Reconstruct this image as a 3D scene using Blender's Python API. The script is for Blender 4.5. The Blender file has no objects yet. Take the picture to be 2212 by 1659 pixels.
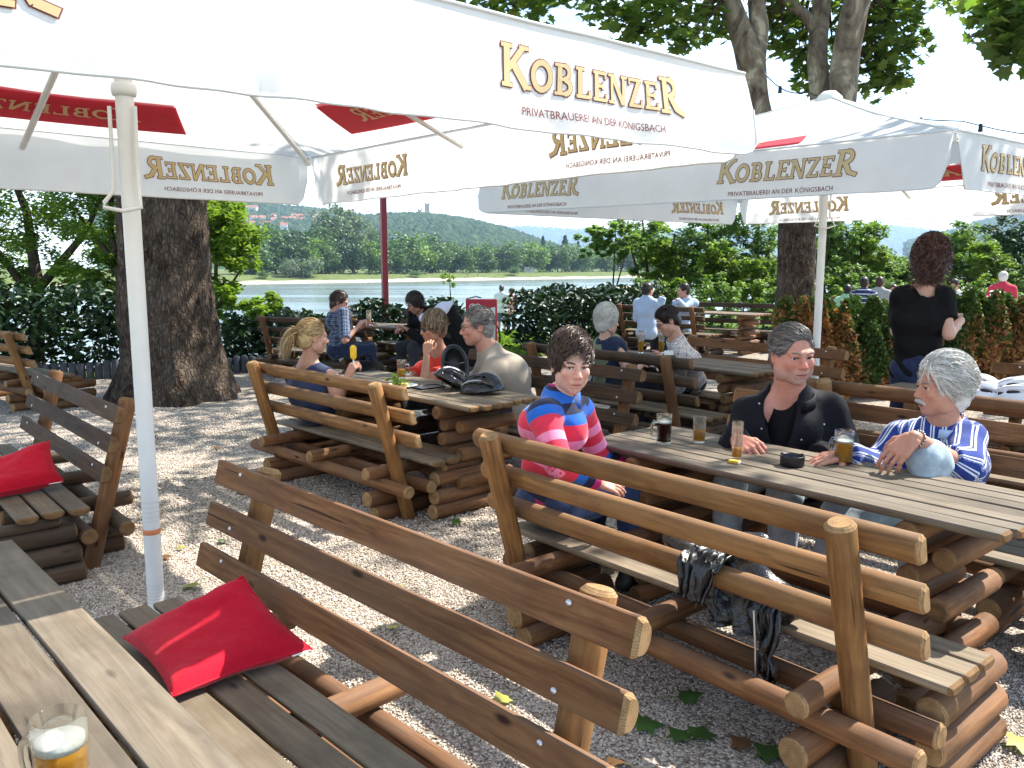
import bpy, bmesh, math, random
import numpy as np
from mathutils import Vector, Matrix, Quaternion, noise as mnoise

S = bpy.context.scene
COL = S.collection
PI = math.pi
RAD = math.radians

# ------------------------------------------------------------------ camera
EYE = 1.55
PITCH = RAD(8.1)
FPX, CXP, CYP = 1789.0, 1106.0, 829.5           # focal length and centre of the photograph, in its 2212 x 1659 scale
cam = bpy.data.cameras.new('camera')
cam.sensor_width = 36.0
cam.lens = 36.0 * FPX / 2212.0
cam.clip_start = 0.05
cam.clip_end = 20000
cam_o = bpy.data.objects.new('camera', cam)
cam_o.location = (0, 0, EYE)
cam_o.rotation_euler = (PI / 2 - PITCH, 0, 0)
COL.objects.link(cam_o)
S.camera = cam_o

# ------------------------------------------------------------------ light
SUN_AZ, SUN_EL = RAD(28), RAD(50)                 # azimuth counted from +x towards +y
SUN_DIR = Vector((math.cos(SUN_EL) * math.cos(SUN_AZ), math.cos(SUN_EL) * math.sin(SUN_AZ), math.sin(SUN_EL)))
world = bpy.data.worlds.new("World")
S.world = world
world.use_nodes = True
wn, wl = world.node_tree.nodes, world.node_tree.links
wn.clear()
w_out = wn.new('ShaderNodeOutputWorld')
w_bg = wn.new('ShaderNodeBackground')
w_bg.inputs['Strength'].default_value = 0.14
sky = wn.new('ShaderNodeTexSky')
sky.sky_type = 'NISHITA'
sky.sun_disc = False
sky.sun_elevation = SUN_EL
sky.sun_rotation = math.atan2(SUN_DIR.x, SUN_DIR.y)
sky.air_density = 1.0
sky.dust_density = 0.3
sky.ozone_density = 1.5
# thin summer clouds: streaky noise on the sky direction, thickening towards the horizon
w_tc = wn.new('ShaderNodeTexCoord')
w_sep = wn.new('ShaderNodeSeparateXYZ'); wl.new(w_tc.outputs['Generated'], w_sep.inputs[0])
w_zz = wn.new('ShaderNodeMath'); w_zz.operation = 'MAXIMUM'; w_zz.inputs[1].default_value = 0.02
wl.new(w_sep.outputs['Z'], w_zz.inputs[0])
w_dv = wn.new('ShaderNodeVectorMath'); w_dv.operation = 'DIVIDE'
w_cz = wn.new('ShaderNodeCombineXYZ')
w_za = wn.new('ShaderNodeMath'); w_za.operation = 'ADD'; w_za.inputs[1].default_value = 0.18
wl.new(w_zz.outputs[0], w_za.inputs[0])
for i in range(3): wl.new(w_za.outputs[0], w_cz.inputs[i])
wl.new(w_tc.outputs['Generated'], w_dv.inputs[0]); wl.new(w_cz.outputs[0], w_dv.inputs[1])
w_map = wn.new('ShaderNodeMapping'); w_map.inputs['Scale'].default_value = (0.8, 2.6, 1.0)
w_map.inputs['Rotation'].default_value = (0, 0, RAD(-18)); w_map.inputs['Location'].default_value = (3.3, 1.7, 0)
wl.new(w_dv.outputs[0], w_map.inputs['Vector'])
w_no = wn.new('ShaderNodeTexNoise'); w_no.inputs['Scale'].default_value = 1.6; w_no.inputs['Detail'].default_value = 7
w_no.inputs['Roughness'].default_value = 0.62
wl.new(w_map.outputs[0], w_no.inputs['Vector'])
w_rp = wn.new('ShaderNodeValToRGB')
w_rp.color_ramp.elements[0].position = 0.50; w_rp.color_ramp.elements[0].color = (0, 0, 0, 1)
w_rp.color_ramp.elements[1].position = 0.72; w_rp.color_ramp.elements[1].color = (1, 1, 1, 1)
wl.new(w_no.outputs['Fac'], w_rp.inputs['Fac'])
w_hz = wn.new('ShaderNodeMapRange'); w_hz.inputs['From Min'].default_value = 0.0; w_hz.inputs['From Max'].default_value = 0.17
w_hz.inputs['To Min'].default_value = 1.0; w_hz.inputs['To Max'].default_value = 0.04
wl.new(w_zz.outputs[0], w_hz.inputs['Value'])
w_mx = wn.new('ShaderNodeMath'); w_mx.operation = 'MAXIMUM'
wl.new(w_rp.outputs['Color'], w_mx.inputs[0]); wl.new(w_hz.outputs[0], w_mx.inputs[1])
w_mul = wn.new('ShaderNodeMath'); w_mul.operation = 'MULTIPLY'; w_mul.inputs[1].default_value = 0.75
wl.new(w_mx.outputs[0], w_mul.inputs[0])
w_mix = wn.new('ShaderNodeMixRGB'); w_mix.inputs['Color2'].default_value = (8.0, 8.4, 8.9, 1)
wl.new(w_mul.outputs[0], w_mix.inputs['Fac']); wl.new(sky.outputs['Color'], w_mix.inputs['Color1'])
wl.new(w_mix.outputs[0], w_bg.inputs['Color']); wl.new(w_bg.outputs[0], w_out.inputs['Surface'])

sl = bpy.data.lights.new('sun', 'SUN')
sl.energy = 5.0
sl.angle = RAD(0.55)
sl.color = (1.0, 0.95, 0.86)
sun = bpy.data.objects.new('sun', sl)
sun.rotation_euler = SUN_DIR.to_track_quat('Z', 'Y').to_euler()
sun.location = SUN_DIR * 60
COL.objects.link(sun)

S.view_settings.view_transform = 'Standard'
S.view_settings.look = 'None'
S.view_settings.gamma = 1.0
S.view_settings.use_curve_mapping = False
S.view_settings.exposure = 1.36
S.render.engine = 'CYCLES'
S.cycles.max_bounces = 10
S.cycles.transmission_bounces = 10
S.cycles.transparent_max_bounces = 16
S.cycles.caustics_refractive = False
S.cycles.caustics_reflective = False
S.cycles.use_denoising = True

# ------------------------------------------------------------------ helpers
RNG = np.random.default_rng(7)
random.seed(7)

def at(px, py, Y=None, Z=None):
    """point of the place seen at (px, py) of the photograph, at depth Y or at height Z"""
    fx, fu = (px - CXP) / FPX, -(py - CYP) / FPX
    d = (fx, math.cos(PITCH) + fu * math.sin(PITCH), -math.sin(PITCH) + fu * math.cos(PITCH))
    t = Y / d[1] if Y is not None else (Z - EYE) / d[2]
    return Vector((d[0] * t, d[1] * t, EYE + d[2] * t))

ORDW = 'first second third fourth fifth sixth seventh eighth ninth tenth eleventh twelfth thirteenth fourteenth fifteenth sixteenth seventeenth eighteenth nineteenth twentieth twenty-first twenty-second twenty-third twenty-fourth twenty-fifth'.split()
def empty(name, loc=(0, 0, 0), rz=0.0):
    o = bpy.data.objects.new(name, None)
    o.empty_display_size = 0.1
    o.location = loc; o.rotation_euler = (0, 0, rz)
    COL.objects.link(o)
    return o

def tag(o, label=None, cat=None, group=None, kind=None):
    if label: o['label'] = label
    if cat: o['category'] = cat
    if group: o['group'] = group
    if kind: o['kind'] = kind
    return o

def thing(name, label, cat, loc=(0, 0, 0), rz=0.0, group=None):
    return tag(empty(name, loc, rz), label, cat, group)

def link(name, me, parent=None, loc=None, rot=None, mats=None):
    o = bpy.data.objects.new(name, me)
    if mats is not None and not me.materials:
        for m in (mats if isinstance(mats, (list, tuple)) else [mats]): me.materials.append(m)
    COL.objects.link(o)
    if parent: o.parent = parent
    if loc is not None: o.location = loc
    if rot is not None: o.rotation_euler = rot
    return o

def mesh(name, verts, faces, mats=None, smooth=False, fmat=None):
    me = bpy.data.meshes.new(name)
    me.from_pydata([tuple(v) for v in verts], [], [tuple(f) for f in faces])
    if mats is not None:
        for m in (mats if isinstance(mats, (list, tuple)) else [mats]): me.materials.append(m)
    if smooth: me.polygons.foreach_set('use_smooth', [True] * len(me.polygons))
    if fmat is not None: me.polygons.foreach_set('material_index', list(fmat))
    me.update()
    return me

def np_mesh(name, V, Q, mats=None, smooth=False):
    """fast mesh from numpy: V (n,3), Q (m,k) with equal-sided faces"""
    me = bpy.data.meshes.new(name)
    V = np.ascontiguousarray(V, dtype=np.float32); Q = np.ascontiguousarray(Q, dtype=np.int32)
    k = Q.shape[1]
    me.vertices.add(len(V)); me.vertices.foreach_set('co', V.ravel())
    me.loops.add(Q.size); me.loops.foreach_set('vertex_index', Q.ravel())
    me.polygons.add(len(Q))
    me.polygons.foreach_set('loop_start', np.arange(0, Q.size, k, dtype=np.int32))
    me.polygons.foreach_set('loop_total', np.full(len(Q), k, dtype=np.int32))
    if smooth: me.polygons.foreach_set('use_smooth', np.ones(len(Q), dtype=bool))
    if mats is not None:
        for m in (mats if isinstance(mats, (list, tuple)) else [mats]): me.materials.append(m)
    me.update(calc_edges=True)
    me.validate()
    return me

def copy_tree(o, parent=None):
    """a thing, its parts and their sub-parts; mesh data stay shared"""
    c = o.copy(); COL.objects.link(c)
    c.parent = parent
    for ch in list(o.children): copy_tree(ch, c)
    return c

class MB:
    """collects simple shapes into ONE mesh"""
    def __init__(s): s.v, s.f, s.m, s.sm = [], [], [], []
    def add(s, verts, faces, mat=0, smooth=False):
        b = len(s.v); s.v += [tuple(v) for v in verts]
        for f in faces:
            s.f.append(tuple(i + b for i in f)); s.m.append(mat); s.sm.append(smooth)
    def box(s, c, d, mat=0, rot=None, bev=0.0):
        x, y, z = d[0] / 2, d[1] / 2, d[2] / 2
        if bev > 0:
            b = min(bev, x * .9, y * .9, z * .9); P = []
            for sz in (-1, 1):
                for (ix, iy) in ((-1, -1), (1, -1), (1, 1), (-1, 1)):
                    P.append((ix * (x - b), iy * (y - b), sz * z))
            for sz in (-1, 1):
                for (ix, iy) in ((-1, -1), (1, -1), (1, 1), (-1, 1)):
                    P.append((ix * (x - b), iy * y, sz * (z - b))); P.append((ix * x, iy * (y - b), sz * (z - b)))
            me = bmesh.new(); vs = [me.verts.new(p) for p in P]
            bmesh.ops.convex_hull(me, input=vs)
            me.verts.index_update()
            vv = [v.co.copy() for v in me.verts]; ff = [[v.index for v in f.verts] for f in me.faces]
            me.free()
        else:
            vv = [Vector((ix, iy, iz)) for iz in (-z, z) for (ix, iy) in ((-x, -y), (x, -y), (x, y), (-x, y))]
            ff = [(3, 2, 1, 0), (4, 5, 6, 7), (0, 1, 5, 4), (1, 2, 6, 5), (2, 3, 7, 6), (3, 0, 4, 7)]
        if rot is not None:
            R = rot if isinstance(rot, Matrix) else Matrix.Rotation(rot, 3, 'Z')
            vv = [R @ v for v in vv]
        c = Vector(c)
        s.add([v + c for v in vv], ff, mat)
        return s
    def tube(s, pts, rads, n=10, mat=0, smooth=True, caps=True, capmat=None, squash=1.0):
        pts = [Vector(p) for p in pts]
        if not isinstance(rads, (list, tuple)): rads = [rads] * len(pts)
        verts, faces = [], []
        ref = None
        for i, p in enumerate(pts):
            t = (pts[min(i + 1, len(pts) - 1)] - pts[max(i - 1, 0)]).normalized()
            if ref is None:
                ref = Vector((0, 0, 1)) if abs(t.z) < .9 else Vector((1, 0, 0))
            a = ref - t * ref.dot(t)
            if a.length < 1e-6: a = t.orthogonal()
            a.normalize(); ref = a
            b = t.cross(a)
            for k in range(n):
                an = 2 * PI * k / n
                verts.append(p + (a * math.cos(an) + b * math.sin(an) * squash) * rads[i])
        for i in range(len(pts) - 1):
            for k in range(n):
                k2 = (k + 1) % n
                faces.append((i * n + k, i * n + k2, (i + 1) * n + k2, (i + 1) * n + k))
        s.add(verts, faces, mat, smooth)
        if caps:
            cm = mat if capmat is None else capmat
            L = len(pts) - 1
            s.add(verts[:n], [tuple(range(n - 1, -1, -1))], cm, False)
            s.add(verts[L * n:], [tuple(range(n))], cm, False)
        return s
    def lathe(s, prof, n=20, c=(0, 0, 0), mat=0, smooth=True, close=False):
        verts, faces = [], []
        c = Vector(c)
        for (r, z) in prof:
            for k in range(n):
                a = 2 * PI * k / n
                verts.append((c.x + r * math.cos(a), c.y + r * math.sin(a), c.z + z))
        m = len(prof)
        for i in range(m - 1 + (1 if close else 0)):
            i2 = (i + 1) % m
            for k in range(n):
                k2 = (k + 1) % n
                faces.append((i * n + k, i * n + k2, i2 * n + k2, i2 * n + k))
        s.add(verts, faces, mat, smooth)
        return s
    def ball(s, c, r, n=10, m=7, mat=0):
        r = (r, r, r) if not isinstance(r, (tuple, list)) else r
        prof = [(max(math.sin(PI * i / m), 1e-4), -math.cos(PI * i / m)) for i in range(m + 1)]
        b = len(s.v); s.lathe(prof, n, (0, 0, 0), mat)
        for i in range(b, len(s.v)):
            v = s.v[i]; s.v[i] = (c[0] + v[0] * r[0], c[1] + v[1] * r[1], c[2] + v[2] * r[2])
        return s
    def mesh(s, name, mats=None):
        me = mesh(name, s.v, s.f, mats, False, s.m)
        me.polygons.foreach_set('use_smooth', s.sm)
        return me
    def obj(s, name, mats=None, parent=None, loc=None, rot=None):
        return link(name, s.mesh(name, mats), parent, loc, rot)

# ------------------------------------------------------------------ materials
class NT:
    def __init__(s, name):
        s.m = bpy.data.materials.new(name); s.m.use_nodes = True
        s.n, s.l = s.m.node_tree.nodes, s.m.node_tree.links
        s.b = s.n['Principled BSDF']; s.out = s.n['Material Output']
    def new(s, t, **kw):
        n = s.n.new(t)
        for k, v in kw.items(): setattr(n, k, v)
        return n
    def lk(s, a, b): s.l.new(a, b)
    def math(s, op, a, b=None, c=None):
        n = s.new('ShaderNodeMath', operation=op)
        for i, x in enumerate((a, b, c)):
            if x is None: continue
            if isinstance(x, (int, float)): n.inputs[i].default_value = x
            else: s.lk(x, n.inputs[i])
        return n.outputs[0]
    def coord(s, kind='Object', scale=(1, 1, 1), rnd=0.0, loc=(0, 0, 0), rot=(0, 0, 0)):
        tc = s.new('ShaderNodeTexCoord'); v = tc.outputs[kind]
        if rnd:
            oi = s.new('ShaderNodeObjectInfo')
            ad = s.new('ShaderNodeVectorMath', operation='ADD')
            ml = s.new('ShaderNodeVectorMath', operation='MULTIPLY')
            cb = s.new('ShaderNodeCombineXYZ')
            for i in range(3): s.lk(oi.outputs['Random'], cb.inputs[i])
            s.lk(cb.outputs[0], ml.inputs[0]); ml.inputs[1].default_value = (rnd, rnd * 1.7, rnd * .6)
            s.lk(v, ad.inputs[0]); s.lk(ml.outputs[0], ad.inputs[1]); v = ad.outputs[0]
        mp = s.new('ShaderNodeMapping')
        mp.inputs['Scale'].default_value = scale; mp.inputs['Location'].default_value = loc; mp.inputs['Rotation'].default_value = rot
        s.lk(v, mp.inputs['Vector'])
        return mp.outputs[0]
    def noise(s, vec, scale, detail=4, rough=0.55, dist=0.0):
        n = s.new('ShaderNodeTexNoise')
        n.inputs['Scale'].default_value = scale; n.inputs['Detail'].default_value = detail
        n.inputs['Roughness'].default_value = rough; n.inputs['Distortion'].default_value = dist
        s.lk(vec, n.inputs['Vector'])
        return n.outputs['Fac']
    def ramp(s, fac, stops, interp='LINEAR'):
        r = s.new('ShaderNodeValToRGB'); cr = r.color_ramp; cr.interpolation = interp
        while len(cr.elements) < len(stops): cr.elements.new(0.5)
        for e, (p, c) in zip(cr.elements, stops):
            e.position = p
            e.color = (c, c, c, 1) if isinstance(c, (int, float)) else (*c, 1)
        s.lk(fac, r.inputs['Fac'])
        return r.outputs['Color']
    def mix(s, fac, a, b, blend='MIX'):
        n = s.new('ShaderNodeMixRGB', blend_type=blend)
        for i, x in enumerate((fac, a, b)):
            if isinstance(x, (int, float)):
                n.inputs[i].default_value = x if i == 0 else (x, x, x, 1)
            elif isinstance(x, tuple): n.inputs[i].default_value = (*x, 1)
            else: s.lk(x, n.inputs[i])
        return n.outputs[0]
    def rand(s): return s.new('ShaderNodeObjectInfo').outputs['Random']
    def bump(s, h, strength=0.3, dist=0.01):
        n = s.new('ShaderNodeBump'); n.inputs['Strength'].default_value = strength; n.inputs['Distance'].default_value = dist
        s.lk(h, n.inputs['Height']); s.lk(n.outputs[0], s.b.inputs['Normal'])
    def col(s, c):
        if isinstance(c, tuple): s.b.inputs['Base Color'].default_value = (*c, 1)
        else: s.lk(c, s.b.inputs['Base Color'])
        return s
    def rough(s, r):
        if isinstance(r, (int, float)): s.b.inputs['Roughness'].default_value = r
        else: s.lk(r, s.b.inputs['Roughness'])
        return s
    def spec(s, v): s.b.inputs['Specular IOR Level'].default_value = v; return s

def plain(name, c, rough=0.6, spec=0.3, metal=0.0, var=0.12, scale=30, bump=0.0):
    """a plain coloured surface with slight mottling"""
    t = NT(name)
    n = t.noise(t.coord('Object', rnd=9.0), scale, 4)
    lo = tuple(x * (1 - var) for x in c); hi = tuple(min(1, x * (1 + var)) for x in c)
    t.col(t.ramp(n, [(0.3, lo), (0.7, hi)])).rough(rough).spec(spec)
    t.b.inputs['Metallic'].default_value = metal
    if bump: t.bump(n, bump, 0.003)
    return t.m

def wood(name, dark, mid, light, grain=1.0, rough=0.75, grey=None, knots=True, weather=.8):
    """weathered timber, the grain runs along local x"""
    t = NT(name)
    v = t.coord('Object', (1.6, 22, 22), rnd=13.0)
    n1 = t.noise(v, 2.2, 6, 0.6, 0.6)
    v2 = t.coord('Object', (0.8, 3.2, 3.2), rnd=13.0)
    n2 = t.noise(v2, 2.0, 3, 0.5, 0.2)
    c = t.ramp(n1, [(0.28, dark), (0.5, mid), (0.72, light)])
    c = t.mix(t.ramp(n2, [(0.35, 0.0), (0.7, 0.55)]), c, grey if grey else tuple(x * .6 for x in mid))
    rv = t.rand()
    c = t.mix(1.0, c, t.ramp(rv, [(0, 0.78), (1, 1.16)]), 'MULTIPLY')
    if knots:
        vo = t.new('ShaderNodeTexVoronoi'); vo.inputs['Scale'].default_value = 2.3; vo.inputs['Randomness'].default_value = 1.0
        t.lk(t.coord('Object', (1.5, 4.2, 4.2), rnd=5.0), vo.inputs['Vector'])
        k = t.ramp(vo.outputs['Distance'], [(0.05, 1.0), (0.13, 0.0)])
        c = t.mix(k, c, tuple(x * .33 for x in dark))
    # upward faces are greyed by rain and sun
    gn = t.new('ShaderNodeNewGeometry'); gz = t.new('ShaderNodeSeparateXYZ'); t.lk(gn.outputs['Normal'], gz.inputs[0])
    wv = t.noise(t.coord('Object', (2.2, 9, 9), rnd=7.0), 2.4, 5, 0.65)
    wf = t.math('MULTIPLY', t.ramp(gz.outputs['Z'], [(0.45, 0.0), (0.9, 1.0)]), t.ramp(wv, [(0.32, 0.25), (0.6, 0.9)]))
    c = t.mix(t.math('MULTIPLY', wf, weather), c, tuple(.45 * x + .55 * y for x, y in zip(mid, (0.13, 0.115, 0.098))))
    st_ = t.noise(t.coord('Object', (1, 1, 1), rnd=17.0), 3.0, 4, 0.6)
    c = t.mix(t.ramp(st_, [(0.50, 0.0), (0.72, 0.65)]), c, tuple(x * .42 for x in mid))
    # dark checks (drying cracks) along the grain
    ck = t.noise(t.coord('Object', (0.9, 30, 30), rnd=21.0), 1.7, 2, 0.4)
    kf = t.ramp(ck, [(0.70, 0.0), (0.735, 0.85)])
    c = t.mix(kf, c, tuple(x * .25 for x in dark))
    t.col(c).rough(rough).spec(0.22)
    t.bump(t.mix(kf, n1, 0.0), 0.35, 0.004)
    return t.m

def endgrain(name, a, b):
    t = NT(name)
    g = t.new('ShaderNodeTexCoord')
    v = t.coord('Object', (1, 1, 1), rnd=3.0)
    w = t.new('ShaderNodeTexWave', wave_type='RINGS', rings_direction='X')
    w.inputs['Scale'].default_value = 55; w.inputs['Distortion'].default_value = 2.5; w.inputs['Detail'].default_value = 3; w.inputs['Detail Scale'].default_value = 2
    t.lk(g.outputs['Object'], w.inputs['Vector'])
    n = t.noise(v, 26, 4)
    c = t.mix(t.ramp(w.outputs['Fac'], [(0.2, 0.0), (0.9, 0.6)]), a, b)
    c = t.mix(t.ramp(n, [(0.4, 0.0), (0.75, 0.6)]), c, tuple(x * .45 for x in b))
    t.col(c).rough(0.85).spec(0.15)
    return t.m

def fabric(name, c, transl=0.0, var=0.06, scale=14, bump=0.25, rough=0.85, weave=True, tcol=None):
    t = NT(name)
    v = t.coord('Object', rnd=4.0)
    n = t.noise(v, scale, 5, 0.6)
    lo = tuple(x * (1 - var) for x in c); hi = tuple(min(.9, x * (1 + var)) for x in c)
    cc = t.ramp(n, [(0.3, lo), (0.7, hi)])
    t.col(cc).rough(rough).spec(0.15)
    t.b.inputs['Sheen Weight'].default_value = 0.15
    if bump: t.bump(n, bump, 0.012)
    if transl:
        tr = t.new('ShaderNodeBsdfTranslucent'); mx = t.new('ShaderNodeMixShader')
        if tcol: tr.inputs['Color'].default_value = (*tcol, 1)
        else: t.lk(cc, tr.inputs['Color'])
        mx.inputs[0].default_value = transl
        t.lk(t.b.outputs[0], mx.inputs[1]); t.lk(tr.outputs[0], mx.inputs[2]); t.lk(mx.outputs[0], t.out.inputs['Surface'])
    return t.m

def leafmat(name, dark, light, transl=0.35, spec=0.3, rough=0.5, yellow=None):
    """leaf: tone varies from leaf to leaf (random per island) and along it"""
    t = NT(name)
    g = t.new('ShaderNodeNewGeometry')
    c = t.ramp(g.outputs['Random Per Island'], [(0.0, dark), (0.75, light), (1.0, yellow if yellow else light)])
    n = t.noise(t.coord('Object'), 0.9, 2)
    c = t.mix(1.0, c, t.ramp(n, [(0.35, 0.75), (0.65, 1.15)]), 'MULTIPLY')
    t.col(c).rough(rough).spec(spec)
    tr = t.new('ShaderNodeBsdfTranslucent'); mx = t.new('ShaderNodeMixShader')
    c2 = t.mix(1.0, c, (1.25, 1.35, 0.55), 'MULTIPLY')
    t.lk(c2, tr.inputs['Color']); mx.inputs[0].default_value = transl
    t.lk(t.b.outputs[0], mx.inputs[1]); t.lk(tr.outputs[0], mx.inputs[2]); t.lk(mx.outputs[0], t.out.inputs['Surface'])
    return t.m

M = {}
M['wood_gold'] = wood('golden_log', (0.105, 0.042, 0.013), (0.25, 0.112, 0.033), (0.385, 0.195, 0.064), weather=.85, grey=(0.25, 0.155, 0.075))
M['wood_brown'] = wood('brown_log', (0.088, 0.034, 0.013), (0.185, 0.078, 0.028), (0.285, 0.138, 0.054), weather=.6, grey=(0.15, 0.095, 0.055))
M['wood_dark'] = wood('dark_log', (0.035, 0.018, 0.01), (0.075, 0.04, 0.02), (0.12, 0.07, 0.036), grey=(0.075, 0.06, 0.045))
M['wood_grey'] = wood('weathered_plank', (0.085, 0.064, 0.043), (0.155, 0.120, 0.082), (0.225, 0.182, 0.128), grey=(0.16, 0.138, 0.11), weather=.25)
M['wood_seat'] = wood('seat_plank', (0.12, 0.085, 0.052), (0.20, 0.15, 0.095), (0.30, 0.235, 0.155), grey=(0.17, 0.145, 0.11), weather=.3)
M['end_gold'] = endgrain('golden_end', (0.36, 0.23, 0.11), (0.20, 0.10, 0.04))
M['end_brown'] = endgrain('brown_end', (0.22, 0.13, 0.06), (0.11, 0.05, 0.02))
M['canvas'] = fabric('white_canvas', (0.82, 0.82, 0.80), transl=0.42, var=0.03, scale=5, bump=0.25)
M['gold_print'] = fabric('gold_print', (0.76, 0.60, 0.32), transl=0.35, var=0.03, bump=0)
M['maroon_print'] = fabric('maroon_print', (0.20, 0.05, 0.05), transl=0.25, var=0.03, bump=0)
M['red_print'] = fabric('red_print', (0.58, 0.03, 0.06), transl=0.42, var=0.05, bump=0)
M['white_metal'] = plain('white_painted_metal', (0.72, 0.71, 0.68), 0.35, 0.4, var=0.04, scale=8)
M['cushion_red'] = fabric('red_cushion_cloth', (0.50, 0.005, 0.022), var=0.1, scale=60, bump=0.2)
# ================================================================== THE SETTING
def river_d(x, y):            # metres beyond the near bank's edge
    return (x + 6) * -0.72 + (y - 24) * 0.69
SH_O, SH_U, SH_N = np.array([-84., 255.]), np.array([0.69, 0.724]), np.array([-0.724, 0.69])
WATER_Z = -4.0

def ground_mat():
    t = NT('lawn')
    v = t.coord('Object')
    n = t.noise(v, 1.3, 6, 0.6)
    n2 = t.noise(v, 40, 3)
    c = t.ramp(n, [(0.3, (0.07, 0.12, 0.025)), (0.6, (0.12, 0.18, 0.04)), (0.75, (0.22, 0.20, 0.09))])
    c = t.mix(1.0, c, t.ramp(n2, [(0.3, 0.6), (0.7, 1.2)]), 'MULTIPLY')
    t.col(c).rough(0.9).spec(0.1); t.bump(n2, 0.6, 0.03)
    return t.m

def gravel_mat():
    t = NT('gravel')
    v = t.coord('Object')
    vo = t.new('ShaderNodeTexVoronoi'); vo.inputs['Scale'].default_value = 78; t.lk(v, vo.inputs['Vector'])
    vo2 = t.new('ShaderNodeTexVoronoi'); vo2.inputs['Scale'].default_value = 26; t.lk(v, vo2.inputs['Vector'])
    sp = t.new('ShaderNodeSeparateColor'); t.lk(vo.outputs['Color'], sp.inputs[0])
    c = t.ramp(sp.outputs[0], [(0.0, (0.26, 0.205, 0.155)), (0.35, (0.43, 0.365, 0.30)), (0.7, (0.56, 0.49, 0.41)), (1.0, (0.68, 0.61, 0.53))])
    ed = t.ramp(vo.outputs['Distance'], [(0.35, 1.0), (0.8, 0.40)])
    c = t.mix(1.0, c, ed, 'MULTIPLY')
    # brown litter: bud scales and bits of bark blown under the trees
    n = t.noise(v, 0.9, 5, 0.65)
    n3 = t.noise(v, 45, 3, 0.6)
    sepc = t.new('ShaderNodeSeparateXYZ'); t.lk(v, sepc.inputs[0])
    far = t.ramp(t.math('MULTIPLY', sepc.outputs['Y'], 0.1), [(0.40, 0.0), (0.95, 0.55)])
    lit = t.math('MULTIPLY', t.ramp(n3, [(0.50, 0.0), (0.62, 1.0)]), t.math('ADD', t.ramp(n, [(0.42, 0.0), (0.68, 0.75)]), far))
    c = t.mix(lit, c, (0.095, 0.062, 0.042))
    t.col(c).rough(0.95).spec(0.1)
    h = t.math('SUBTRACT', 1.0, vo.outputs['Distance'])
    h = t.math('ADD', h, t.math('MULTIPLY', vo2.outputs['Distance'], -0.6))
    t.bump(h, 0.9, 0.012)
    return t.m
M['lawn'] = ground_mat(); M['gravel'] = gravel_mat()

# lawn and bank: one sheet that falls to the river bed
gx = np.linspace(-120, 140, 105); gy = np.linspace(-12, 190, 90)
X, Y = np.meshgrid(gx, gy)
D = river_d(X, Y)
Z = np.where(D < 0, -.85 * np.clip((D + 8.5) / 4, 0, 1), -.85 - 5.0 * np.clip(D / 14, 0, 1) ** 0.9) - 0.012
Z += np.where(D > 0, 0.12 * np.sin(X * .7) * np.sin(Y * .9), 0)
V = np.stack([X.ravel(), Y.ravel(), Z.ravel()], 1)
nx, ny = len(gx), len(gy)
I = (np.arange(ny - 1)[:, None] * nx + np.arange(nx - 1)[None]).ravel()
Q = np.stack([I, I + 1, I + nx + 1, I + nx], 1)
tag(link('ground', np_mesh('ground', V, Q, M['lawn'], True)), kind='structure')

# gravel yard up to the hedges, gently uneven
HEDGE_LINE = [(-14, 8.8), (-6.8, 11.2), (-3.2, 12.5), (-0.8, 13.4), (0.3, 14.3), (2.6, 16.6), (4.6, 18.2), (16, 24)]
def hedge_y(x):
    for (x0, y0), (x1, y1) in zip(HEDGE_LINE, HEDGE_LINE[1:]):
        if x0 <= x <= x1: return y0 + (y1 - y0) * (x - x0) / (x1 - x0)
    return HEDGE_LINE[0][1] if x < -14 else HEDGE_LINE[-1][1]
xs = np.linspace(-14, 16, 91); ts = np.linspace(0, 1, 70)
V = []
for t_ in ts:
    for x in xs:
        y1 = hedge_y(x); y = -4 + (y1 + 4) * t_
        z = 0.012 * mnoise.noise((x * .8, y * .8, 3.1)) + 0.008 * mnoise.noise((x * 2.4, y * 2.4, 1.1))
        V.append((x, y, z + 0.004))
nx, ny = len(xs), len(ts)
I = (np.arange(ny - 1)[:, None] * nx + np.arange(nx - 1)[None]).ravel()
tag(link('gravel_yard', np_mesh('gravel_yard', np.array(V), np.stack([I, I + 1, I + nx + 1, I + nx], 1), M['gravel'], True)), kind='structure')

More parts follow.
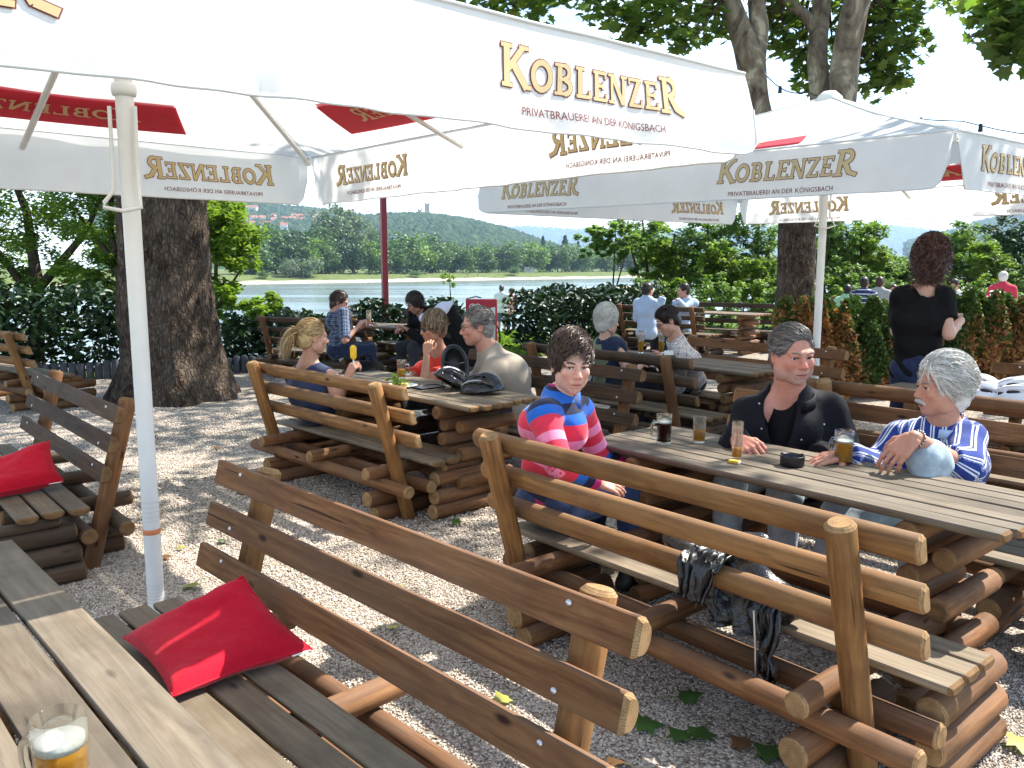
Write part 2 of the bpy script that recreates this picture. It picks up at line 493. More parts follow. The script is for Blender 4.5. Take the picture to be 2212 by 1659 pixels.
# loose stones where the camera stands close enough to tell them apart
def stones(n, x0, x1, y0, y1, s0, s1, pdf=None):
    x = RNG.uniform(x0, x1, n); y = RNG.uniform(y0, y1, n)
    keep = np.abs(x) < 0.72 * y + 0.35
    if pdf is not None: keep &= RNG.random(n) < pdf(x, y)
    x, y = x[keep], y[keep]; n = len(x)
    o = np.array([[1, 0, 0], [-1, 0, 0], [0, 1, 0], [0, -1, 0], [0, 0, 1], [0, 0, -1]], float)
    f = np.array([[0, 2, 4], [2, 1, 4], [1, 3, 4], [3, 0, 4], [2, 0, 5], [1, 2, 5], [3, 1, 5], [0, 3, 5]])
    sc = RNG.uniform(s0, s1, (n, 1, 1)) * RNG.uniform(0.6, 1.25, (n, 1, 3))
    P = o[None] * (1 + RNG.uniform(-.25, .25, (n, 6, 3))) * sc
    a = RNG.normal(size=(n, 4)); a /= np.linalg.norm(a, axis=1, keepdims=True)
    w_, x_, y_, z_ = a.T
    R = np.stack([1 - 2 * (y_**2 + z_**2), 2 * (x_*y_ - z_*w_), 2 * (x_*z_ + y_*w_), 2 * (x_*y_ + z_*w_), 1 - 2 * (x_**2 + z_**2), 2 * (y_*z_ - x_*w_),
                  2 * (x_*z_ - y_*w_), 2 * (y_*z_ + x_*w_), 1 - 2 * (x_**2 + y_**2)], 1).reshape(n, 3, 3)
    P = np.einsum('nij,nkj->nki', R, P)
    P += np.stack([x, y, np.full(n, 0.007)], 1)[:, None]
    F = f[None] + (np.arange(n) * 6)[:, None, None]
    return P.reshape(-1, 3), F.reshape(-1, 3)
t = NT('gravel_stone')
g_ = t.new('ShaderNodeNewGeometry')
t.col(t.ramp(g_.outputs['Random Per Island'], [(0.0, (0.11, 0.08, 0.06)), (0.10, (0.33, 0.26, 0.20)), (0.4, (0.50, 0.425, 0.35)), (0.75, (0.62, 0.545, 0.465)), (1.0, (0.76, 0.70, 0.62))])).rough(0.9).spec(0.15)
M['stone'] = t.m
v1, f1 = stones(190000, -3.2, 3.4, 1.3, 4.6, 0.0028, 0.0064)
v2, f2 = stones(80000, -5, 4.5, 4.4, 9.0, 0.005, 0.0095)
tag(link('gravel', np_mesh('gravel', np.vstack([v1, v2]), np.vstack([f1, f2 + len(v1)]), M['stone'])), 'pale loose gravel strewn over the yard', 'gravel', kind='stuff')

# river
t = NT('river_water')
v = t.coord('Object', (0.35, 1.0, 1.0), rot=(0, 0, RAD(46)))
n = t.noise(v, 0.30, 6, 0.6)
n2 = t.noise(v, 1.3, 4, 0.6)
v3 = t.coord('Object', (0.06, 0.5, 1), rot=(0, 0, RAD(46)))
n3 = t.noise(v3, 0.12, 3, 0.55)
t.col(t.ramp(n3, [(0.35, (0.085, 0.115, 0.10)), (0.65, (0.16, 0.20, 0.185))])).rough(t.ramp(n3, [(0.4, 0.10), (0.6, 0.24)])).spec(0.5)
t.bump(t.math('ADD', n, t.math('MULTIPLY', n2, 0.35)), 0.5, 0.35)
M['water'] = t.m
tag(link('river', mesh('river', [(-900, 2, WATER_Z), (-40, 2, WATER_Z), (1400, 1300, WATER_Z), (1400, 1900, WATER_Z), (-900, 900, WATER_Z)], [(0, 1, 2, 3, 4)], M['water'])), kind='structure')

# far bank: beach, meadow strip, flat ground; material changes with the distance from the waterline
def bank_pt(t_, d): return SH_O + SH_U * t_ + SH_N * d
def bank_h(t_, d):
    wob = 1.5 * math.sin(t_ * .045) + .8 * math.sin(t_ * .13 + 1)
    e = d + wob
    if e < 0: return WATER_Z - 0.5 + e * .05
    if e < 9: return WATER_Z + 0.02 + 1.0 * (e / 9) ** .8
    if e < 20: return -3.0 + 1.7 * ((e - 9) / 11)
    return -1.3
rows = [-14, -4, -2, -1, 0, 1, 2, 4, 6, 9, 12, 16, 20, 24, 28, 34, 45, 70, 120, 220, 420, 800]
tt = np.arange(-260, 1500, 8.0)
V = [(*bank_pt(t_, d), bank_h(t_, d) if d < 100 else -1.3 + 0.00 * d) for d in rows for t_ in tt]
nx = len(tt); ny = len(rows)
I = (np.arange(ny - 1)[:, None] * nx + np.arange(nx - 1)[None]).ravel()
t = NT('far_bank')
v = t.coord('Object')
sx = t.new('ShaderNodeSeparateXYZ'); t.lk(v, sx.inputs[0])
n = t.noise(v, 0.10, 5, 0.6); n2 = t.noise(v, 0.6, 5, 0.65)
zz = t.math('ADD', sx.outputs['Z'], t.math('MULTIPLY', t.math('SUBTRACT', n, 0.5), 1.5))
f = t.ramp(t.math('ADD', t.math('MULTIPLY', zz, 0.25), 1.0), [(0.16, 0.0), (0.24, 1.0)])
sand = t.ramp(n2, [(0.3, (0.30, 0.265, 0.215)), (0.7, (0.52, 0.475, 0.40))])
gr = t.ramp(n2, [(0.3, (0.07, 0.105, 0.03)), (0.55, (0.12, 0.15, 0.05)), (0.75, (0.19, 0.185, 0.085))])
t.col(t.mix(f, sand, gr)).rough(0.95).spec(0.1); t.bump(n2, 0.6, 0.6)
M['bank'] = t.m
tag(link('far_bank', np_mesh('far_bank', np.array(V), np.stack([I, I + 1, I + nx + 1, I + nx], 1), M['bank'], True)), kind='structure')

# ------------------------------------------------------------------ leaves
LEAF = {
    'quad': (np.array([[-.5, 0, 0], [0, .38, .05], [.5, 0, 0], [0, -.38, .05]]), np.array([[0, 2, 1], [0, 3, 2]])),
    'oval': (np.array([[-.5, 0, .0], [-.2, .21, .05], [.22, .19, .04], [.5, 0, -.06], [.22, -.19, .04], [-.2, -.21, .05]]),
             np.array([[0, 2, 1], [0, 3, 2], [0, 4, 3], [0, 5, 4]])),
}
_ml = [(-.48, 0), (-.30, .17), (-.30, .46), (-.02, .30), (.10, .52), (.20, .22), (.56, 0), (.20, -.22), (.10, -.52), (-.02, -.30), (-.30, -.46), (-.30, -.17)]
LEAF['plane'] = (np.array([(0, 0, .04)] + [(x, y, -.06 * abs(y) * 2 + .02) for x, y in _ml]),
                 np.array([[0, i + 1, (i + 1) % len(_ml) + 1] for i in range(len(_ml))])[:, ::-1])

def leaf_cloud(C, size, kind='oval', up=0.6, droop=0.0):
    """one mesh's worth of leaves at the points C (n,3)"""
    T, F = LEAF[kind]
    n = len(C)
    size = np.broadcast_to(np.asarray(size, float), (n,)) * RNG.uniform(.75, 1.25, n)
    N = RNG.normal(size=(n, 3)); N /= np.linalg.norm(N, axis=1, keepdims=True)
    N[:, 2] = np.abs(N[:, 2]); N = N * (1 - up * .6) + np.array([0, 0, up]); N /= np.linalg.norm(N, axis=1, keepdims=True)
    A = RNG.normal(size=(n, 3)); A[:, 2] -= droop
    A -= N * np.sum(A * N, 1, keepdims=True); A /= np.linalg.norm(A, axis=1, keepdims=True) + 1e-9
    B = np.cross(N, A)
    P = (T[None, :, 0, None] * A[:, None] + T[None, :, 1, None] * B[:, None] + T[None, :, 2, None] * N[:, None]) * size[:, None, None] + C[:, None]
    FF = F[None] + (np.arange(n) * len(T))[:, None, None]
    return P.reshape(-1, 3), FF.reshape(-1, 3)

def clump_points(centers, radii, per, flat=0.75):
    """leaf positions gathered round clump centres, denser on each clump's shell"""
    n = len(centers)
    k = np.repeat(np.arange(n), per)
    d = RNG.normal(size=(len(k), 3)); d /= np.linalg.norm(d, axis=1, keepdims=True)
    r = RNG.random(len(k)) ** 0.45
    d[:, 2] *= flat
    return np.asarray(centers)[k] + d * (np.broadcast_to(np.asarray(radii, float), (n,))[k] * r)[:, None]

def crown_centers(n, rad, lump=0.5, seed=0, hollow=0.35):
    """clump centres through an uneven ellipsoid (unit height offsets), with bays and gaps"""
    r = np.random.default_rng(seed); out = []
    rad = np.asarray(rad, float)
    while len(out) < n:
        p = r.normal(size=3); p /= np.linalg.norm(p)
        q = (hollow + (1 - hollow) * r.random() ** .6)
        bump = 1 + lump * mnoise.noise((p[0] * 1.7 + seed, p[1] * 1.7, p[2] * 1.7))
        if mnoise.noise((p[0] * 3 + seed * 3.3, p[1] * 3, p[2] * 3 + q * 2)) < -0.28: continue
        out.append(p * q * bump * rad)
    return np.array(out)

LEAF_MATS = {
    'plane': leafmat('plane_leaf', (0.060, 0.11, 0.022), (0.115, 0.19, 0.035), 0.48, yellow=(0.19, 0.24, 0.04)),
    'laurel': leafmat('laurel_leaf', (0.010, 0.027, 0.009), (0.025, 0.056, 0.018), 0.12, 0.35, 0.45, yellow=(0.04, 0.08, 0.025)),
    'acacia': leafmat('acacia_leaf', (0.081, 0.162, 0.027), (0.176, 0.270, 0.041), 0.45, yellow=(0.297, 0.365, 0.068)),
    'bush': leafmat('bush_leaf', (0.077, 0.154, 0.039), (0.168, 0.266, 0.070), 0.4, yellow=(0.266, 0.350, 0.112)),
    'far': leafmat('far_leaf', (0.058, 0.113, 0.038), (0.109, 0.189, 0.058), 0.25),
    'fardark': leafmat('far_dark_leaf', (0.027, 0.065, 0.027), (0.061, 0.115, 0.046), 0.2),
    'willow': leafmat('willow_leaf', (0.102, 0.150, 0.090), (0.168, 0.222, 0.132), 0.25),
    'thuja': leafmat('thuja_spray', (0.03, 0.07, 0.014), (0.07, 0.125, 0.025), 0.2),
    'dead': leafmat('dead_spray', (0.184, 0.071, 0.028), (0.414, 0.196, 0.071), 0.25, yellow=(0.575, 0.322, 0.127)),
    'spring': leafmat('spring_leaf', (0.13, 0.21, 0.03), (0.20, 0.29, 0.05), 0.5),
}
t = NT('bark')
v = t.coord('Object', (1, 1, .42), rnd=5.0)
n = t.noise(v, 16, 8, 0.7, 0.5); n2 = t.noise(t.coord('Object', (1, 1, .6)), 2.6, 5, .6)
dn = t.new('ShaderNodeTexNoise'); dn.inputs['Scale'].default_value = 7; dn.inputs['Detail'].default_value = 4; t.lk(v, dn.inputs['Vector'])
dv = t.new('ShaderNodeVectorMath', operation='MULTIPLY_ADD'); t.lk(dn.outputs['Color'], dv.inputs[0]); dv.inputs[1].default_value = (.10, .10, .10); t.lk(v, dv.inputs[2])
vo = t.new('ShaderNodeTexVoronoi', feature='DISTANCE_TO_EDGE'); vo.inputs['Scale'].default_value = 27; t.lk(dv.outputs[0], vo.inputs['Vector'])
ck = t.ramp(vo.outputs['Distance'], [(0.0, 0.0), (0.22, 1.0)])
c = t.ramp(n, [(0.36, (0.030, 0.020, 0.015)), (0.52, (0.105, 0.076, 0.056)), (0.68, (0.25, 0.195, 0.15))])
c = t.mix(t.ramp(n2, [(0.45, 0.0), (0.65, 0.55)]), c, (0.21, 0.165, 0.13))
c = t.mix(1.0, c, t.mix(ck, (0.60, 0.56, 0.53), 1.0), 'MULTIPLY')
t.col(c).rough(0.95).spec(0.1); t.bump(t.math('ADD', n, t.math('MULTIPLY', ck, .35)), 1.0, 0.06); M['bark'] = t.m
t = NT('plane_bark')
v = t.coord('Object', (1, 1, .55), rnd=5.0)
n = t.noise(v, 3.4, 5, 0.6, 1.2); n2 = t.noise(v, 14, 5)
c = t.ramp(n, [(0.34, (0.055, 0.043, 0.033)), (0.44, (0.13, 0.105, 0.08)), (0.56, (0.19, 0.165, 0.125)), (0.62, (0.32, 0.29, 0.22))], 'LINEAR')
c = t.mix(1.0, c, t.ramp(n2, [(0.3, 0.75), (0.7, 1.2)]), 'MULTIPLY')
t.col(c).rough(0.9).spec(0.12); t.bump(n2, 0.5, 0.02); M['plane_bark'] = t.m

def trunk_mesh(name, pts, rads, n=20, rough=0.06, freq=2.0, lobes=0, seed=0, sub=6, flare=0.0):
    """a gnarled tapering stem through pts"""
    P = [Vector(p) for p in pts]; RR = list(rads); out, orad = [], []
    for i in range(len(P) - 1):
        for k in range(sub):
            f = k / sub
            p0, p1, p2, p3 = P[max(i - 1, 0)], P[i], P[i + 1], P[min(i + 2, len(P) - 1)]
            out.append(0.5 * ((2 * p1) + (p2 - p0) * f + (2 * p0 - 5 * p1 + 4 * p2 - p3) * f * f + (3 * p1 - p0 - 3 * p2 + p3) * f ** 3))
            orad.append(RR[i] + (RR[i + 1] - RR[i]) * f)
    out.append(P[-1]); orad.append(RR[-1])
    b = MB(); b.tube(out, orad, n, 0, True, True)
    for i in range(len(out)):
        c = out[i]
        for k in range(n):
            v = Vector(b.v[i * n + k]); d = v - c
            if d.length < 1e-6: continue
            q = d.normalized(); nn = mnoise.noise((q.x * freq + seed, q.y * freq, c.z * freq * .6 + q.z))
            nn += .5 * mnoise.noise((q.x * freq * 2.7, q.y * freq * 2.7 + seed, c.z * freq * 1.9)) + .28 * mnoise.noise((q.x * freq * 7, q.y * freq * 7 + seed, c.z * freq * 3.4))
            m = 1 + rough * nn
            if lobes:
                h = max(0.0, 1 - (c.z - out[0].z) / flare) if flare else 0
                m += h * h * 0.16 * math.sin(math.atan2(q.y, q.x) * lobes + seed)
            b.v[i * n + k] = tuple(c + d * m)
    # a seam-free copy of the caps keeps the plain ring; move the cap verts onto the noisy rings
    L = len(out) * n
    for k in range(n):
        b.v[L + k] = b.v[k]; b.v[L + n + k] = b.v[(len(out) - 1) * n + k]
    return b

def leaf_obj(name, C, size, kind, mat, parent, up=.6, droop=0.0):
    v, f = leaf_cloud(np.asarray(C), size, kind, up, droop)
    return link(name, np_mesh(name, v, f, LEAF_MATS[mat]), parent)
# ================================================================== FAR SIDE OF THE RIVER
# tree kinds: each is built once; copies share its meshes
def far_tree_proto(kind, h, w, seed, mat, n=42, per=20, leaf=0.75, trunk_h=0.2, sparse=False):
    cs = crown_centers(n, (w / 2, w / 2, h * (1 - trunk_h) / 2), 0.5, seed, 0.15)
    cs[:, 2] += h * trunk_h + h * (1 - trunk_h) / 2
    pts = clump_points(cs, w * (.13 if sparse else .19), per, 0.8)
    v, f = leaf_cloud(pts, leaf, 'quad', 0.35)
    crown = np_mesh('crown', v, f, LEAF_MATS[mat])
    b = MB(); b.tube([(0, 0, -.6), (.05 * h * .1, 0, h * trunk_h), (0, .03 * h, h * .7)], [h * .022 + .05, h * .017 + .03, .04], 6)
    return crown, b.mesh('trunk', M['bark'])
FAR = {
    'round': [far_tree_proto('r', 10, 10.5, s, m, 72, 30, .80, .05) for s, m in ((1, 'far'), (2, 'far'), (3, 'fardark'), (4, 'bush'))],
    'tall': [far_tree_proto('t', 22, 11, s, 'willow', 120, 30, .75, .04, True) for s in (5, 6)],
    'oak': [far_tree_proto('o', 15, 13, s, m, 95, 32, .9, .03) for s, m in ((7, 'fardark'), (8, 'far'))],
    'fir': [],
    'bush': [far_tree_proto('b', 6, 7.5, s, m, 60, 28, .5, .0) for s, m in ((9, 'willow'), (10, 'far'))],
}
def fir_proto(h, w, seed):
    r = np.random.default_rng(seed); pts = []
    for i in range(900):
        z = r.random() ** .8; rr = (1 - z) * w / 2 * (0.75 + .25 * math.sin(z * 40))
        a = r.uniform(0, 2 * PI); q = r.random() ** .5
        pts.append((rr * q * math.cos(a), rr * q * math.sin(a), h * (.08 + .92 * z)))
    v, f = leaf_cloud(np.array(pts), .8, 'quad', .3, 1.0)
    b = MB(); b.tube([(0, 0, -.5), (0, 0, h * .9)], [h * .02, .03], 6)
    return np_mesh('crown', v, f, LEAF_MATS['fardark']), b.mesh('trunk', M['bark'])
FAR['fir'] = [fir_proto(13, 6, 1), fir_proto(12, 7, 2)]

def shore_point(px, back):
    """on the far bank in the direction of px, `back` metres behind the waterline"""
    r = (px - CXP) / FPX / math.cos(PITCH) * .99
    o = SH_O + SH_N * back
    t_ = (r * o[1] - o[0]) / (SH_U[0] - r * SH_U[1])
    p = o + SH_U * t_
    return p[0], p[1]
far_count = [0]
def far_tree(kind, k, px, back, hs, label, group, wide=1.0, z=None):
    x, y = shore_point(px, back)
    crown, trunk = FAR[kind][k % len(FAR[kind])]
    name = {'round': 'tree', 'tall': 'poplar_tree', 'oak': 'tree', 'fir': 'fir_tree', 'bush': 'willow_bush'}[kind]
    far_count[0] += 1
    r = thing(name, label, 'bush' if kind == 'bush' else 'tree', (x, y, (bank_h(0, back) if back < 60 else -1.3) if z is None else z), far_count[0] * 1.7, group)
    r.scale = (hs * wide, hs * wide, hs)
    link('crown', crown, r); link('trunk', trunk, r)
    return r
# (pixel, metres behind the waterline, scale)
r_ = random.Random(3)
for i, px in enumerate(range(528, 700, 19)):
    far_tree('oak', i, px + r_.uniform(-6, 6), 34 + 10 * (i % 3), 0.95 + .3 * r_.random(), ORDW[i] + ' tall dark tree of the far-bank wood, counted rightwards from the massive trunk', 'dark trees on the far bank')
for i, px in enumerate((560, 600, 640, 676, 705, 735, 765, 800, 825)):
    far_tree('round', i, px, 24, 0.95 + .4 * r_.random(), ORDW[i] + ' low tree at the front of the far-bank wood, counted from the massive trunk', 'low trees at the edge of the wood')
far_tree('tall', 0, 726, 40, 1.32, 'tallest loose-crowned poplar rising above the hills on the far bank', 'poplars on the far bank', 1.15)
far_tree('tall', 1, 768, 42, 1.2, 'poplar of the far bank just right of the tallest one', 'poplars on the far bank', 1.15)
far_tree('tall', 0, 806, 46, 1.02, 'slimmer poplar on the far bank beside the red post', 'poplars on the far bank', .9)
far_tree('bush', 0, 672, 13, 1.25, 'big round grey-green willow bush at the far waterline', 'willow bushes on the far shore', 1.15)
far_tree('bush', 0, 628, 14, 1.15, 'upright grey-green willow bush left of the big round one', 'willow bushes on the far shore', .75)
far_tree('bush', 1, 575, 11, .55, 'small dark willow bush at the far waterline near the big trunk', 'willow bushes on the far shore')
far_tree('bush', 1, 1110, 13, .70, 'single low bush on the far meadow above the bathers', 'willow bushes on the far shore')
far_tree('bush', 1, 1397, 12, 1.0, 'dark bush on the far shore where the near bushes begin', 'willow bushes on the far shore')
far_tree('bush', 1, 900, 12, .40, 'low wide bush on the far meadow right of the red post', 'willow bushes on the far shore', 1.7)
for i, px in enumerate((858, 884, 905, 928, 952, 972, 1000, 1024, 1050, 1076, 1100, 1126, 1150, 1176, 1200, 1226, 1252, 1280, 1306, 1330, 1358, 1384, 1412, 1440)):
    hs = (1.15 if px < 980 else 1.0) * (.85 + .3 * r_.random())
    far_tree('round', (0, 1, 3, 0, 1)[i % 5], px + r_.uniform(-5, 5), 26 + 6 * (i % 2), 1.12 * hs * (1 + max(0, px - 1100) / 1400), ORDW[i] + ' rounded tree right of the red post in the row along the far meadow', 'row of rounded trees on the far bank', 1.05)
for i, px in enumerate((880, 925, 965, 1010, 1060, 1095, 1140, 1190, 1235, 1290, 1340, 1390, 1430)):
    far_tree('oak', i + 1, px + r_.uniform(-8, 8), 55 + 14 * (i % 2), (.85 + .2 * r_.random()) * (1 + max(0, px - 1100) / 1500), ORDW[i] + ' taller tree right of the red post, behind the far meadow row', 'taller trees behind the row')
for px, hs, n_ in ((1172, 1.55, 'leftmost'), (1219, 1.75, 'tallest'), (1247, 1.5, 'rightmost')):
    far_tree('fir', px, px, 92, hs, n_ + ' of the three dark conifers above the far tree row', 'dark conifers on the far bank', 1.25 if n_ != 'tallest' else 1.6)

# hills: ridge profiles read off the photograph, each hill a solid ridge with real slopes
def hill(name, prof, dist, depth, mat, base=-3.0, seed=0):
    """prof: (px, py) of the skyline; the ridge stands `dist` metres away, its foot `depth` metres nearer"""
    px = np.array([p[0] for p in prof]); py = np.array([p[1] for p in prof])
    cols = np.linspace(px[0], px[-1], 110); h = np.interp(cols, px, py)
    V, W_ = [], []
    rows = np.linspace(0, 1.25, 22)
    for f in rows:
        for i, c in enumerate(cols):
            p = at(c, h[i], Y=dist)
            yy = dist - depth * (1 - f)
            q = Vector((p.x * yy / dist, yy, 0))
            s = f if f <= 1 else 2 - f
            prof_h = (s * s * (3 - 2 * s)) ** .8
            q.z = base + (p.z - base) * prof_h * (1 + .10 * (1 - f) * mnoise.noise((c * .02 + seed, f * 4, 0)))
            V.append(q)
    nx = len(cols)
    I = (np.arange(len(rows) - 1)[:, None] * nx + np.arange(nx - 1)[None]).ravel()
    me = np_mesh(name, np.array([tuple(v) for v in V]), np.stack([I, I + 1, I + nx + 1, I + nx], 1), mat, True)
    tag(link(name, me), kind='structure')
    return V, nx, len(rows)
def hill_mat(name, a, b, sc):
    t = NT(name); v = t.coord('Object'); n = t.noise(v, sc, 6, 0.65)
    t.col(t.ramp(n, [(0.35, a), (0.65, b)])).rough(1).spec(0.0); return t.m
M['hill'] = hill_mat('hill_soil', (0.028, 0.052, 0.022), (0.05, 0.085, 0.032), .02)
M['hill_far'] = hill_mat('far_hill_forest', (0.035, 0.065, 0.03), (0.055, 0.09, 0.04), .006)
_ico = bmesh.new(); bmesh.ops.create_icosphere(_ico, subdivisions=1, radius=1.0)
ICO_V = np.array([v.co[:] for v in _ico.verts]); _ico.verts.index_update(); ICO_F = np.array([[v.index for v in f.verts] for f in _ico.faces]); _ico.free()
def forest(name, grid, n, size, label, seed, fmax=1.02):
    V, nx, ny = grid
    A = np.array([tuple(v) for v in V]).reshape(ny, nx, 3)
    r = np.random.default_rng(seed)
    fi = (1 - r.random(n) ** 1.0 * .72) * (ny - 1.01) * fmax / 1.25; ci = r.uniform(0, nx - 1.01, n)
    i0, j0 = fi.astype(int), ci.astype(int); a, b = (fi - i0)[:, None], (ci - j0)[:, None]
    P = (A[i0, j0] * (1 - a) * (1 - b) + A[i0 + 1, j0] * a * (1 - b) + A[i0, j0 + 1] * (1 - a) * b + A[i0 + 1, j0 + 1] * a * b)
    s = size * r.uniform(.6, 1.35, n)
    P[:, 2] += s * .35
    B = ICO_V[None] * (1 + r.uniform(-.28, .28, (n, len(ICO_V), 1))) * np.stack([s * .62, s * .62, s * .75], 1)[:, None]
    F = ICO_F[None] + (np.arange(n) * len(ICO_V))[:, None, None]
    o = link(name, np_mesh(name, (P[:, None] + B).reshape(-1, 3), F.reshape(-1, 3), M['forest']))
    tag(o, label, 'forest', kind='stuff')
t = NT('forest_crowns')
g_ = t.new('ShaderNodeNewGeometry')
nn = t.noise(t.coord('Object'), .25, 4)
c = t.ramp(g_.outputs['Random Per Island'], [(0, (0.022, 0.044, 0.024)), (0.6, (0.042, 0.072, 0.034)), (1, (0.068, 0.098, 0.046))])
t.col(t.mix(1.0, c, t.ramp(nn, [(0.3, .6), (0.7, 1.25)]), 'MULTIPLY')).rough(1).spec(0); M['forest'] = t.m
g1 = hill('village_hill', [(200, 430), (430, 440), (510, 447), (560, 451), (620, 462), (700, 470), (760, 476), (840, 486), (920, 505), (980, 530)], 1700, 900, M['hill'], seed=1)
forest('hillside_forest', g1, 15000, 9.5, 'dense wood covering the hill behind the village', 1)
g2 = hill('castle_hill', [(690, 505), (760, 488), (820, 479), (880, 476), (920, 478), (960, 481), (1000, 487), (1050, 497), (1090, 507), (1130, 520), (1180, 538), (1240, 556), (1300, 572)], 1350, 650, M['hill'], seed=2)
forest('castle_hill_forest', g2, 13000, 8, 'dense wood covering the hill below the castle', 2)
g3 = hill('blue_hill', [(1000, 512), (1090, 501), (1150, 500), (1200, 504), (1260, 505), (1300, 507), (1400, 509), (1520, 506), (1700, 498), (1880, 494), (1960, 500), (2100, 520), (2300, 530)], 5200, 1800, M['hill_far'], seed=3)
forest('blue_hill_forest', g3, 6000, 24, 'far wooded ridge blue with distance', 3)
g4 = hill('right_hill', [(1960, 535), (2040, 516), (2110, 494), (2150, 484), (2212, 468), (2300, 452), (2420, 440)], 2200, 900, M['hill'], seed=4)
forest('right_hill_forest', g4, 5000, 13, 'wooded slope rising at the right edge beyond the umbrellas', 4)

# village, castle and the long building
M['far_wall'] = plain('far_plaster', (0.74, 0.71, 0.66), 0.9, 0.1, var=.05, scale=.2)
M['far_roof'] = plain('far_red_roof', (0.36, 0.15, 0.10), 0.9, 0.1, var=.2, scale=.2)
M['far_slate'] = plain('far_slate', (0.13, 0.13, 0.15), 0.9, 0.1)
M['far_glass'] = plain('far_window', (0.06, 0.07, 0.08), 0.3, 0.5)
M['castle_stone'] = plain('castle_stone', (0.36, 0.29, 0.25), 0.9, 0.1, var=.15, scale=.15)
def hill_surface(grid, x, y):
    A = np.array([tuple(v) for v in grid[0]]); d = (A[:, 0] - x) ** 2 + (A[:, 1] - y) ** 2
    return A[d.argmin()]
def on_hill(grid, px, py):
    """first grid vertex of the slope that shows at (px, py)"""
    A = np.array([tuple(v) for v in grid[0]]); rel = A - np.array([0, 0, EYE])
    cf = rel[:, 1] * math.cos(PITCH) - rel[:, 2] * math.sin(PITCH)
    u = CXP + FPX * rel[:, 0] / cf; w = CYP - FPX * (rel[:, 1] * math.sin(PITCH) + rel[:, 2] * math.cos(PITCH)) / cf
    return A[((u - px) ** 2 + (w - py) ** 2).argmin()]
def house(p, rz, w, d, h, label, group, name='house'):
    r = thing(name, label, 'house', tuple(p), rz, group)
    b = MB(); b.box((0, 0, h / 2 - 2), (w, d, h + 4)); b.obj('wall', M['far_wall'], r)
    rh = d * .42
    b = MB(); b.add([(-w/2-.4, -d/2-.4, h), (w/2+.4, -d/2-.4, h), (w/2+.4, d/2+.4, h), (-w/2-.4, d/2+.4, h), (-w/2-.2, 0, h+rh), (w/2+.2, 0, h+rh)], [(0, 1, 5, 4), (2, 3, 4, 5), (0, 4, 3), (1, 2, 5), (3, 2, 1, 0)])
    b.obj('roof', M['far_roof'], r)
    b = MB()
    for i in range(3):
        b.box((-w * .3 + i * w * .3, -d / 2 - .03, h * .62), (w * .13, .1, h * .2)); b.box((-w * .3 + i * w * .3, -d / 2 - .03, h * .25), (w * .13, .1, h * .2))
    b.obj('window', M['far_glass'], r)
rv = random.Random(5)
for i in range(46):
    px = rv.uniform(534, 700); py = 480 + abs(px - 640) * .10 + rv.uniform(-7, 12)
    p = on_hill(g1, px, py)
    house((p[0] + rv.uniform(-6, 6), p[1] - 16, p[2] + 3), rv.uniform(-.5, .5), rv.uniform(6.5, 12), rv.uniform(6, 8), rv.uniform(4, 7), 'white house with a red roof in the village on the far hillside', 'village houses on the far hillside')
p = on_hill(g1, 632, 512); house((p[0], p[1] - 40, p[2] + 4), .2, 9, 8, 8, 'white villa with a red roof standing alone below the hillside village', None)
p = on_hill(g1, 548, 464); house((p[0], p[1] - 20, p[2] + 6), .0, 20, 9, 5, 'long pale farm building on the hill above the village', None, 'farmhouse')
p = on_hill(g2, 926, 488)
r = thing('castle', 'pinkish stone castle with a square tower on the wooded far hill', 'castle', (p[0], p[1] - 14, p[2] + 6))
for nm, c, d in (('tower', (0, 0, 13), (8, 8, 34)), ('tower', (-13, 3, 8), (6, 6, 24)), ('wall', (4, -4, 5), (26, 9, 16)), ('wall', (-15, -2, 4), (14, 8, 12)), ('outbuilding', (27, -2, 3), (13, 9, 13))):
    b = MB(); b.box(c, d)
    if nm == 'tower':
        for i in range(4):
            a = PI / 2 * i + PI / 4; b.box((c[0] + math.cos(a) * d[0] * .6, c[1] + math.sin(a) * d[0] * .6, c[2] + d[2] / 2 + .8), (2.2, 2.2, 2.4), rot=0.0)
    b.obj(nm, M['castle_stone'] if nm != 'outbuilding' else M['far_wall'], r)
p = on_hill(g2, 890, 524)
r = thing('office_building', 'long low pale office building below the castle hill', 'building', (p[0], p[1] - 30, max(p[2], 6) + 2), .12)
b = MB(); b.box((0, 0, -4), (58, 14, 20)); b.obj('wall', M['far_wall'], r)
b = MB(); b.box((0, 0, 6.6), (60, 15, 1.2)); b.obj('roof', M['far_slate'], r)
for k in range(3):
    b = MB(); b.box((0, -7.05, 3.6 - 4.0 * k), (56, .2, 1.5)); b.obj('window', M['far_glass'], r)
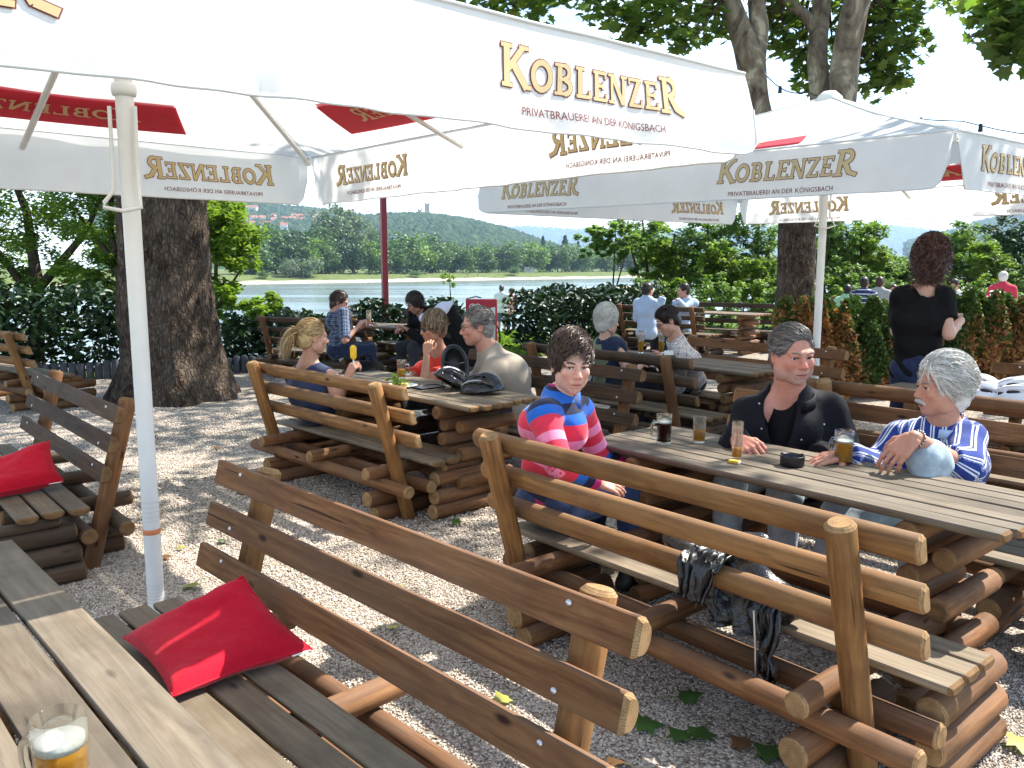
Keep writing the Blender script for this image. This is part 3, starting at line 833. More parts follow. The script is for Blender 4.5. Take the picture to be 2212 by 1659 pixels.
# ================================================================== TREES, HEDGES, BUSHES OF THE NEAR BANK
# ---- spots where the unseen shade leaves are left out to let sun in, on the plane 0.6 m above the yard: (x, y, rx, ry)
SUNNY = [(-1.0, 3.45, 1.4, 1.6), (-1.0, 1.2, 1.1, .75), (0.3, 2.4, 1.0, .8), (2.0, 2.5, 1.1, 1.05), (2.0, 3.15, 1.05, 1.0), (1.35, 1.6, .8, .6), (.8, 1.75, 1.1, .65), (2.9, 5.0, 1.1, .9),
         (1.75, 7.25, 1.25, .9), (3.0, 6.9, .6, .6), (3.2, 5.95, .45, .4), (4.0, 9.7, 1.7, .8), (6.5, 10.5, 1.5, 1.0), (-2.3, 5.0, .7, .22), (-2.0, 5.7, .9, .16), (-2.4, 6.6, .9, .14),
         (-.9, 4.3, .5, .3), (.3, 6.9, .35, .6), (-3.0, 6.9, .3, .2), (-4.6, 7.4, .8, .12), (-3.6, 8.4, .5, .1), (1.0, 10.5, 1.4, .7),
         (-2.75, 2.8, 2.5, 2.3), (1.85, 7.4, 2.6, 2.5)]       # the last two: leaves left out so that both umbrellas stay sunlit
def sunny(gx, gy):
    if mnoise.noise((gx * 1.9, gy * 1.9, 4.2)) > .38: return True        # small chance gaps in the leaf cover
    return any(((gx - x) / rx) ** 2 + ((gy - y) / ry) ** 2 < 1 for x, y, rx, ry in SUNNY)
shade = []  # unseen leaf clumps added overhead for the shade they cast
r_ = random.Random(11)
for ix in range(-22, 15):
    for iy in range(-1, 30):
        for lay in range(2):
            gx_, gy_ = ix * .52 + r_.uniform(-.3, .3), iy * .52 + r_.uniform(-.3, .3)
            if (gx_ < -5 and gy_ > 10.3 + .35 * (gx_ + 5)) or gy_ > 13.5 or (gx_ > 5 and gy_ > 9): continue
            if sunny(gx_, gy_) or r_.random() < (.05 if gy_ < 9 else .14): continue
            z = r_.uniform(5.6, 8.6)
            z = max(z, 2.15 + .40 * (gy_ + 3.6))
            s = (z - .6) / SUN_DIR.z
            shade.append((gx_ + SUN_DIR.x * s, gy_ + SUN_DIR.y * s, z))  # set up along the sun's ray from the spot to be shaded
shade = np.array(shade)

def limb(name, parent, pts, rads, seed, mat='plane_bark', n=14, rough=.05, lobes=0, flare=0.0, sub=5):
    return trunk_mesh(name, pts, rads, n, rough, 2.2, lobes, seed, sub, flare).obj(name, M[mat], parent)

# ---- the big plane tree at the left
TL = Vector((-4.02, 9.75, 0))
r = thing('plane_tree', 'massive dark furrowed plane tree trunk standing on the gravel behind the white pole', 'tree', TL)
limb('trunk', r, [(0, 0, -.15), (0, 0, .12), (.0, 0, .55), (-.02, 0, 1.4), (0, .02, 3.0), (.1, .1, 5.0), (.1, .1, 6.2)], [.80, .70, .575, .50, .465, .44, .42], 3, 'bark', 96, .10, 7, .9, 18)
for i, (a, ln) in enumerate(((.3, 5.5), (2.2, 4), (4.0, 4), (5.6, 5))):
    d = Vector((math.cos(a), math.sin(a), 0))
    limb('limb', r, [(0.1, .1, 5.6), tuple(d * ln * .4 + Vector((0, 0, 7.0))), tuple(d * ln + Vector((0, 0, 8.0)))], [.24, .15, .05], i, 'bark', 10)
sel = shade[(shade[:, 0] < 1.2)]
leaf_obj('crown', clump_points(sel - np.array(TL), .46, 22), .19, 'oval', 'plane', r)  # all unseen shade clumps, placed to darken the yard below

# ---- the forked plane tree at the right
TR = Vector((4.25, 12.5, 0))
def loc(px, py, Y): return tuple(at(px, py, Y=Y) - TR)
r = thing('plane_tree', 'tall plane tree with forked mottled stems rising behind the right umbrella', 'tree', TR)
limb('trunk', r, [(0, 0, -.15), (0, 0, .3), (0, 0, 1.2), (-.02, 0, 2.2), (.02, 0, 2.9), (.05, 0, 3.2)], [.42, .32, .27, .265, .30, .27], 5, 'bark', 26, .07, 5, .6, 8)
limb('limb', r, [(-.05, 0, 2.7), loc(1640, 250, 12.5), loc(1622, 130, 12.5), loc(1590, 40, 12.5), loc(1560, -60, 12.5), loc(1530, -330, 12.4)], [.21, .185, .20, .155, .145, .08], 7, 'plane_bark', 20, .09)
limb('limb', r, [loc(1628, 160, 12.52), loc(1640, 60, 12.55), loc(1634, -20, 12.6), loc(1640, -350, 12.8)], [.15, .13, .12, .06], 8, 'plane_bark', 16, .06)
limb('limb', r, [(.05, 0, 2.7), loc(1772, 240, 12.7), loc(1766, 130, 12.8), loc(1772, 30, 12.9), loc(1790, -100, 13), loc(1800, -400, 13)], [.19, .155, .145, .135, .12, .06], 9, 'plane_bark', 18, .05)
limb('limb', r, [(.10, 0.05, 2.7), loc(1812, 240, 12.4), loc(1826, 130, 12.4), loc(1842, 40, 12.3), loc(1868, -60, 12.2), loc(1930, -330, 12)], [.20, .20, .195, .185, .175, .09], 10, 'plane_bark', 20, .07)
limb('limb', r, [loc(1768, 75, 12.85), loc(1740, 35, 12.9), loc(1700, 0, 13), loc(1640, -80, 13.2)], [.10, .085, .08, .05], 12, 'plane_bark', 12, .05)
tw = MB()
seen = []
for px, py, Y, rr, nn in ((1035, -8, 13, .35, 40), (1075, 2, 13, .4, 60), (1120, 8, 13.2, .42, 60), (1165, 10, 13, .38, 55), (1200, -5, 13, .35, 40), (1290, 5, 12.5, .42, 60), (1335, 30, 12.3, .45, 70), (1375, 55, 12.2, .42, 70),
                      (1420, 30, 12.4, .48, 80), (1455, 72, 12.2, .40, 70), (1478, 96, 12.2, .22, 26), (1500, 40, 12.5, .46, 80), (1535, 15, 12.8, .44, 70), (1545, 62, 12.8, .3, 36), (1400, -20, 12.6, .6, 90), (1580, -10, 13, .5, 60),
                      (1670, 30, 13.2, .40, 60), (1695, 75, 13.2, .38, 60), (1725, 95, 13.3, .34, 50), (1668, 100, 13.3, .26, 26), (1720, 45, 13.4, .42, 60), (1690, -10, 13.3, .5, 70), (1745, 140, 13.5, .36, 54), (1748, 175, 13.5, .30, 36), (1735, 120, 13.6, .3, 36),
                      (1800, 20, 13.6, .5, 70), (1800, 95, 13.7, .38, 50), (1870, 40, 13.2, .5, 90), (1880, 95, 13.2, .5, 90), (1910, 140, 13.2, .46, 90), (1890, 175, 13.2, .40, 66), (1930, 60, 13, .5, 90), (1950, 105, 13, .42, 70), (1965, 20, 13, .36, 46),
                      (1925, 10, 13, .5, 90), (1940, 175, 13.2, .26, 30), (1865, 150, 13.4, .42, 66), (1978, 88, 13, .22, 22), (1850, -20, 13, .6, 90)):
    c = Vector(loc(px, py, Y)); seen.append((c, rr, nn))
    e = c + Vector((0, 0, -.1)); a = Vector((0.2 if px > 1700 else -.5, .2, 5.6))
    tw.tube([c + (a - c) * .45 + Vector((0, 0, .25)), c + (a - c) * .18 + Vector((0, 0, .06)), e], [.03, .018, .006], 5)
P = np.vstack([clump_points(np.array([c]), rr, int(nn * .92), .8) for c, rr, nn in seen])
leaf_obj('crown', P, .175, 'plane', 'plane', r, .5, .5)
sel = shade[(shade[:, 0] >= 1.2) & ((shade[:, 1] >= 9.0) | (shade[:, 0] < 4))]
leaf_obj('shade_crown', clump_points(sel - np.array(TR), .46, 22), .19, 'oval', 'plane', r)  # unseen leaves above the view, added for their shadow
tw.obj('twigs', M['bark'], r)['kind'] = 'stuff'

# ---- a third plane tree, its trunk right of the frame
T3 = Vector((7.6, 8.2, 0))
def loc3(px, py, Y): return tuple(at(px, py, Y=Y) - T3)
r = thing('plane_tree', 'plane tree whose leafy branch hangs into the top right corner of the view', 'tree', T3)
limb('trunk', r, [(0, 0, -.15), (0, 0, .5), (0, 0, 2), (-.1, 0, 4), (-.2, 0, 6)], [.5, .38, .34, .3, .25], 21, 'plane_bark', 22, .06, 5, .6)
limb('limb', r, [(-.1, 0, 4.2), loc3(2290, -60, 8.6), loc3(2200, 20, 8.8), loc3(2120, 70, 9.0), loc3(2086, 82, 9.0)], [.16, .10, .05, .018, .006], 22, 'plane_bark', 10)
P = np.vstack([clump_points(np.array([loc3(px, py, Y)]), rr, nn, .8) for px, py, Y, rr, nn in
     ((2045, 0, 9, .14, 12), (2110, 15, 9, .26, 34), (2140, 55, 9, .26, 40), (2150, 20, 9, .3, 46), (2185, 40, 8.8, .36, 60), (2180, 95, 8.8, .28, 40), (2200, 125, 8.8, .24, 34), (2212, 70, 8.8, .36, 60), (2225, 20, 8.8, .4, 70), (2240, 110, 8.6, .3, 50), (2230, 150, 8.6, .22, 26))])
leaf_obj('crown', P, .16, 'plane', 'plane', r, .5, .5)
sel = shade[(shade[:, 0] >= 4) & (shade[:, 1] < 9.0)]
leaf_obj('shade_crown', clump_points(sel - np.array(T3), .46, 22), .19, 'oval', 'plane', r)  # more of the unseen clumps added to shade the yard

# ---- bushes and small trees
def leafy_tree(name, label, cat, x, y, stems, blobs, leaf, per, kind, mat, group=None, seed=0, z=0.0, lump=.45, n=30, bark='bark'):
    """blobs: (dx, dy, z, rx, ry, rz) ellipsoids of leaf clumps; stems: point lists"""
    r = thing(name, label, cat, (x, y, z), 0, group)
    b = MB()
    for pts, r0 in stems:
        k = len(pts); b.tube(pts, [r0 * (1 - .8 * i / (k - 1)) for i in range(k)], 7)
    b.obj('trunk' if cat == 'tree' else 'stem', M[bark], r)
    P = []
    for i, (dx, dy, dz, rx, ry, rz) in enumerate(blobs):
        cs = crown_centers(n, (rx, ry, rz), lump, seed + i * 7, .2) + np.array([dx, dy, dz])
        P.append(clump_points(cs, min(rx, rz) * .28, per))
    leaf_obj('crown' if cat == 'tree' else 'foliage', np.vstack(P), leaf, kind, mat, r)
    return r
leafy_tree('acacia_tree', 'feathery light green tree behind the hedge at the left edge', 'tree', -9.3, 16.0,
           [([(0, 0, -1.2), (.2, 0, 1.2), (.1, 0, 2.6), (-.4, 0, 4)], .16), ([(.1, 0, 1.0), (1.2, 0, 2.2), (1.8, 0, 3.4)], .10), ([(.2, 0, .8), (-.9, .2, 2.2), (-1.4, .2, 3.4)], .09)],
           [(-1.0, 0, 2.9, 1.9, 1.4, 1.5), (1.0, 0, 3.4, 1.6, 1.3, 1.1), (-.2, -.3, 1.5, 1.9, 1.2, .9), (-.6, 0, 4.6, 2.2, 1.5, 1.0), (-1.6, .3, 2.0, 1.6, 1.2, 1.2), (1.2, .4, 2.2, 1.3, 1.0, 1.0)], .10, 150, 'oval', 'acacia', None, 31, n=34)
leafy_tree('acacia_tree', 'feathery green tree with a thin dark trunk between the left edge and the big trunk', 'tree', -6.9, 15.0,
           [([(0, 0, -1.2), (-.1, 0, 1.0), (-.25, 0, 2.2), (-.1, 0, 4)], .12), ([(-.1, 0, .9), (.25, 0, 2.0), (.6, 0, 3.2)], .08), ([(-.2, 0, 1.6), (-.9, 0, 2.6)], .06)],
           [(-.5, 0, 3.3, 1.3, 1.2, 1.2), (.6, 0, 2.9, 1.1, 1.1, .8), (-.3, 0, 1.35, 1.1, .8, .55), (0, 0, 4.4, 1.5, 1.2, .9), (.3, .3, 2.2, 1.4, 1.0, 1.0)], .095, 140, 'oval', 'acacia', None, 37, n=30)
leafy_tree('young_tree', 'sunlit yellow-green young tree just right of the massive trunk', 'tree', -5.3, 14.6,
           [([(0, 0, -.9), (.1, 0, 1.0), (.2, 0, 2.6)], .07), ([(.1, 0, .8), (.7, 0, 1.7)], .04)],
           [(.25, 0, 2.5, .75, .7, .85), (.45, -.1, 1.55, .65, .6, .6), (.75, -.2, .75, .8, .6, .45), (.0, 0, 3.3, .6, .6, .5), (.1, .2, 2.0, .7, .6, .9)], .11, 80, 'oval', 'spring', None, 41, n=24)
leafy_tree('sapling', 'thin sapling with a tuft of bright leaves in front of the river', 'tree', at(972, 700, Y=20).x, 20, [([(0, 0, -.9), (.02, 0, .7), (0, 0, 1.5)], .025)],
           [(-.02, 0, 1.25, .22, .2, .28), (.03, 0, .62, .10, .1, .30)], .09, 12, 'oval', 'spring', None, 43, n=12)
mid = [  # px, depth, crown bottom/top px, half width px, kind
    (1318, 21.0, 472, 560, 75, 'bush'), (1400, 22.5, 430, 600, 70, 'bush'), (1445, 21.5, 470, 640, 60, 'acacia'), (1520, 22.0, 420, 610, 75, 'bush'), (1560, 21.0, 520, 640, 60, 'acacia'), (1630, 22.0, 420, 600, 70, 'bush'),
    (1650, 20.5, 545, 650, 50, 'acacia'), (1800, 21.5, 430, 600, 70, 'bush'), (1870, 22.0, 455, 600, 60, 'acacia'), (1905, 23.0, 520, 640, 60, 'bush'), (1845, 20.5, 560, 650, 80, 'bush'), (1965, 24, 560, 640, 50, 'bush'), (2090, 23.0, 470, 600, 60, 'bush'),
    (2150, 21.0, 520, 640, 60, 'acacia'), (2200, 22.0, 460, 600, 70, 'fardark'), (2230, 20.0, 560, 650, 60, 'bush'), (2030, 23.5, 540, 640, 50, 'bush')]
mid += [(px, 25.5 + .3 * (k % 3), 500 + 14 * (k % 4), 668, 66, ('bush', 'acacia', 'bush')[k % 3]) for k, px in enumerate((1450, 1540, 1600, 1660, 1800, 1860, 1930, 2000, 2070, 2130, 2190, 2250))]
cnt_ = {}
for i, (px, Y, y0, y1, hw, mt) in enumerate(sorted(mid)):
    top, bot = at(px, y0, Y=Y), at(px, y1, Y=Y)
    w_ = hw * Y / FPX; zc = (top.z + bot.z) / 2; hz = (top.z - bot.z) / 2
    big = y1 - y0 > 140
    where = 'left of the right-hand trunk' if px < 1700 else ('between the right-hand trunk and the standing woman' if px < 2000 else 'beyond the standing woman at the right edge')
    key = (big, where); cnt_[key] = cnt_.get(key, 0) + 1; nth = ORDW[cnt_[key] - 1]
    leafy_tree('small_tree' if big else 'bush', nth + (' small loose tree on the bank ' if big else ' sunlit bush on the bank ') + where, 'tree' if big else 'bush', top.x, Y,
               [([(0, 0, -.5), (.1, 0, bot.z * .6), (.15 * (-1) ** i, 0, zc + hz * .6)], .10 if big else .04), ([(.05, 0, bot.z * .3), (.5 * (-1) ** i, 0, zc)], .06 if big else .03)],
               [(-.25 * w_, 0, zc + .25 * hz, w_ * .8, w_ * .7, hz * .75), (.3 * w_, .2, zc - .15 * hz, w_ * .8, w_ * .7, hz * .8), (0, 0, zc - .55 * hz, w_, w_ * .8, hz * .45)],
               .11, 62, 'oval', mt, 'small trees on the bank ' + where if big else 'low bushes on the bank ' + where, 50 + i, n=26)

for i, px in enumerate(range(1385, 2300, 58)):
    Y = 18.6 + (i * 37 % 10) * .14; c = at(px, 640, Y=Y)
    where = ('left of the right-hand trunk', 'between the right-hand trunk and the standing woman', 'at the right edge')[0 if px < 1700 else (1 if px < 1990 else 2)]
    key = ('belt', where); cnt_[key] = cnt_.get(key, 0) + 1
    leafy_tree('bush', ORDW[cnt_[key] - 1] + ' knee-high bush, counted rightwards, ' + where, 'bush', c.x, Y, [([(0, 0, -.1), (.05, 0, .3), (.1, 0, .8)], .02)], [(0, 0, .62, .52, .45, .62 + .15 * ((i * 13) % 5) / 5)], .10, 40, 'oval', ('bush', 'acacia', 'bush')[i % 3],
               'low bush belt ' + where, 90 + i, n=34)
# ---- clipped laurel hedges
def hedge(name, label, pts, h, d, mat, leaf, per_m, seed, stems=True, top_var=.14, group=None):
    a, b_ = Vector((*pts[0], 0)), Vector((*pts[-1], 0))
    r = thing(name, label, 'hedge', (a + b_) / 2, 0, group); P = []; b = MB()
    rr = np.random.default_rng(seed)
    for (x0, y0), (x1, y1) in zip(pts, pts[1:]):
        L = math.hypot(x1 - x0, y1 - y0); n = int(per_m * L)
        tx, ty = (x1 - x0) / L, (y1 - y0) / L
        s = rr.uniform(0, L, n); q = rr.normal(size=n); q = np.clip(q, -1.6, 1.6) * d / 2.4
        f = rr.random(n) ** .75
        hh = h + top_var * np.array([mnoise.noise((s_ * 1.6 + seed, 0, 0)) + .6 * mnoise.noise((s_ * 5 + seed, 1, 0)) for s_ in s])
        P.append(np.stack([x0 + tx * s - ty * q, y0 + ty * s + tx * q, .06 + f * hh * (1 - .25 * (np.abs(q) / d) ** 2)], 1))
        for k in range(int(L * 5)):
            s_ = rr.uniform(0, L); q_ = rr.normal() * d * .2
            p0 = Vector((x0 + tx * s_ - ty * q_, y0 + ty * s_ + tx * q_, 0)) - r.location
            b.tube([p0 + Vector((0, 0, -.05)), p0 + Vector((rr.normal() * .06, rr.normal() * .06, h * .5)), p0 + Vector((rr.normal() * .12, rr.normal() * .12, h * .95))], [.014, .010, .004], 4, caps=False)
    P = np.vstack(P) - np.array(r.location)
    leaf_obj('foliage', P, leaf, 'oval', mat, r, .35)
    b.obj('stems', M['bark'], r)['kind'] = 'stuff'
    return r
hedge('laurel_hedge', 'dark laurel hedge behind the palisade edging at the left edge', [(-13, 9.4), (-8.6, 10.9), (-5.9, 11.9), (-5.0, 12.2)], 1.25, .8, 'laurel', .13, 1500, 1)
hedge('laurel_hedge', 'dark laurel hedge between the massive trunk and the man with the long dark hair', [(-4.4, 12.6), (-3.3, 12.9), (-2.4, 13.5)], .74, .7, 'laurel', .13, 1500, 2, top_var=.2)
hedge('laurel_hedge', 'dark laurel hedge at the foot of the red post', [(-2.55, 13.7), (-1.5, 14.4), (-1.0, 14.8)], .86, .6, 'laurel', .13, 1400, 3, top_var=.26)
hedge('laurel_hedge', 'big dark laurel hedge right of the red sign board', [(.15, 14.6), (1.3, 15.5), (2.9, 17.0)], 1.12, .8, 'laurel', .13, 1700, 4, top_var=.2)
# ---- row of conifers, half of them browned
def conifer(label, x, y, w, h, brown, seed, group):
    r = thing('conifer_shrub', label, 'shrub', (x, y, 0), 0, group)
    rr = np.random.default_rng(seed); n = 7000
    a = rr.uniform(0, 2 * PI, n); f = rr.random(n) ** .8; q = rr.random(n) ** .22
    R = w / 2 * q * (1 + .22 * np.sin(a * 3 + f * 9 + seed)) * (1 - .25 * f ** 3)
    P = np.stack([R * np.cos(a), R * np.sin(a) * .85, .05 + f * h * (1 + .06 * np.sin(a * 4))], 1)
    br = rr.random(n) < np.clip(brown + (.35 - f) * 1.3 + .3 * np.sin(a * 2 + seed), 0, 1)
    if br.sum() > 5: leaf_obj('brown_sprays', P[br], .075, 'oval', 'dead', r, .1, -.5)
    if (~br).sum() > 5: leaf_obj('green_sprays', P[~br], .075, 'oval', 'thuja', r, .1, -.5)
    b = MB(); b.tube([(0, 0, -.05), (0, 0, h * .9)], [.03, .006], 6); b.obj('stem', M['bark'], r)
for i, (px, Y, wpx, top, brown, lab) in enumerate((
        (1716, 9.3, 74, 662, 1.2, 'browned conifer shrub beside the right-hand trunk'), (1762, 9.5, 60, 664, 1.1, 'browned conifer shrub behind the white pole of the right umbrella'), (1812, 9.6, 74, 668, 1.0, 'browned conifer shrub right of the white pole'),
        (1868, 9.8, 80, 660, .22, 'green conifer shrub between a browned one and the standing woman'), (1928, 9.9, 78, 668, .7, 'half-browned conifer shrub at the standing woman\'s left side'), (1995, 10.1, 80, 650, .6, 'half-browned conifer shrub behind the standing woman'),
        (2070, 10.3, 84, 640, .5, 'conifer with a green top at the standing woman\'s hand'), (2130, 10.5, 80, 645, .75, 'mostly brown conifer near the right edge'), (2195, 10.7, 84, 652, .85, 'brown conifer at the right edge of the hedge row'))):
    p = at(px, top, Y=Y)
    conifer(lab, p.x, Y, wpx * Y / FPX * 1.15, p.z, brown, 60 + i, 'row of conifer shrubs')
# ---- concrete palisade edging at the foot of the left hedge: each post its own part
M['palisade'] = plain('grey_concrete', (0.065, 0.068, 0.080), .9, .15, var=.25, scale=12, bump=.3)
r = thing('palisade_edging', 'low edging of upright grey concrete posts at the foot of the left hedge', 'edging', (-7.6, 10.6, 0))
b = MB(); b.tube([(0, 0, -.1), (0, 0, .235), (0, 0, .25)], [.052, .052, .036], 8); pm = b.mesh('palisade_post', M['palisade'])
x, y = -9.6, 9.95
for k in range(62):
    link('palisade_post', pm, r, (x + 7.6, y - 10.6, r_.uniform(-.02, .015)), (0, 0, r_.uniform(0, 6)))
    x += .100; y += .0366 if x > -8 else .034
# ================================================================== LOG BENCHES AND TABLES
def log_mesh(name, L, r, mats, n=14, seg=5, seed=0, bev=.010):
    """round log along x with chamfered sawn ends; slot 1 = end grain"""
    xs_ = [-L / 2, -L / 2 + bev] + [-L / 2 + bev + (L - 2 * bev) * k / seg for k in range(1, seg)] + [L / 2 - bev, L / 2]
    V, F, MI = [], [], []
    for i, x in enumerate(xs_):
        e = i in (0, len(xs_) - 1)
        for k in range(n):
            a = 2 * PI * k / n
            rr = (r - bev * .9 if e else r) * (1 + .035 * mnoise.noise((x * 1.6 + seed * 7.7, math.cos(a), math.sin(a))))
            oy = .006 * mnoise.noise((x * .9 + seed * 3.1, 0, 0)); oz = .006 * mnoise.noise((x * .9, seed * 5.1, 2))
            V.append((x, rr * math.cos(a) + oy, rr * math.sin(a) + oz))
    for i in range(len(xs_) - 1):
        for k in range(n):
            k2 = (k + 1) % n
            F.append((i * n + k, i * n + k2, (i + 1) * n + k2, (i + 1) * n + k)); MI.append(1 if i in (0, len(xs_) - 2) else 0)
    m = len(xs_) - 1
    F.append(tuple(range(n - 1, -1, -1))); MI.append(1); F.append(tuple(m * n + k for k in range(n))); MI.append(1)
    me = mesh(name, V, F, mats, False, MI)
    me.polygons.foreach_set('use_smooth', [mi == 0 for mi in MI])
    return me

def half_log_mesh(name, L, w, t_, mats, flat='y', seed=0, rnd=.35, bev=.012, seg=4):
    """half log along x: flat face on +y (rails) or +z (planks); w = width of the flat, t_ = thickness; the back is rounded"""
    prof = []
    for k in range(9):
        a = PI * k / 8
        prof.append((-math.cos(a) * w / 2, -(math.sin(a) ** .75) * t_ * (1 - .18) - t_ * .18 if 0 < k < 8 else -t_ * .18))
    prof = [(-w / 2 + .004, 0)] + prof + [(w / 2 - .004, 0)]
    cy = -t_ / 2
    xs_ = [0, bev] + [bev + (L - 2 * bev) * k / seg for k in range(1, seg)] + [L - bev, L]
    V, F, MI = [], [], []
    n = len(prof)
    for i, x in enumerate(xs_):
        e = i in (0, len(xs_) - 1); sc = 1 - (bev * 2.0 / t_ * .55 if e else 0)
        for (a, b) in prof:
            wob = 1 + .03 * mnoise.noise((x * 1.5 + seed * 9.1, a * 8, b * 8))
            aa, bb = a * (sc if not e else 1 - bev * 1.6 / w) * wob, (b if not e else cy + (b - cy) * sc)
            bb += .004 * mnoise.noise((x * .8 + seed * 4.4, 3, 1))
            V.append((x - L / 2, bb, aa) if flat == 'y' else (x - L / 2, aa, bb))
    for i in range(len(xs_) - 1):
        for k in range(n):
            k2 = (k + 1) % n
            q = (i * n + k, i * n + k2, (i + 1) * n + k2, (i + 1) * n + k)
            F.append(q if flat == 'y' else q[::-1]); MI.append(1 if i in (0, len(xs_) - 2) else 0)
    m = len(xs_) - 1
    c0, c1 = tuple(range(n - 1, -1, -1)), tuple(m * n + k for k in range(n))
    F += [c0, c1] if flat == 'y' else [c0[::-1], c1[::-1]]; MI += [1, 1]
    me = mesh(name, V, F, mats, False, MI)
    bm = bmesh.new(); bm.from_mesh(me); bmesh.ops.recalc_face_normals(bm, faces=bm.faces); bm.to_mesh(me); bm.free()
    sm = [False] * len(me.polygons)
    for p in me.polygons:
        if MI[p.index] == 0:
            nn_ = p.normal.y if flat == 'y' else p.normal.z
            sm[p.index] = nn_ < .5
    me.polygons.foreach_set('use_smooth', sm)
    return me

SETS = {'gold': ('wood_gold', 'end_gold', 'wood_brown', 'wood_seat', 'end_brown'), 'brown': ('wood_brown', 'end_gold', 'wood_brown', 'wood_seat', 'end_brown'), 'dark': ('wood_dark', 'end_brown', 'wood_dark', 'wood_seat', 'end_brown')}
GEO = {}
for key, (pm_, em_, lm_, sm_, be_) in SETS.items():
    GEO[key] = dict(
        post=[log_mesh('post', .93, .043, [M['wood_gold'] if key != 'dark' else M['wood_brown'], M[em_]], 16, 6, s, .013) for s in (1, 2)],
        rail=[half_log_mesh('back_rail', 1.91, .088, .050, [M[pm_], M[em_]], 'y', s) for s in (1, 2, 3)],
        plank=[half_log_mesh('seat_plank', 1.95, .098, .036, [M[sm_], M[be_]], 'z', s) for s in (4, 5)],
        beam=[log_mesh('runner_log', 1.93, .040, [M[lm_], M[em_]], 14, 6, s) for s in (6, 7)],
        cross=[log_mesh('cross_log', .62, .040, [M[lm_], M[em_]], 14, 3, s) for s in (8, 9, 10)],
        foot=[log_mesh('foot_log', .56, .050, [M[lm_], M[em_]], 14, 3, s) for s in (11, 12)],
        end=[log_mesh('end_log', .50, .049, [M[lm_], M[em_]], 14, 3, s) for s in (13, 14)])
b = MB(); b.lathe([(.0001, .004), (.006, .003), (.009, 0), (.009, -.004)], 8)
SCREW = b.mesh('screw', plain('bare_steel', (.55, .55, .55), .35, .5, 1.0))
def bench(style, label, cx, cy, ang, group='log benches of the beer garden', post_dz=0.0):
    """ang: direction (degrees) that the seat faces"""
    G = GEO[style]
    r = thing('log_bench', label, 'bench', (cx, cy, 0), RAD(ang - 90), group)
    lean = math.atan2(.235, .86)
    for i, x in enumerate((-.765, .765)):
        # post axis from the foot (y .245, z 0) to the top (y .01, z .86)
        c = Vector((x, (.245 + .01) / 2 - .008, .43 - .010 + post_dz))
        o = link('post', G['post'][i], r, c); o.rotation_euler = Matrix(((0, 1, 0), (-math.sin(lean), 0, math.cos(lean)), (math.cos(lean), 0, math.sin(lean)))).to_euler()
    for k, zc in enumerate((.812, .665, .518)):
        yp = .245 - .235 * zc / .86
        o = link('back_rail', G['rail'][k], r, (RNG.uniform(-.012, .012), yp + .043 + .050 - .003, zc + .004), (lean, 0, 0))
        for x in (-.765, .765):
            link('screw', SCREW, o, (x, .001, .018 * (-1) ** k), (-PI / 2, 0, 0))
    for k, y in enumerate((.312, .424, .536)):
        link('seat_plank', G['plank'][k % 2], r, (RNG.uniform(-.012, .012), y, .381 + RNG.uniform(-.002, .002)), (0, 0, PI * (k % 2)))
    for k, (y, z) in enumerate(((.092, .225), (.275, .225))):
        link('runner_log', G['beam'][k], r, (RNG.uniform(-.02, .02), y, z))
    for k, x in enumerate((-.63, .02, .67)):
        link('cross_log', G['cross'][k], r, (x, .285, .304), (0, 0, PI / 2))
    for k, x in enumerate((-.60, .66)):
        link('foot_log', G['foot'][k], r, (x, .27, .139), (0, 0, PI / 2))
        link('foot_log', G['foot'][1 - k], r, (x + .02, .30, .046), (0, 0, PI / 2 + .02))
    for k, x in enumerate((-.915, .915)):
        for j, z in enumerate((.050, .146, .242)):
            link('end_log', G['end'][(k + j) % 2], r, (x + .008 * j * (-1) ** k, .545 + .012 * j, z + (.008 if j == 2 else 0)), (0, 0, PI / 2 + .015 * j))
        link('seat_block', G['end'][k], r, (x, .53, .318), (0, 0, PI / 2)).scale = (.55, .55, .55)
    return r
N_ = 41.0                                      # the direction in which the rows follow one another
BENCH = {}
def B_(key, *a): BENCH[key] = bench(*a)
B_('A', 'brown', 'nearest log bench with a red cushion on its weathered seat', -.335, 2.325, 44 + 180, 'log benches of the beer garden', -.032)
B_('B', 'gold', 'golden log bench seen from behind with a black leather jacket over its rails', .395, 2.745, 40)
B_('C', 'brown', 'log bench on which the man with white hair and moustache sits', 1.985, 4.075, N_ + 180)
B_('I', 'brown', 'log bench back to back with the moustached man\'s bench, facing the white helmets', 2.40, 4.42, N_)
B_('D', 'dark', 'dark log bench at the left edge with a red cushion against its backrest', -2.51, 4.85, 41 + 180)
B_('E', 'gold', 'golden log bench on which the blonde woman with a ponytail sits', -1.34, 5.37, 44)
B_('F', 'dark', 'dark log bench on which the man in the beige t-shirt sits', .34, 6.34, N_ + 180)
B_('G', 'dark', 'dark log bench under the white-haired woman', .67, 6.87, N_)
B_('H', 'brown', 'log bench behind the man in the checked shirt', 2.28, 7.67, N_ - 4 + 180)
B_('J', 'brown', 'log bench by the conifer row, facing the table with the white helmets', 4.22, 5.38, N_ + 180)
B_('L', 'gold', 'log bench end jutting in at the left edge beside the palisade edging', -5.92, 9.15, N_ + 12)
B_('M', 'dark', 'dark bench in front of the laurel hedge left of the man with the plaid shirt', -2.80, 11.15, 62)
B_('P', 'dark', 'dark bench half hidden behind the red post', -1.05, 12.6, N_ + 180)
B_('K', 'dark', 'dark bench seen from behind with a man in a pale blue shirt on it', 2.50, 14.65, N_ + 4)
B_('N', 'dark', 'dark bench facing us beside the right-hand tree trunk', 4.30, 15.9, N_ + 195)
B_('O', 'brown', 'long bench beyond the conifer row with the man in a navy striped shirt', 8.3, 19.0, N_ + 40)
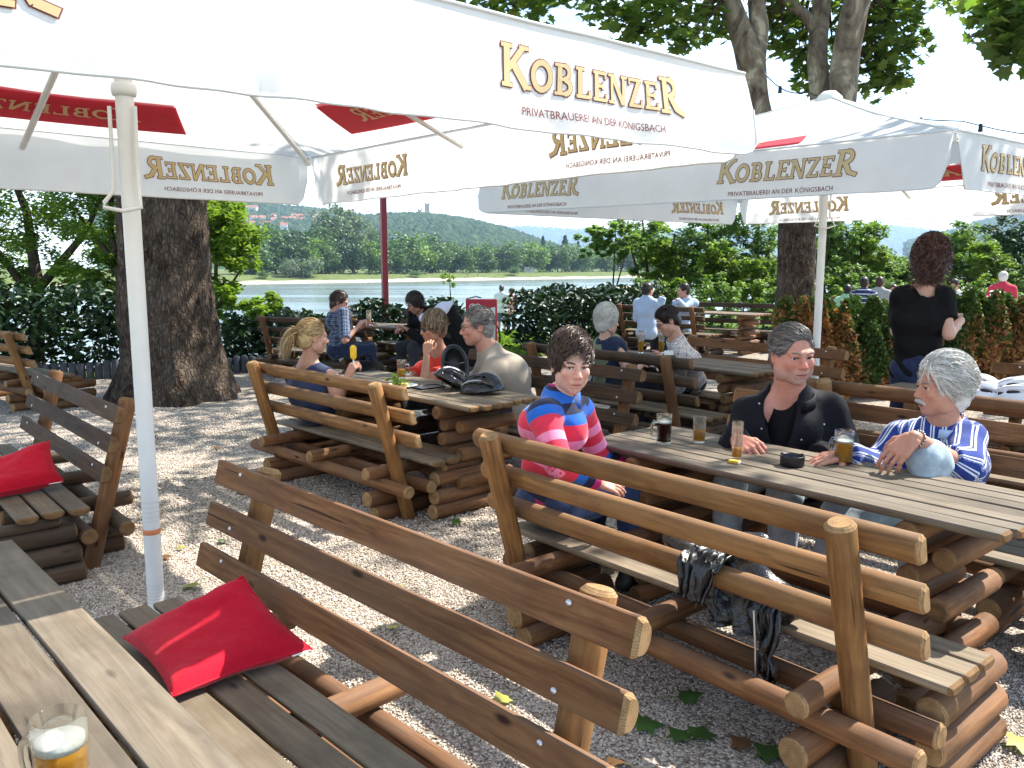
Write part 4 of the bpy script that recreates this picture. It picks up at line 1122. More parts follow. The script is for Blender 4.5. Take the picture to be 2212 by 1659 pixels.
B_('Q', 'brown', 'bench beyond the conifer row right of the standing woman', 11.0, 20.0, N_ + 40)

TG = dict(plank=[half_log_mesh('table_plank', 1.88, .083, .036, [M['wood_grey'], M['end_brown']], 'z', s) for s in (1, 2, 3)],
          leg=[log_mesh('leg_log', L_, .043, [M['wood_brown'], M['end_brown']], 14, 3, s) for s, L_ in ((4, .46), (5, .62), (6, .54))],
          beam=[log_mesh('brace_log', 1.5, .043, [M['wood_brown'], M['end_brown']], 14, 5, s) for s in (7, 8)])
TGD = dict(TG); TGD['plank'] = [half_log_mesh('table_plank', 1.88, .083, .036, [M['wood_seat'], M['end_brown']], 'z', s) for s in (11, 12, 13)]
TG0 = dict(TG); TG0['plank'] = [half_log_mesh('table_plank', 1.90, .124, .040, [M['wood_grey'], M['end_brown']], 'z', s) for s in (21, 22, 23)]
def table(label, cx, cy, ang, dark=False, top=.722, wide=False):
    r = thing('log_table', label, 'table', (cx, cy, 0), RAD(ang - 90), 'log tables of the beer garden')
    G = TGD if dark else (TG0 if wide else TG)
    for k in range(5 if wide else 7):
        y = (k - 2) * .132 if wide else (k - 3) * .0885
        link('table_plank', G['plank'][k % 3], r, (RNG.uniform(-.012, .012), y, top + RNG.uniform(-.0015, .0015)), (0, 0, PI * (k % 2)))
    for sx in (-.62, .62):
        for j in range(7):
            z = top - .036 - .043 - j * .0868 + .004
            if z < .03: break
            if j % 2 == 0:
                link('leg_log', G['leg'][1 if j in (0, 4) else 2], r, (sx, RNG.uniform(-.03, .03), z), (0, 0, PI / 2 + RNG.uniform(-.03, .03)))
            else:
                link('leg_log', G['leg'][0], r, (sx + .10, RNG.uniform(-.02, .02), z), (0, 0, PI / 2)); link('leg_log', G['leg'][0], r, (sx - .03, RNG.uniform(-.02, .02), z), (0, 0, PI / 2))
        link('foot_log', G['leg'][1], r, (sx + .04, 0, .043), (0, 0, PI / 2))
        link('foot_log', G['leg'][2], r, (sx + .02, .01, .120), (0, 0, PI / 2))
    for y in (-.12, .12):
        link('brace_log', G['beam'][0 if y < 0 else 1], r, (0, y, .205))
    return r
TABLE = {}
TABLE['0'] = table('nearest weathered log table with a beer mug at its edge', -1.14, 1.55, 43, wide=True)
TABLE['1'] = table('log table with the dark beer mug and black ashtray on it', 1.17, 3.39, 39.5)
TABLE['2'] = table('dark log table with bicycle helmets lying on it', -.66, 5.72, N_ + 2, True)
TABLE['3'] = table('sunny log table with two glasses of wheat beer', 1.52, 7.30, N_ - 2)
TABLE['4'] = table('sunny log table with two white bicycle helmets', 3.20, 5.02, N_)
TABLE['5'] = table('dark log table in front of the river hedge with beer glasses', -1.75, 11.75, 55, True)
TABLE['6'] = table('dark log table between the two men in pale blue shirts', 3.70, 15.1, N_ + 6, True)
# ================================================================== UMBRELLAS
# lettering: each capital is a few slab-serif strokes (polygons in a unit box), drawn twice: a dark rim and a gold face
def _st(x0, y0, x1, y1, w): 
    d = math.hypot(x1 - x0, y1 - y0); nx_, ny_ = -(y1 - y0) / d * w / 2, (x1 - x0) / d * w / 2
    return [(x0 + nx_, y0 + ny_), (x0 - nx_, y0 - ny_), (x1 - nx_, y1 - ny_), (x1 + nx_, y1 + ny_)]
def _ring(cx, cy, rx, ry, w, a0=0, a1=360, n=18):
    out = []
    for k in range(n):
        t0, t1 = RAD(a0 + (a1 - a0) * k / n), RAD(a0 + (a1 - a0) * (k + 1) / n)
        f = lambda t_, s: (cx + (rx + s * w / 2) * math.cos(t_), cy + (ry + s * w / 2) * math.sin(t_))
        out.append([f(t0, 1), f(t1, 1), f(t1, -1), f(t0, -1)])
    return out
def _serif(x, y, w=.34, h=.10): return [(x - w / 2, y - h / 2), (x + w / 2, y - h / 2), (x + w / 2, y + h / 2), (x - w / 2, y + h / 2)]
SW = .19
GLYPH = {
    'K': (.92, [_st(.2, 0, .2, 1, SW), _serif(.2, .05), _serif(.2, .95), _st(.25, .42, .72, .97, .15), _serif(.74, .95, .30), _st(.36, .60, .84, .02, .19), _serif(.86, .05, .28)]),
    'O': (.98, _ring(.48, .5, .36, .42, .19)),
    'B': (.84, [_st(.22, 0, .22, 1, SW), _serif(.16, .05, .3), _serif(.16, .95, .3)] + _ring(.40, .735, .21, .21, .15, -90, 90, 9) + _ring(.42, .275, .25, .22, .17, -90, 90, 9) + [_st(.2, .945, .42, .945, .11), _st(.2, .51, .44, .51, .11), _st(.2, .055, .44, .055, .11)]),
    'L': (.76, [_st(.22, 0, .22, 1, SW), _serif(.22, .95, .38), _st(.06, .06, .68, .06, .12), _st(.66, 0, .66, .26, .09)]),
    'E': (.80, [_st(.22, 0, .22, 1, SW), _st(.06, .945, .70, .945, .11), _st(.06, .055, .72, .055, .11), _st(.2, .51, .52, .51, .11), _st(.67, 1.0, .67, .76, .08), _st(.69, 0, .69, .25, .08), _st(.53, .40, .53, .62, .07)]),
    'N': (.96, [_st(.18, 0, .18, 1, .13), _serif(.16, .05, .3), _serif(.14, .95, .28), _st(.2, .97, .76, .03, .19), _st(.78, 0, .78, 1, .13), _serif(.80, .95, .28)]),
    'Z': (.80, [_st(.1, .945, .70, .945, .11), _st(.08, .055, .72, .055, .11), _st(.60, .95, .18, .05, .18), _st(.10, 1.0, .10, .76, .08), _st(.70, 0, .70, .25, .08)]),
    'R': (.96, [_st(.22, 0, .22, 1, SW), _serif(.2, .05, .38), _serif(.16, .95, .3)] + _ring(.42, .73, .24, .22, .16, -90, 90, 9) + [_st(.2, .945, .44, .945, .11), _st(.2, .50, .44, .50, .11), _st(.42, .48, .66, .12, .19), _st(.64, .13, .98, .02, .15)]),
}
def word_polys(word, caps=(0, -1), big=1.32):
    """[(polygon)], width - in units of the small-capital height; first and last letter larger"""
    x, out = 0.0, []
    L = len(word)
    for i, ch in enumerate(word):
        s = big if i in (0, L - 1) else 1.0
        y0 = -.06 if i == L - 1 else 0.0
        w, polys = GLYPH[ch]
        for p in polys: out.append([(x + (a * s) + .14 * (b * s), b * s + y0) for a, b in p])
        x += w * s + .03
    return out, x
def inflate(poly, e):
    cx = sum(p[0] for p in poly) / len(poly); cy = sum(p[1] for p in poly) / len(poly); n = len(poly); out = []
    # offset every edge outwards and intersect neighbours
    area = sum(poly[i][0] * poly[(i + 1) % n][1] - poly[(i + 1) % n][0] * poly[i][1] for i in range(n))
    P = poly if area > 0 else poly[::-1]
    E = []
    for i in range(n):
        (x0, y0), (x1, y1) = P[i], P[(i + 1) % n]; d = math.hypot(x1 - x0, y1 - y0) or 1e-6
        nx_, ny_ = (y1 - y0) / d * e, -(x1 - x0) / d * e
        E.append((x0 + nx_, y0 + ny_, x1 - x0, y1 - y0))
    for i in range(n):
        ax, ay, adx, ady = E[i - 1]; bx, by, bdx, bdy = E[i]; den = adx * bdy - ady * bdx
        if abs(den) < 1e-9: out.append((bx, by)); continue
        t_ = ((bx - ax) * bdy - (by - ay) * bdx) / den
        out.append((ax + adx * t_, ay + ady * t_))
    return out
_fc = {}
def font_polys(text):
    """flat filled outline of a small line of text from the built-in font: verts, faces, width (cap height 1)"""
    if text not in _fc:
        cu = bpy.data.curves.new('line', 'FONT'); cu.body = text; cu.size = 1.37; cu.resolution_u = 2; cu.space_character = 1.02
        o = bpy.data.objects.new('line', cu); COL.objects.link(o)
        bpy.context.view_layer.update()
        me = o.evaluated_get(bpy.context.evaluated_depsgraph_get()).to_mesh()
        v = [tuple(p.co) for p in me.vertices]; f = [tuple(p.vertices) for p in me.polygons]
        o.to_mesh_clear(); bpy.data.objects.remove(o); bpy.data.curves.remove(cu)
        _fc[text] = (v, f, max(p[0] for p in v))
    return _fc[text]
SUBLINE = 'PRIVATBRAUEREI AN DER K\u00d6NIGSBACH'
WORD, WORD_W = word_polys('KOBLENZER')
def print_logo(surf, u0, width, ybase, both=True, gold=True):
    """(gold MB, maroon MB) for one logo; surf(u_metres, y_metres, off) -> point on the cloth"""
    g, d = MB(), MB(); s = width / WORD_W
    for side in ((1, -1) if both else (1,)):
        for i, p in enumerate(WORD):
            pe, pg = inflate(p, .030), p
            q = [surf(u0 + a * s, ybase + b * s, side * (.0024 + .00001 * i)) for a, b in pe]
            d.add(q, [tuple(range(len(q)))])
            q = [surf(u0 + a * s, ybase + b * s, side * (.0042 + .00001 * i)) for a, b in pg]
            g.add(q, [tuple(range(len(q)))])
        v, f, w = font_polys(SUBLINE); s2 = width * .76 / w
        d.add([surf(u0 + width * .10 + a * s2, ybase - width * .088 + b * s2, side * .0026) for a, b, _ in v], f)
    return g, d

t = NT('hem_tape'); t.col((.62, .62, .6)).rough(.8); M['hem'] = t.m
def umbrella(label, pole, corners, z_edge, drop, apex, flare=None, group='large white beer umbrellas', pole_top=None, seed=0, logos=None):
    """corners: four (x, y) anticlockwise seen from above; side i runs from corner i to i+1 with the outside on the right"""
    C = Vector((pole[0], pole[1], 0))
    r = thing('beer_umbrella', label, 'umbrella', C, 0, group)
    Cn = [Vector((c[0], c[1], z_edge + (c[2] if len(c) > 2 else 0))) - C for c in corners]
    A = Vector((0, 0, apex))
    up = Vector((0, 0, 1))
    # roof: four sagging panels
    b = MB(); n = 12
    for i in range(4):
        P0, P1 = Cn[i], Cn[(i + 1) % 4]; grid = []
        for a in range(n + 1):
            f = a / n
            for k in range(n + 1):
                g = k / n
                p = A.lerp(P0.lerp(P1, g), f)
                p = p - up * (.10 * math.sin(PI * min(1, f)) * math.sin(PI * g) * f + .035 * math.sin(PI * f))
                p.z += .006 * mnoise.noise((p.x * 2.2 + seed, p.y * 2.2, i))
                grid.append(p)
        F = [(a * (n + 1) + k, (a + 1) * (n + 1) + k, (a + 1) * (n + 1) + k + 1, a * (n + 1) + k + 1) for a in range(n) for k in range(n)]
        b.add(grid, F, 0, True)
    canopy = b.obj('canopy', M['canvas'], r)
    b = MB(); b.lathe([(.001, .05), (.06, .045), (.11, .0), (.13, -.05)], 16, A); b.obj('top_cap', M['canvas'], canopy)
    for i in range(4):
        P0 = Cn[i]; pts = []
        for a_ in range(13):
            f = a_ / 12; pts.append(A.lerp(P0, f) - up * (.035 * math.sin(PI * f) - .004))
        b = MB(); b.tube(pts, .007, 6, squash=.5); b.obj('seam', M['hem'], canopy)
    # red banners printed on the roof slopes
    for i in range(4):
        P0, P1 = Cn[i], Cn[(i + 1) % 4]
        def roof(g, f, off):
            p = A.lerp(P0.lerp(P1, g), f); p = p - up * (.10 * math.sin(PI * f) * math.sin(PI * g) * f + .035 * math.sin(PI * f))
            return p + up * off
        b = MB()
        for side in (1, -1):
            m = 10
            for q in range(m):
                for w in range(3):
                    f0, f1 = .69 + .19 * w / 3, .69 + .19 * (w + 1) / 3
                    e = lambda f, tt_: .5 + (tt_ - .5) * .54
                    g00, g01 = e(f0, q / m), e(f0, (q + 1) / m)
                    b.add([roof(g00, f0, side * .012), roof(g00, f1, side * .012), roof(g01, f1, side * .012), roof(g01, f0, side * .012)], [(0, 1, 2, 3)])
        bn = b.obj('red_banner', M['red_print'], canopy)
        L = (P1 - P0).length
        sf = lambda u, y, off: roof(.5 + (u / L - .5) / max(.3, 1), .80 - y / (Cn[0].length * .7), off * 1 + (.014 if off > 0 else -.014))
        g, d = print_logo(sf, L * .31, L * .36, 0.0)
        g.obj('banner_lettering', M['gold_print'], canopy)
    # valances
    for i in range(4):
        P0, P1 = Cn[i], Cn[(i + 1) % 4]; L = (P1 - P0).length; t_ = (P1 - P0) / L
        out = Vector((t_.y, -t_.x, 0)); fl = (flare or (0, 0, 0, 0))[i]
        def surf(u, y, off, P0=P0, t_=t_, out=out, L=L, fl=fl, i=i):
            """u along the edge, y above the lower hem (0..drop)"""
            h = 1 - y / drop
            w = .008 * math.sin(u * 4.1 + i * 2 + seed) * h + .012 * math.sin(u * 13 + i + seed) * h * h + .010 * mnoise.noise((u * 3, y * 6, i + seed))
            w += .012 * math.sin((u + .35 * y) * 31 + 3 * mnoise.noise((u * 1.3, i, seed))) * h ** 6 * max(0, mnoise.noise((u * .9 + 4, i * 3, seed)) + .35)
            edge = min(u, L - u)
            w += .05 * h * max(0, 1 - edge / .25) ** 2
            sl = math.sin(fl * (h ** .8)); hh = drop * h
            return P0 + t_ * u + out * (.012 + off + w + hh * math.sin(fl)) - up * (hh * math.cos(fl))
        nu, nv = 110, 9; V = []; F = []
        for a in range(nu + 1):
            u = L * a / nu
            e = min(u, L - u); cut = 1.0
            if e < .10: cut = .45 + .55 * math.sqrt(max(0, 1 - (1 - e / .10) ** 2))
            for k in range(nv + 1):
                V.append(surf(u, drop * (1 - cut * k / nv), 0))
        F = [(a * (nv + 1) + k, a * (nv + 1) + k + 1, (a + 1) * (nv + 1) + k + 1, (a + 1) * (nv + 1) + k) for a in range(nu) for k in range(nv)]
        b = MB(); b.add(V, F, 0, True); va = b.obj('valance', M['canvas'], r)
        b = MB(); b.tube([V[a * (nv + 1) + nv] for a in range(nu + 1)], .0045, 6); b.tube([V[a * (nv + 1)] + out * .004 for a in range(nu + 1)], .006, 6); b.obj('hem', M['hem'], va)
        for (u0, wd) in (logos or (.10, .62),) if False else [(L * .075, .86 * L / 3.6), (L * (.635 if i == 3 else .66), .86 * L / 3.6)]:
            g, d = print_logo(surf, u0, wd, drop * .36)
            go = g.obj('lettering', M['gold_print'], va); d.obj('lettering_outline', M['maroon_print'], va)
    # frame
    zt = apex - .10
    b = MB(); b.tube([(0, 0, -.03), (0, 0, zt - .55)], .036, 20); b.obj('pole', M['white_metal'], r)
    b = MB(); b.tube([(0, 0, zt - .58), (0, 0, zt + .06)], .026, 14); b.obj('inner_pole', M['white_metal'], r)
    runner = pole_top or (z_edge - .06)
    b = MB(); b.lathe([(.037, -.028), (.046, -.025), (.050, -.008), (.050, .010), (.046, .022), (.037, .026)], 20, (0, 0, runner)); b.obj('collar', M['white_metal'], r)
    collar_z = runner; runner = z_edge + .30
    for i in range(8):
        P0, P1 = Cn[i // 2], Cn[(i // 2 + 1) % 4]
        e = P0 if i % 2 == 0 else P0.lerp(P1, .5)
        e2 = A.lerp(e, .985) - up * (.05 + (.0 if i % 2 == 0 else .07))
        s = A.lerp(e, .02) - up * .06
        mid = A.lerp(e, .36) - up * (.075 if i % 2 == 0 else .12)
        b = MB(); b.tube([s, mid, e2], .0125, 6, squash=1.5); rb = b.obj('rib', M['white_metal'], r)
        k = (e - Vector((0, 0, e.z))).normalized()
        b = MB(); b.tube([Vector((0, 0, runner)) + k * .055, mid - up * .012], .011, 6, squash=1.4); b.obj('strut', M['white_metal'], rb)
        if i % 2 == 0:
            b = MB(); b.box(e2 + Vector((0, 0, .005)), (.05, .05, .06), bev=.01); b.obj('corner_cap', M['white_metal'], rb)
    return r, runner

def quad(c, R, a0): return [(c[0] + R * math.cos(RAD(a0 + 90 * k)), c[1] + R * math.sin(RAD(a0 + 90 * k))) for k in range(4)]
U1C = (-1.60, 3.55)
U1 = [(.93, 3.50), (-1.45, 6.09), (-4.13, 3.60), (-1.80, 1.01, -.075)]          # right, far, left, near corner
u1, _r1 = umbrella('big white umbrella on the left pole above the nearest table', U1C, U1, 2.32, .335, 2.98, (0, 0, 0, RAD(10)), pole_top=2.27, seed=1)
# crank bail hanging on the pole
b = MB()
for s in (-1, 1): pass
b.tube([(-.055, -.02, 2.20), (-.052, -.03, 1.98), (-.05, -.04, 1.86), (-.085, -.055, 1.81), (-.085, -.06, 1.79), (0, -.075, 1.775), (.07, -.06, 1.79), (.058, -.045, 1.84), (.05, -.03, 1.98), (.05, -.02, 2.20)], .0085, 7)
b.obj('crank_handle', M['white_metal'], u1)
t = NT('pole_band'); t.col((.62, .20, .07)).rough(.5); M['orange_band'] = t.m
b = MB(); b.lathe([(.0362, 0), (.0372, .002), (.0372, .022), (.0362, .024)], 20, (0, 0, .375)); b.obj('orange_sticker', M['orange_band'], u1)
b = MB()
for k in range(9): b.lathe([(.0362, 0), (.0366, .001), (.0366, .003), (.0362, .004)], 20, (0, 0, .435 + .011 * k + .004 * (k % 2)))
for k in range(6): b.lathe([(.0362, 0), (.0366, .001), (.0366, .003), (.0362, .004)], 20, (0, 0, .06 + .016 * k))
b.obj('scratch_ring', M['hem'], u1)['kind'] = 'stuff'
U2C = (2.97, 8.05)
U2 = [(2.60, 5.02, -.08), (5.95, 7.75, -.02), (3.05, 11.35, .02), (-.31, 8.58, 0)]
u2, _r2 = umbrella('white umbrella on the right pole above the sunny tables', U2C, U2, 2.42, .335, 3.12, (RAD(4), 0, 0, RAD(3)), pole_top=2.34, seed=4)
b = MB(); b.tube([(.055, -.02, 2.30), (.052, -.03, 2.02), (.10, -.05, 1.93), (.0, -.07, 1.90), (-.10, -.05, 1.93), (-.055, -.04, 2.0), (-.05, -.02, 2.3)], .0085, 7); b.obj('crank_handle', M['white_metal'], u2)

# ================================================================== PEOPLE: smooth-blended bodies
def A3(v): return np.array(v, dtype=np.float64)
def unit(v): v = A3(v); return v / (np.linalg.norm(v) + 1e-12)

def cone(a, b, ra, rb=None, k=.02, flat=False, sub=False): return dict(t='c', a=A3(a), b=A3(b), ra=ra, rb=ra if rb is None else rb, k=k, flat=flat, sub=sub)
def ell(c, r, R=None, k=.02, sub=False): return dict(t='e', c=A3(c), r=A3(r) if not isinstance(r, (int, float)) else A3((r, r, r)), R=np.eye(3) if R is None else np.array(R), k=k, sub=sub)

def plane(c, n, k=.003): return dict(t='p', c=A3(c), n=unit(n), k=k, sub=True)

def prim_dist(p, P):
    if p['t'] == 'p': return -((P - p['c']) @ p['n'])      # removes what lies beyond c in direction n
    if p['t'] == 'c':
        ab = p['b'] - p['a']; L2 = ab @ ab + 1e-12
        h = np.clip(((P - p['a']) @ ab) / L2, 0, 1)
        d = np.linalg.norm(P - p['a'] - h[..., None] * ab, axis=-1) - (p['ra'] + (p['rb'] - p['ra']) * h)
        if p['flat']:
            e = ab / math.sqrt(L2); d = np.maximum(d, (P - p['b']) @ e)
        return d
    q = (P - p['c']) @ p['R']            # columns of R are the local axes
    k0 = np.linalg.norm(q / p['r'], axis=-1); k1 = np.linalg.norm(q / p['r'] ** 2, axis=-1)
    return k0 * (k0 - 1) / (k1 + 1e-9)

def prim_box(p, m):
    if p['t'] == 'p': return A3((-1e3,) * 3), A3((1e3,) * 3)
    if p['t'] == 'c':
        lo = np.minimum(p['a'] - p['ra'], p['b'] - p['rb']); hi = np.maximum(p['a'] + p['ra'], p['b'] + p['rb'])
    else:
        e = p['r'].max(); lo, hi = p['c'] - e, p['c'] + e
    return lo - m, hi + m

def wrinkle(P, amp, f=14.0, seed=0.0):
    x, y, z = P[..., 0], P[..., 1], P[..., 2]
    w = np.sin(f * (x + .7 * z) + 2.1 * np.sin(f * .45 * (y - z) + seed) + seed) + .7 * np.sin(f * 1.7 * (y * .8 - z * .6 + .3 * x) + 1.7 * np.sin(f * .6 * x + seed * 2))
    return amp * w

def sdf_mesh(prims, vox, fold=0.0, fseed=0.0, ff=14.0):
    boxes = [prim_box(p, .01) for p in prims if not p['sub']]
    lo = np.min([b[0] for b in boxes], 0) - vox * 2; hi = np.max([b[1] for b in boxes], 0) + vox * 2
    N = np.ceil((hi - lo) / vox).astype(int) + 1
    D = np.full(N, .08, dtype=np.float32)
    ax = [lo[i] + vox * np.arange(N[i]) for i in range(3)]
    for p in prims:
        m = p['k'] + vox * 3
        l, h = prim_box(p, m)
        i0 = np.maximum(((l - lo) / vox).astype(int), 0); i1 = np.minimum((np.minimum(h - lo, 1e3) / vox).astype(int) + 2, N)
        if (i1 <= i0).any(): continue
        P = np.stack(np.meshgrid(*[ax[i][i0[i]:i1[i]] for i in range(3)], indexing='ij'), -1)
        d = prim_dist(p, P)
        s = D[i0[0]:i1[0], i0[1]:i1[1], i0[2]:i1[2]]
        k = max(p['k'], 1e-5)
        if p['sub']:
            h_ = np.clip(.5 - .5 * (s + d) / k, 0, 1)
            s[...] = s * (1 - h_) + (-d) * h_ + k * h_ * (1 - h_)
        else:
            h_ = np.clip(.5 + .5 * (d - s) / k, 0, 1)
            s[...] = d * (1 - h_) + s * h_ - k * h_ * (1 - h_)
    if fold:
        P = np.stack(np.meshgrid(*ax, indexing='ij'), -1)
        D += wrinkle(P, fold, ff, fseed).astype(np.float32)
    # naive surface nets
    S_ = D < 0
    c = [S_[i:N[0] - 1 + i, j:N[1] - 1 + j, k:N[2] - 1 + k] for i in (0, 1) for j in (0, 1) for k in (0, 1)]
    cnt = sum(x.astype(np.int8) for x in c)
    act = (cnt > 0) & (cnt < 8)
    idx = np.argwhere(act)
    num = np.full(act.shape, -1, dtype=np.int64); num[act] = np.arange(len(idx))
    acc = np.zeros((len(idx), 3)); n_ = np.zeros(len(idx))
    cor = [(i, j, k) for i in (0, 1) for j in (0, 1) for k in (0, 1)]
    for a in range(8):
        for b_ in range(a + 1, 8):
            if sum(abs(cor[a][i] - cor[b_][i]) for i in range(3)) != 1: continue
            da = D[tuple((idx + cor[a]).T)]; db = D[tuple((idx + cor[b_]).T)]
            x = (da < 0) != (db < 0); t_ = np.where(x, da / np.where(x, da - db, 1), 0)
            q = A3(cor[a])[None] + t_[:, None] * (A3(cor[b_]) - A3(cor[a]))[None]
            acc += np.where(x[:, None], q, 0); n_ += x
    V = lo + vox * (idx + acc / n_[:, None])
    Q = []
    for axis in range(3):
        o1, o2 = [(1, 2), (2, 0), (0, 1)][axis]
        sl0 = [slice(None)] * 3; sl1 = [slice(None)] * 3
        sl0[axis] = slice(0, N[axis] - 1); sl1[axis] = slice(1, N[axis])
        a, b_ = S_[tuple(sl0)], S_[tuple(sl1)]
        e = np.argwhere(a != b_)
        e = e[(e[:, o1] > 0) & (e[:, o2] > 0) & (e[:, o1] < N[o1] - 1) & (e[:, o2] < N[o2] - 1)]
        inside = a[tuple(e.T)]
        d1 = np.zeros(3, int); d1[o1] = 1; d2 = np.zeros(3, int); d2[o2] = 1
        q = np.stack([num[tuple((e - d1 - d2).T)], num[tuple((e - d2).T)], num[tuple(e.T)], num[tuple((e - d1).T)]], 1)
        q = np.where(inside[:, None], q, q[:, ::-1]); Q.append(q)
    Q = np.vstack(Q); Q = Q[(Q >= 0).all(1)]
    return V, Q

def frame(f, u):
    """columns right, forward, up"""
    f = unit(f); r = unit(np.cross(f, unit(u))); u = np.cross(r, f)
    return np.stack([r, f, u], 1)

# ---- materials for people
def skin_mat():
    t = NT('skin'); a = t.new('ShaderNodeAttribute', attribute_name='tone')
    n = t.noise(t.coord('Object'), 60, 4)
    t.col(t.mix(1.0, a.outputs['Color'], t.ramp(n, [(.3, .9), (.7, 1.06)]), 'MULTIPLY')).rough(.48).spec(.35)
    t.b.inputs['Subsurface Weight'].default_value = .12; t.b.inputs['Subsurface Radius'].default_value = (.012, .004, .002); t.b.inputs['Subsurface Scale'].default_value = .6
    t.bump(n, .12, .002); return t.m
M['skin'] = skin_mat()
def hair_mat(name, a, b, c):
    t = NT(name); g = t.new('ShaderNodeNewGeometry')
    n = t.noise(t.coord('Object', (1, 1, 1)), 70, 3)
    cc = t.mix(t.ramp(n, [(.35, 0.0), (.65, .5)]), t.ramp(g.outputs['Random Per Island'], [(0, a), (.6, b), (1, c)]), a)
    t.col(cc).rough(.42).spec(.4); t.bump(n, .3, .004); return t.m
HAIR = {
    'brown': hair_mat('brown_hair', (0.022, 0.012, 0.009), (0.06, 0.032, 0.022), (0.17, 0.10, 0.07)),
    'dark': hair_mat('dark_hair', (0.010, 0.006, 0.005), (0.025, 0.015, 0.012), (0.05, 0.03, 0.022)),
    'grey': hair_mat('grey_hair', (0.06, 0.052, 0.046), (0.16, 0.14, 0.125), (0.34, 0.31, 0.28)),
    'white': hair_mat('white_hair', (0.40, 0.38, 0.34), (0.66, 0.63, 0.57), (0.80, 0.78, 0.73)),
    'blond': hair_mat('blond_hair', (0.26, 0.16, 0.06), (0.46, 0.31, 0.14), (0.66, 0.50, 0.27)),
    'streak': hair_mat('streaked_hair', (0.06, 0.035, 0.02), (0.26, 0.18, 0.11), (0.56, 0.46, 0.33)),
    'auburn': hair_mat('auburn_hair', (0.025, 0.009, 0.006), (0.075, 0.026, 0.016), (0.16, 0.06, 0.032)),
}
M['eye_white'] = plain('eye_white', (.62, .58, .55), .25, .5, var=.02); M['iris'] = plain('iris', (.035, .03, .025), .15, .6); M['brow'] = plain('eyebrow', (.07, .045, .035), .8, .1)
M['brow_grey'] = plain('grey_eyebrow', (.20, .17, .15), .8, .1); M['black_frame'] = plain('dark_spectacle_frame', (.02, .018, .018), .3, .5); M['dark_lens'] = plain('dark_lens', (.012, .01, .01), .08, .6)
M['moustache'] = plain('grey_moustache', (.42, .40, .37), .8, .1, var=.3, scale=120)

def head_prims(female=False, heavy=0.0):
    h = heavy
    pr = [ell((0, -.014, .036), (.0745, .094, .084), k=.02), ell((0, .026, -.036), (.058 + .010 * h, .060, .077), k=.03),
          ell((0, .060, -.092), (.022 if not female else .018, .020, .019), k=.03)]
    for s in (-1, 1):
        pr += [ell((s * (.046 + .011 * h), .010, -.058), (.018 + .006 * h, .028 + .006 * h, .032 + .008 * h), k=.03), ell((s * .037, .066, -.020), (.021, .018, .020), k=.025),
               cone((s * .012, .083, .021), (s * .046, .070, .024), .0105, .009, k=.018),
               ell((s * .031, .094, .004), (.017, .014, .0095), k=.012, sub=True)]
    for s in (-1, 1):
        pr += [cone((s * .019, .0835, .0120), (s * .032, .0880, .0138), .0036, .0042, k=.004), cone((s * .032, .0880, .0138), (s * .046, .0780, .0110), .0042, .0034, k=.004), cone((s * .020, .0830, -.0062), (s * .045, .0775, -.0055), .0040, .0036, k=.005)]
    pr += [cone((0, .083, .012), (0, .104, -.028), .0085, .0125, k=.012), ell((.0115, .094, -.032), (.0085, .010, .0075), k=.008), ell((-.0115, .094, -.032), (.0085, .010, .0075), k=.008),
           ell((0, .078, -.056), (.026, .014, .016), k=.02),
           cone((-.019, .081, -.0615), (.019, .081, -.0615), .0052, k=.008), cone((-.016, .080, -.0735), (.016, .080, -.0735), .0060, k=.008), ell((0, .0865, -.060), (.012, .005, .004), k=.006),
           cone((-.022, .0885, -.0675), (.022, .0885, -.0675), .0022, k=.004, sub=True)]
    for s in (-1, 1):
        pr += [ell((s * .0765, -.008, -.004), (.009, .019, .031), k=.008), ell((s * .082, -.004, -.003), (.005, .011, .018), k=.006, sub=True)]
    return pr

def xf_prims(pr, c, R, s):
    out = []
    for p in pr:
        q = dict(p); q['k'] = p['k'] * s
        if p['t'] == 'c': q['a'] = c + R @ p['a'] * s; q['b'] = c + R @ p['b'] * s; q['ra'] *= s; q['rb'] *= s
        elif p['t'] == 'p': q['c'] = c + R @ p['c'] * s; q['n'] = R @ p['n']
        else: q['c'] = c + R @ p['c'] * s; q['r'] = p['r'] * s; q['R'] = R @ p['R']
        out.append(q)
    return out

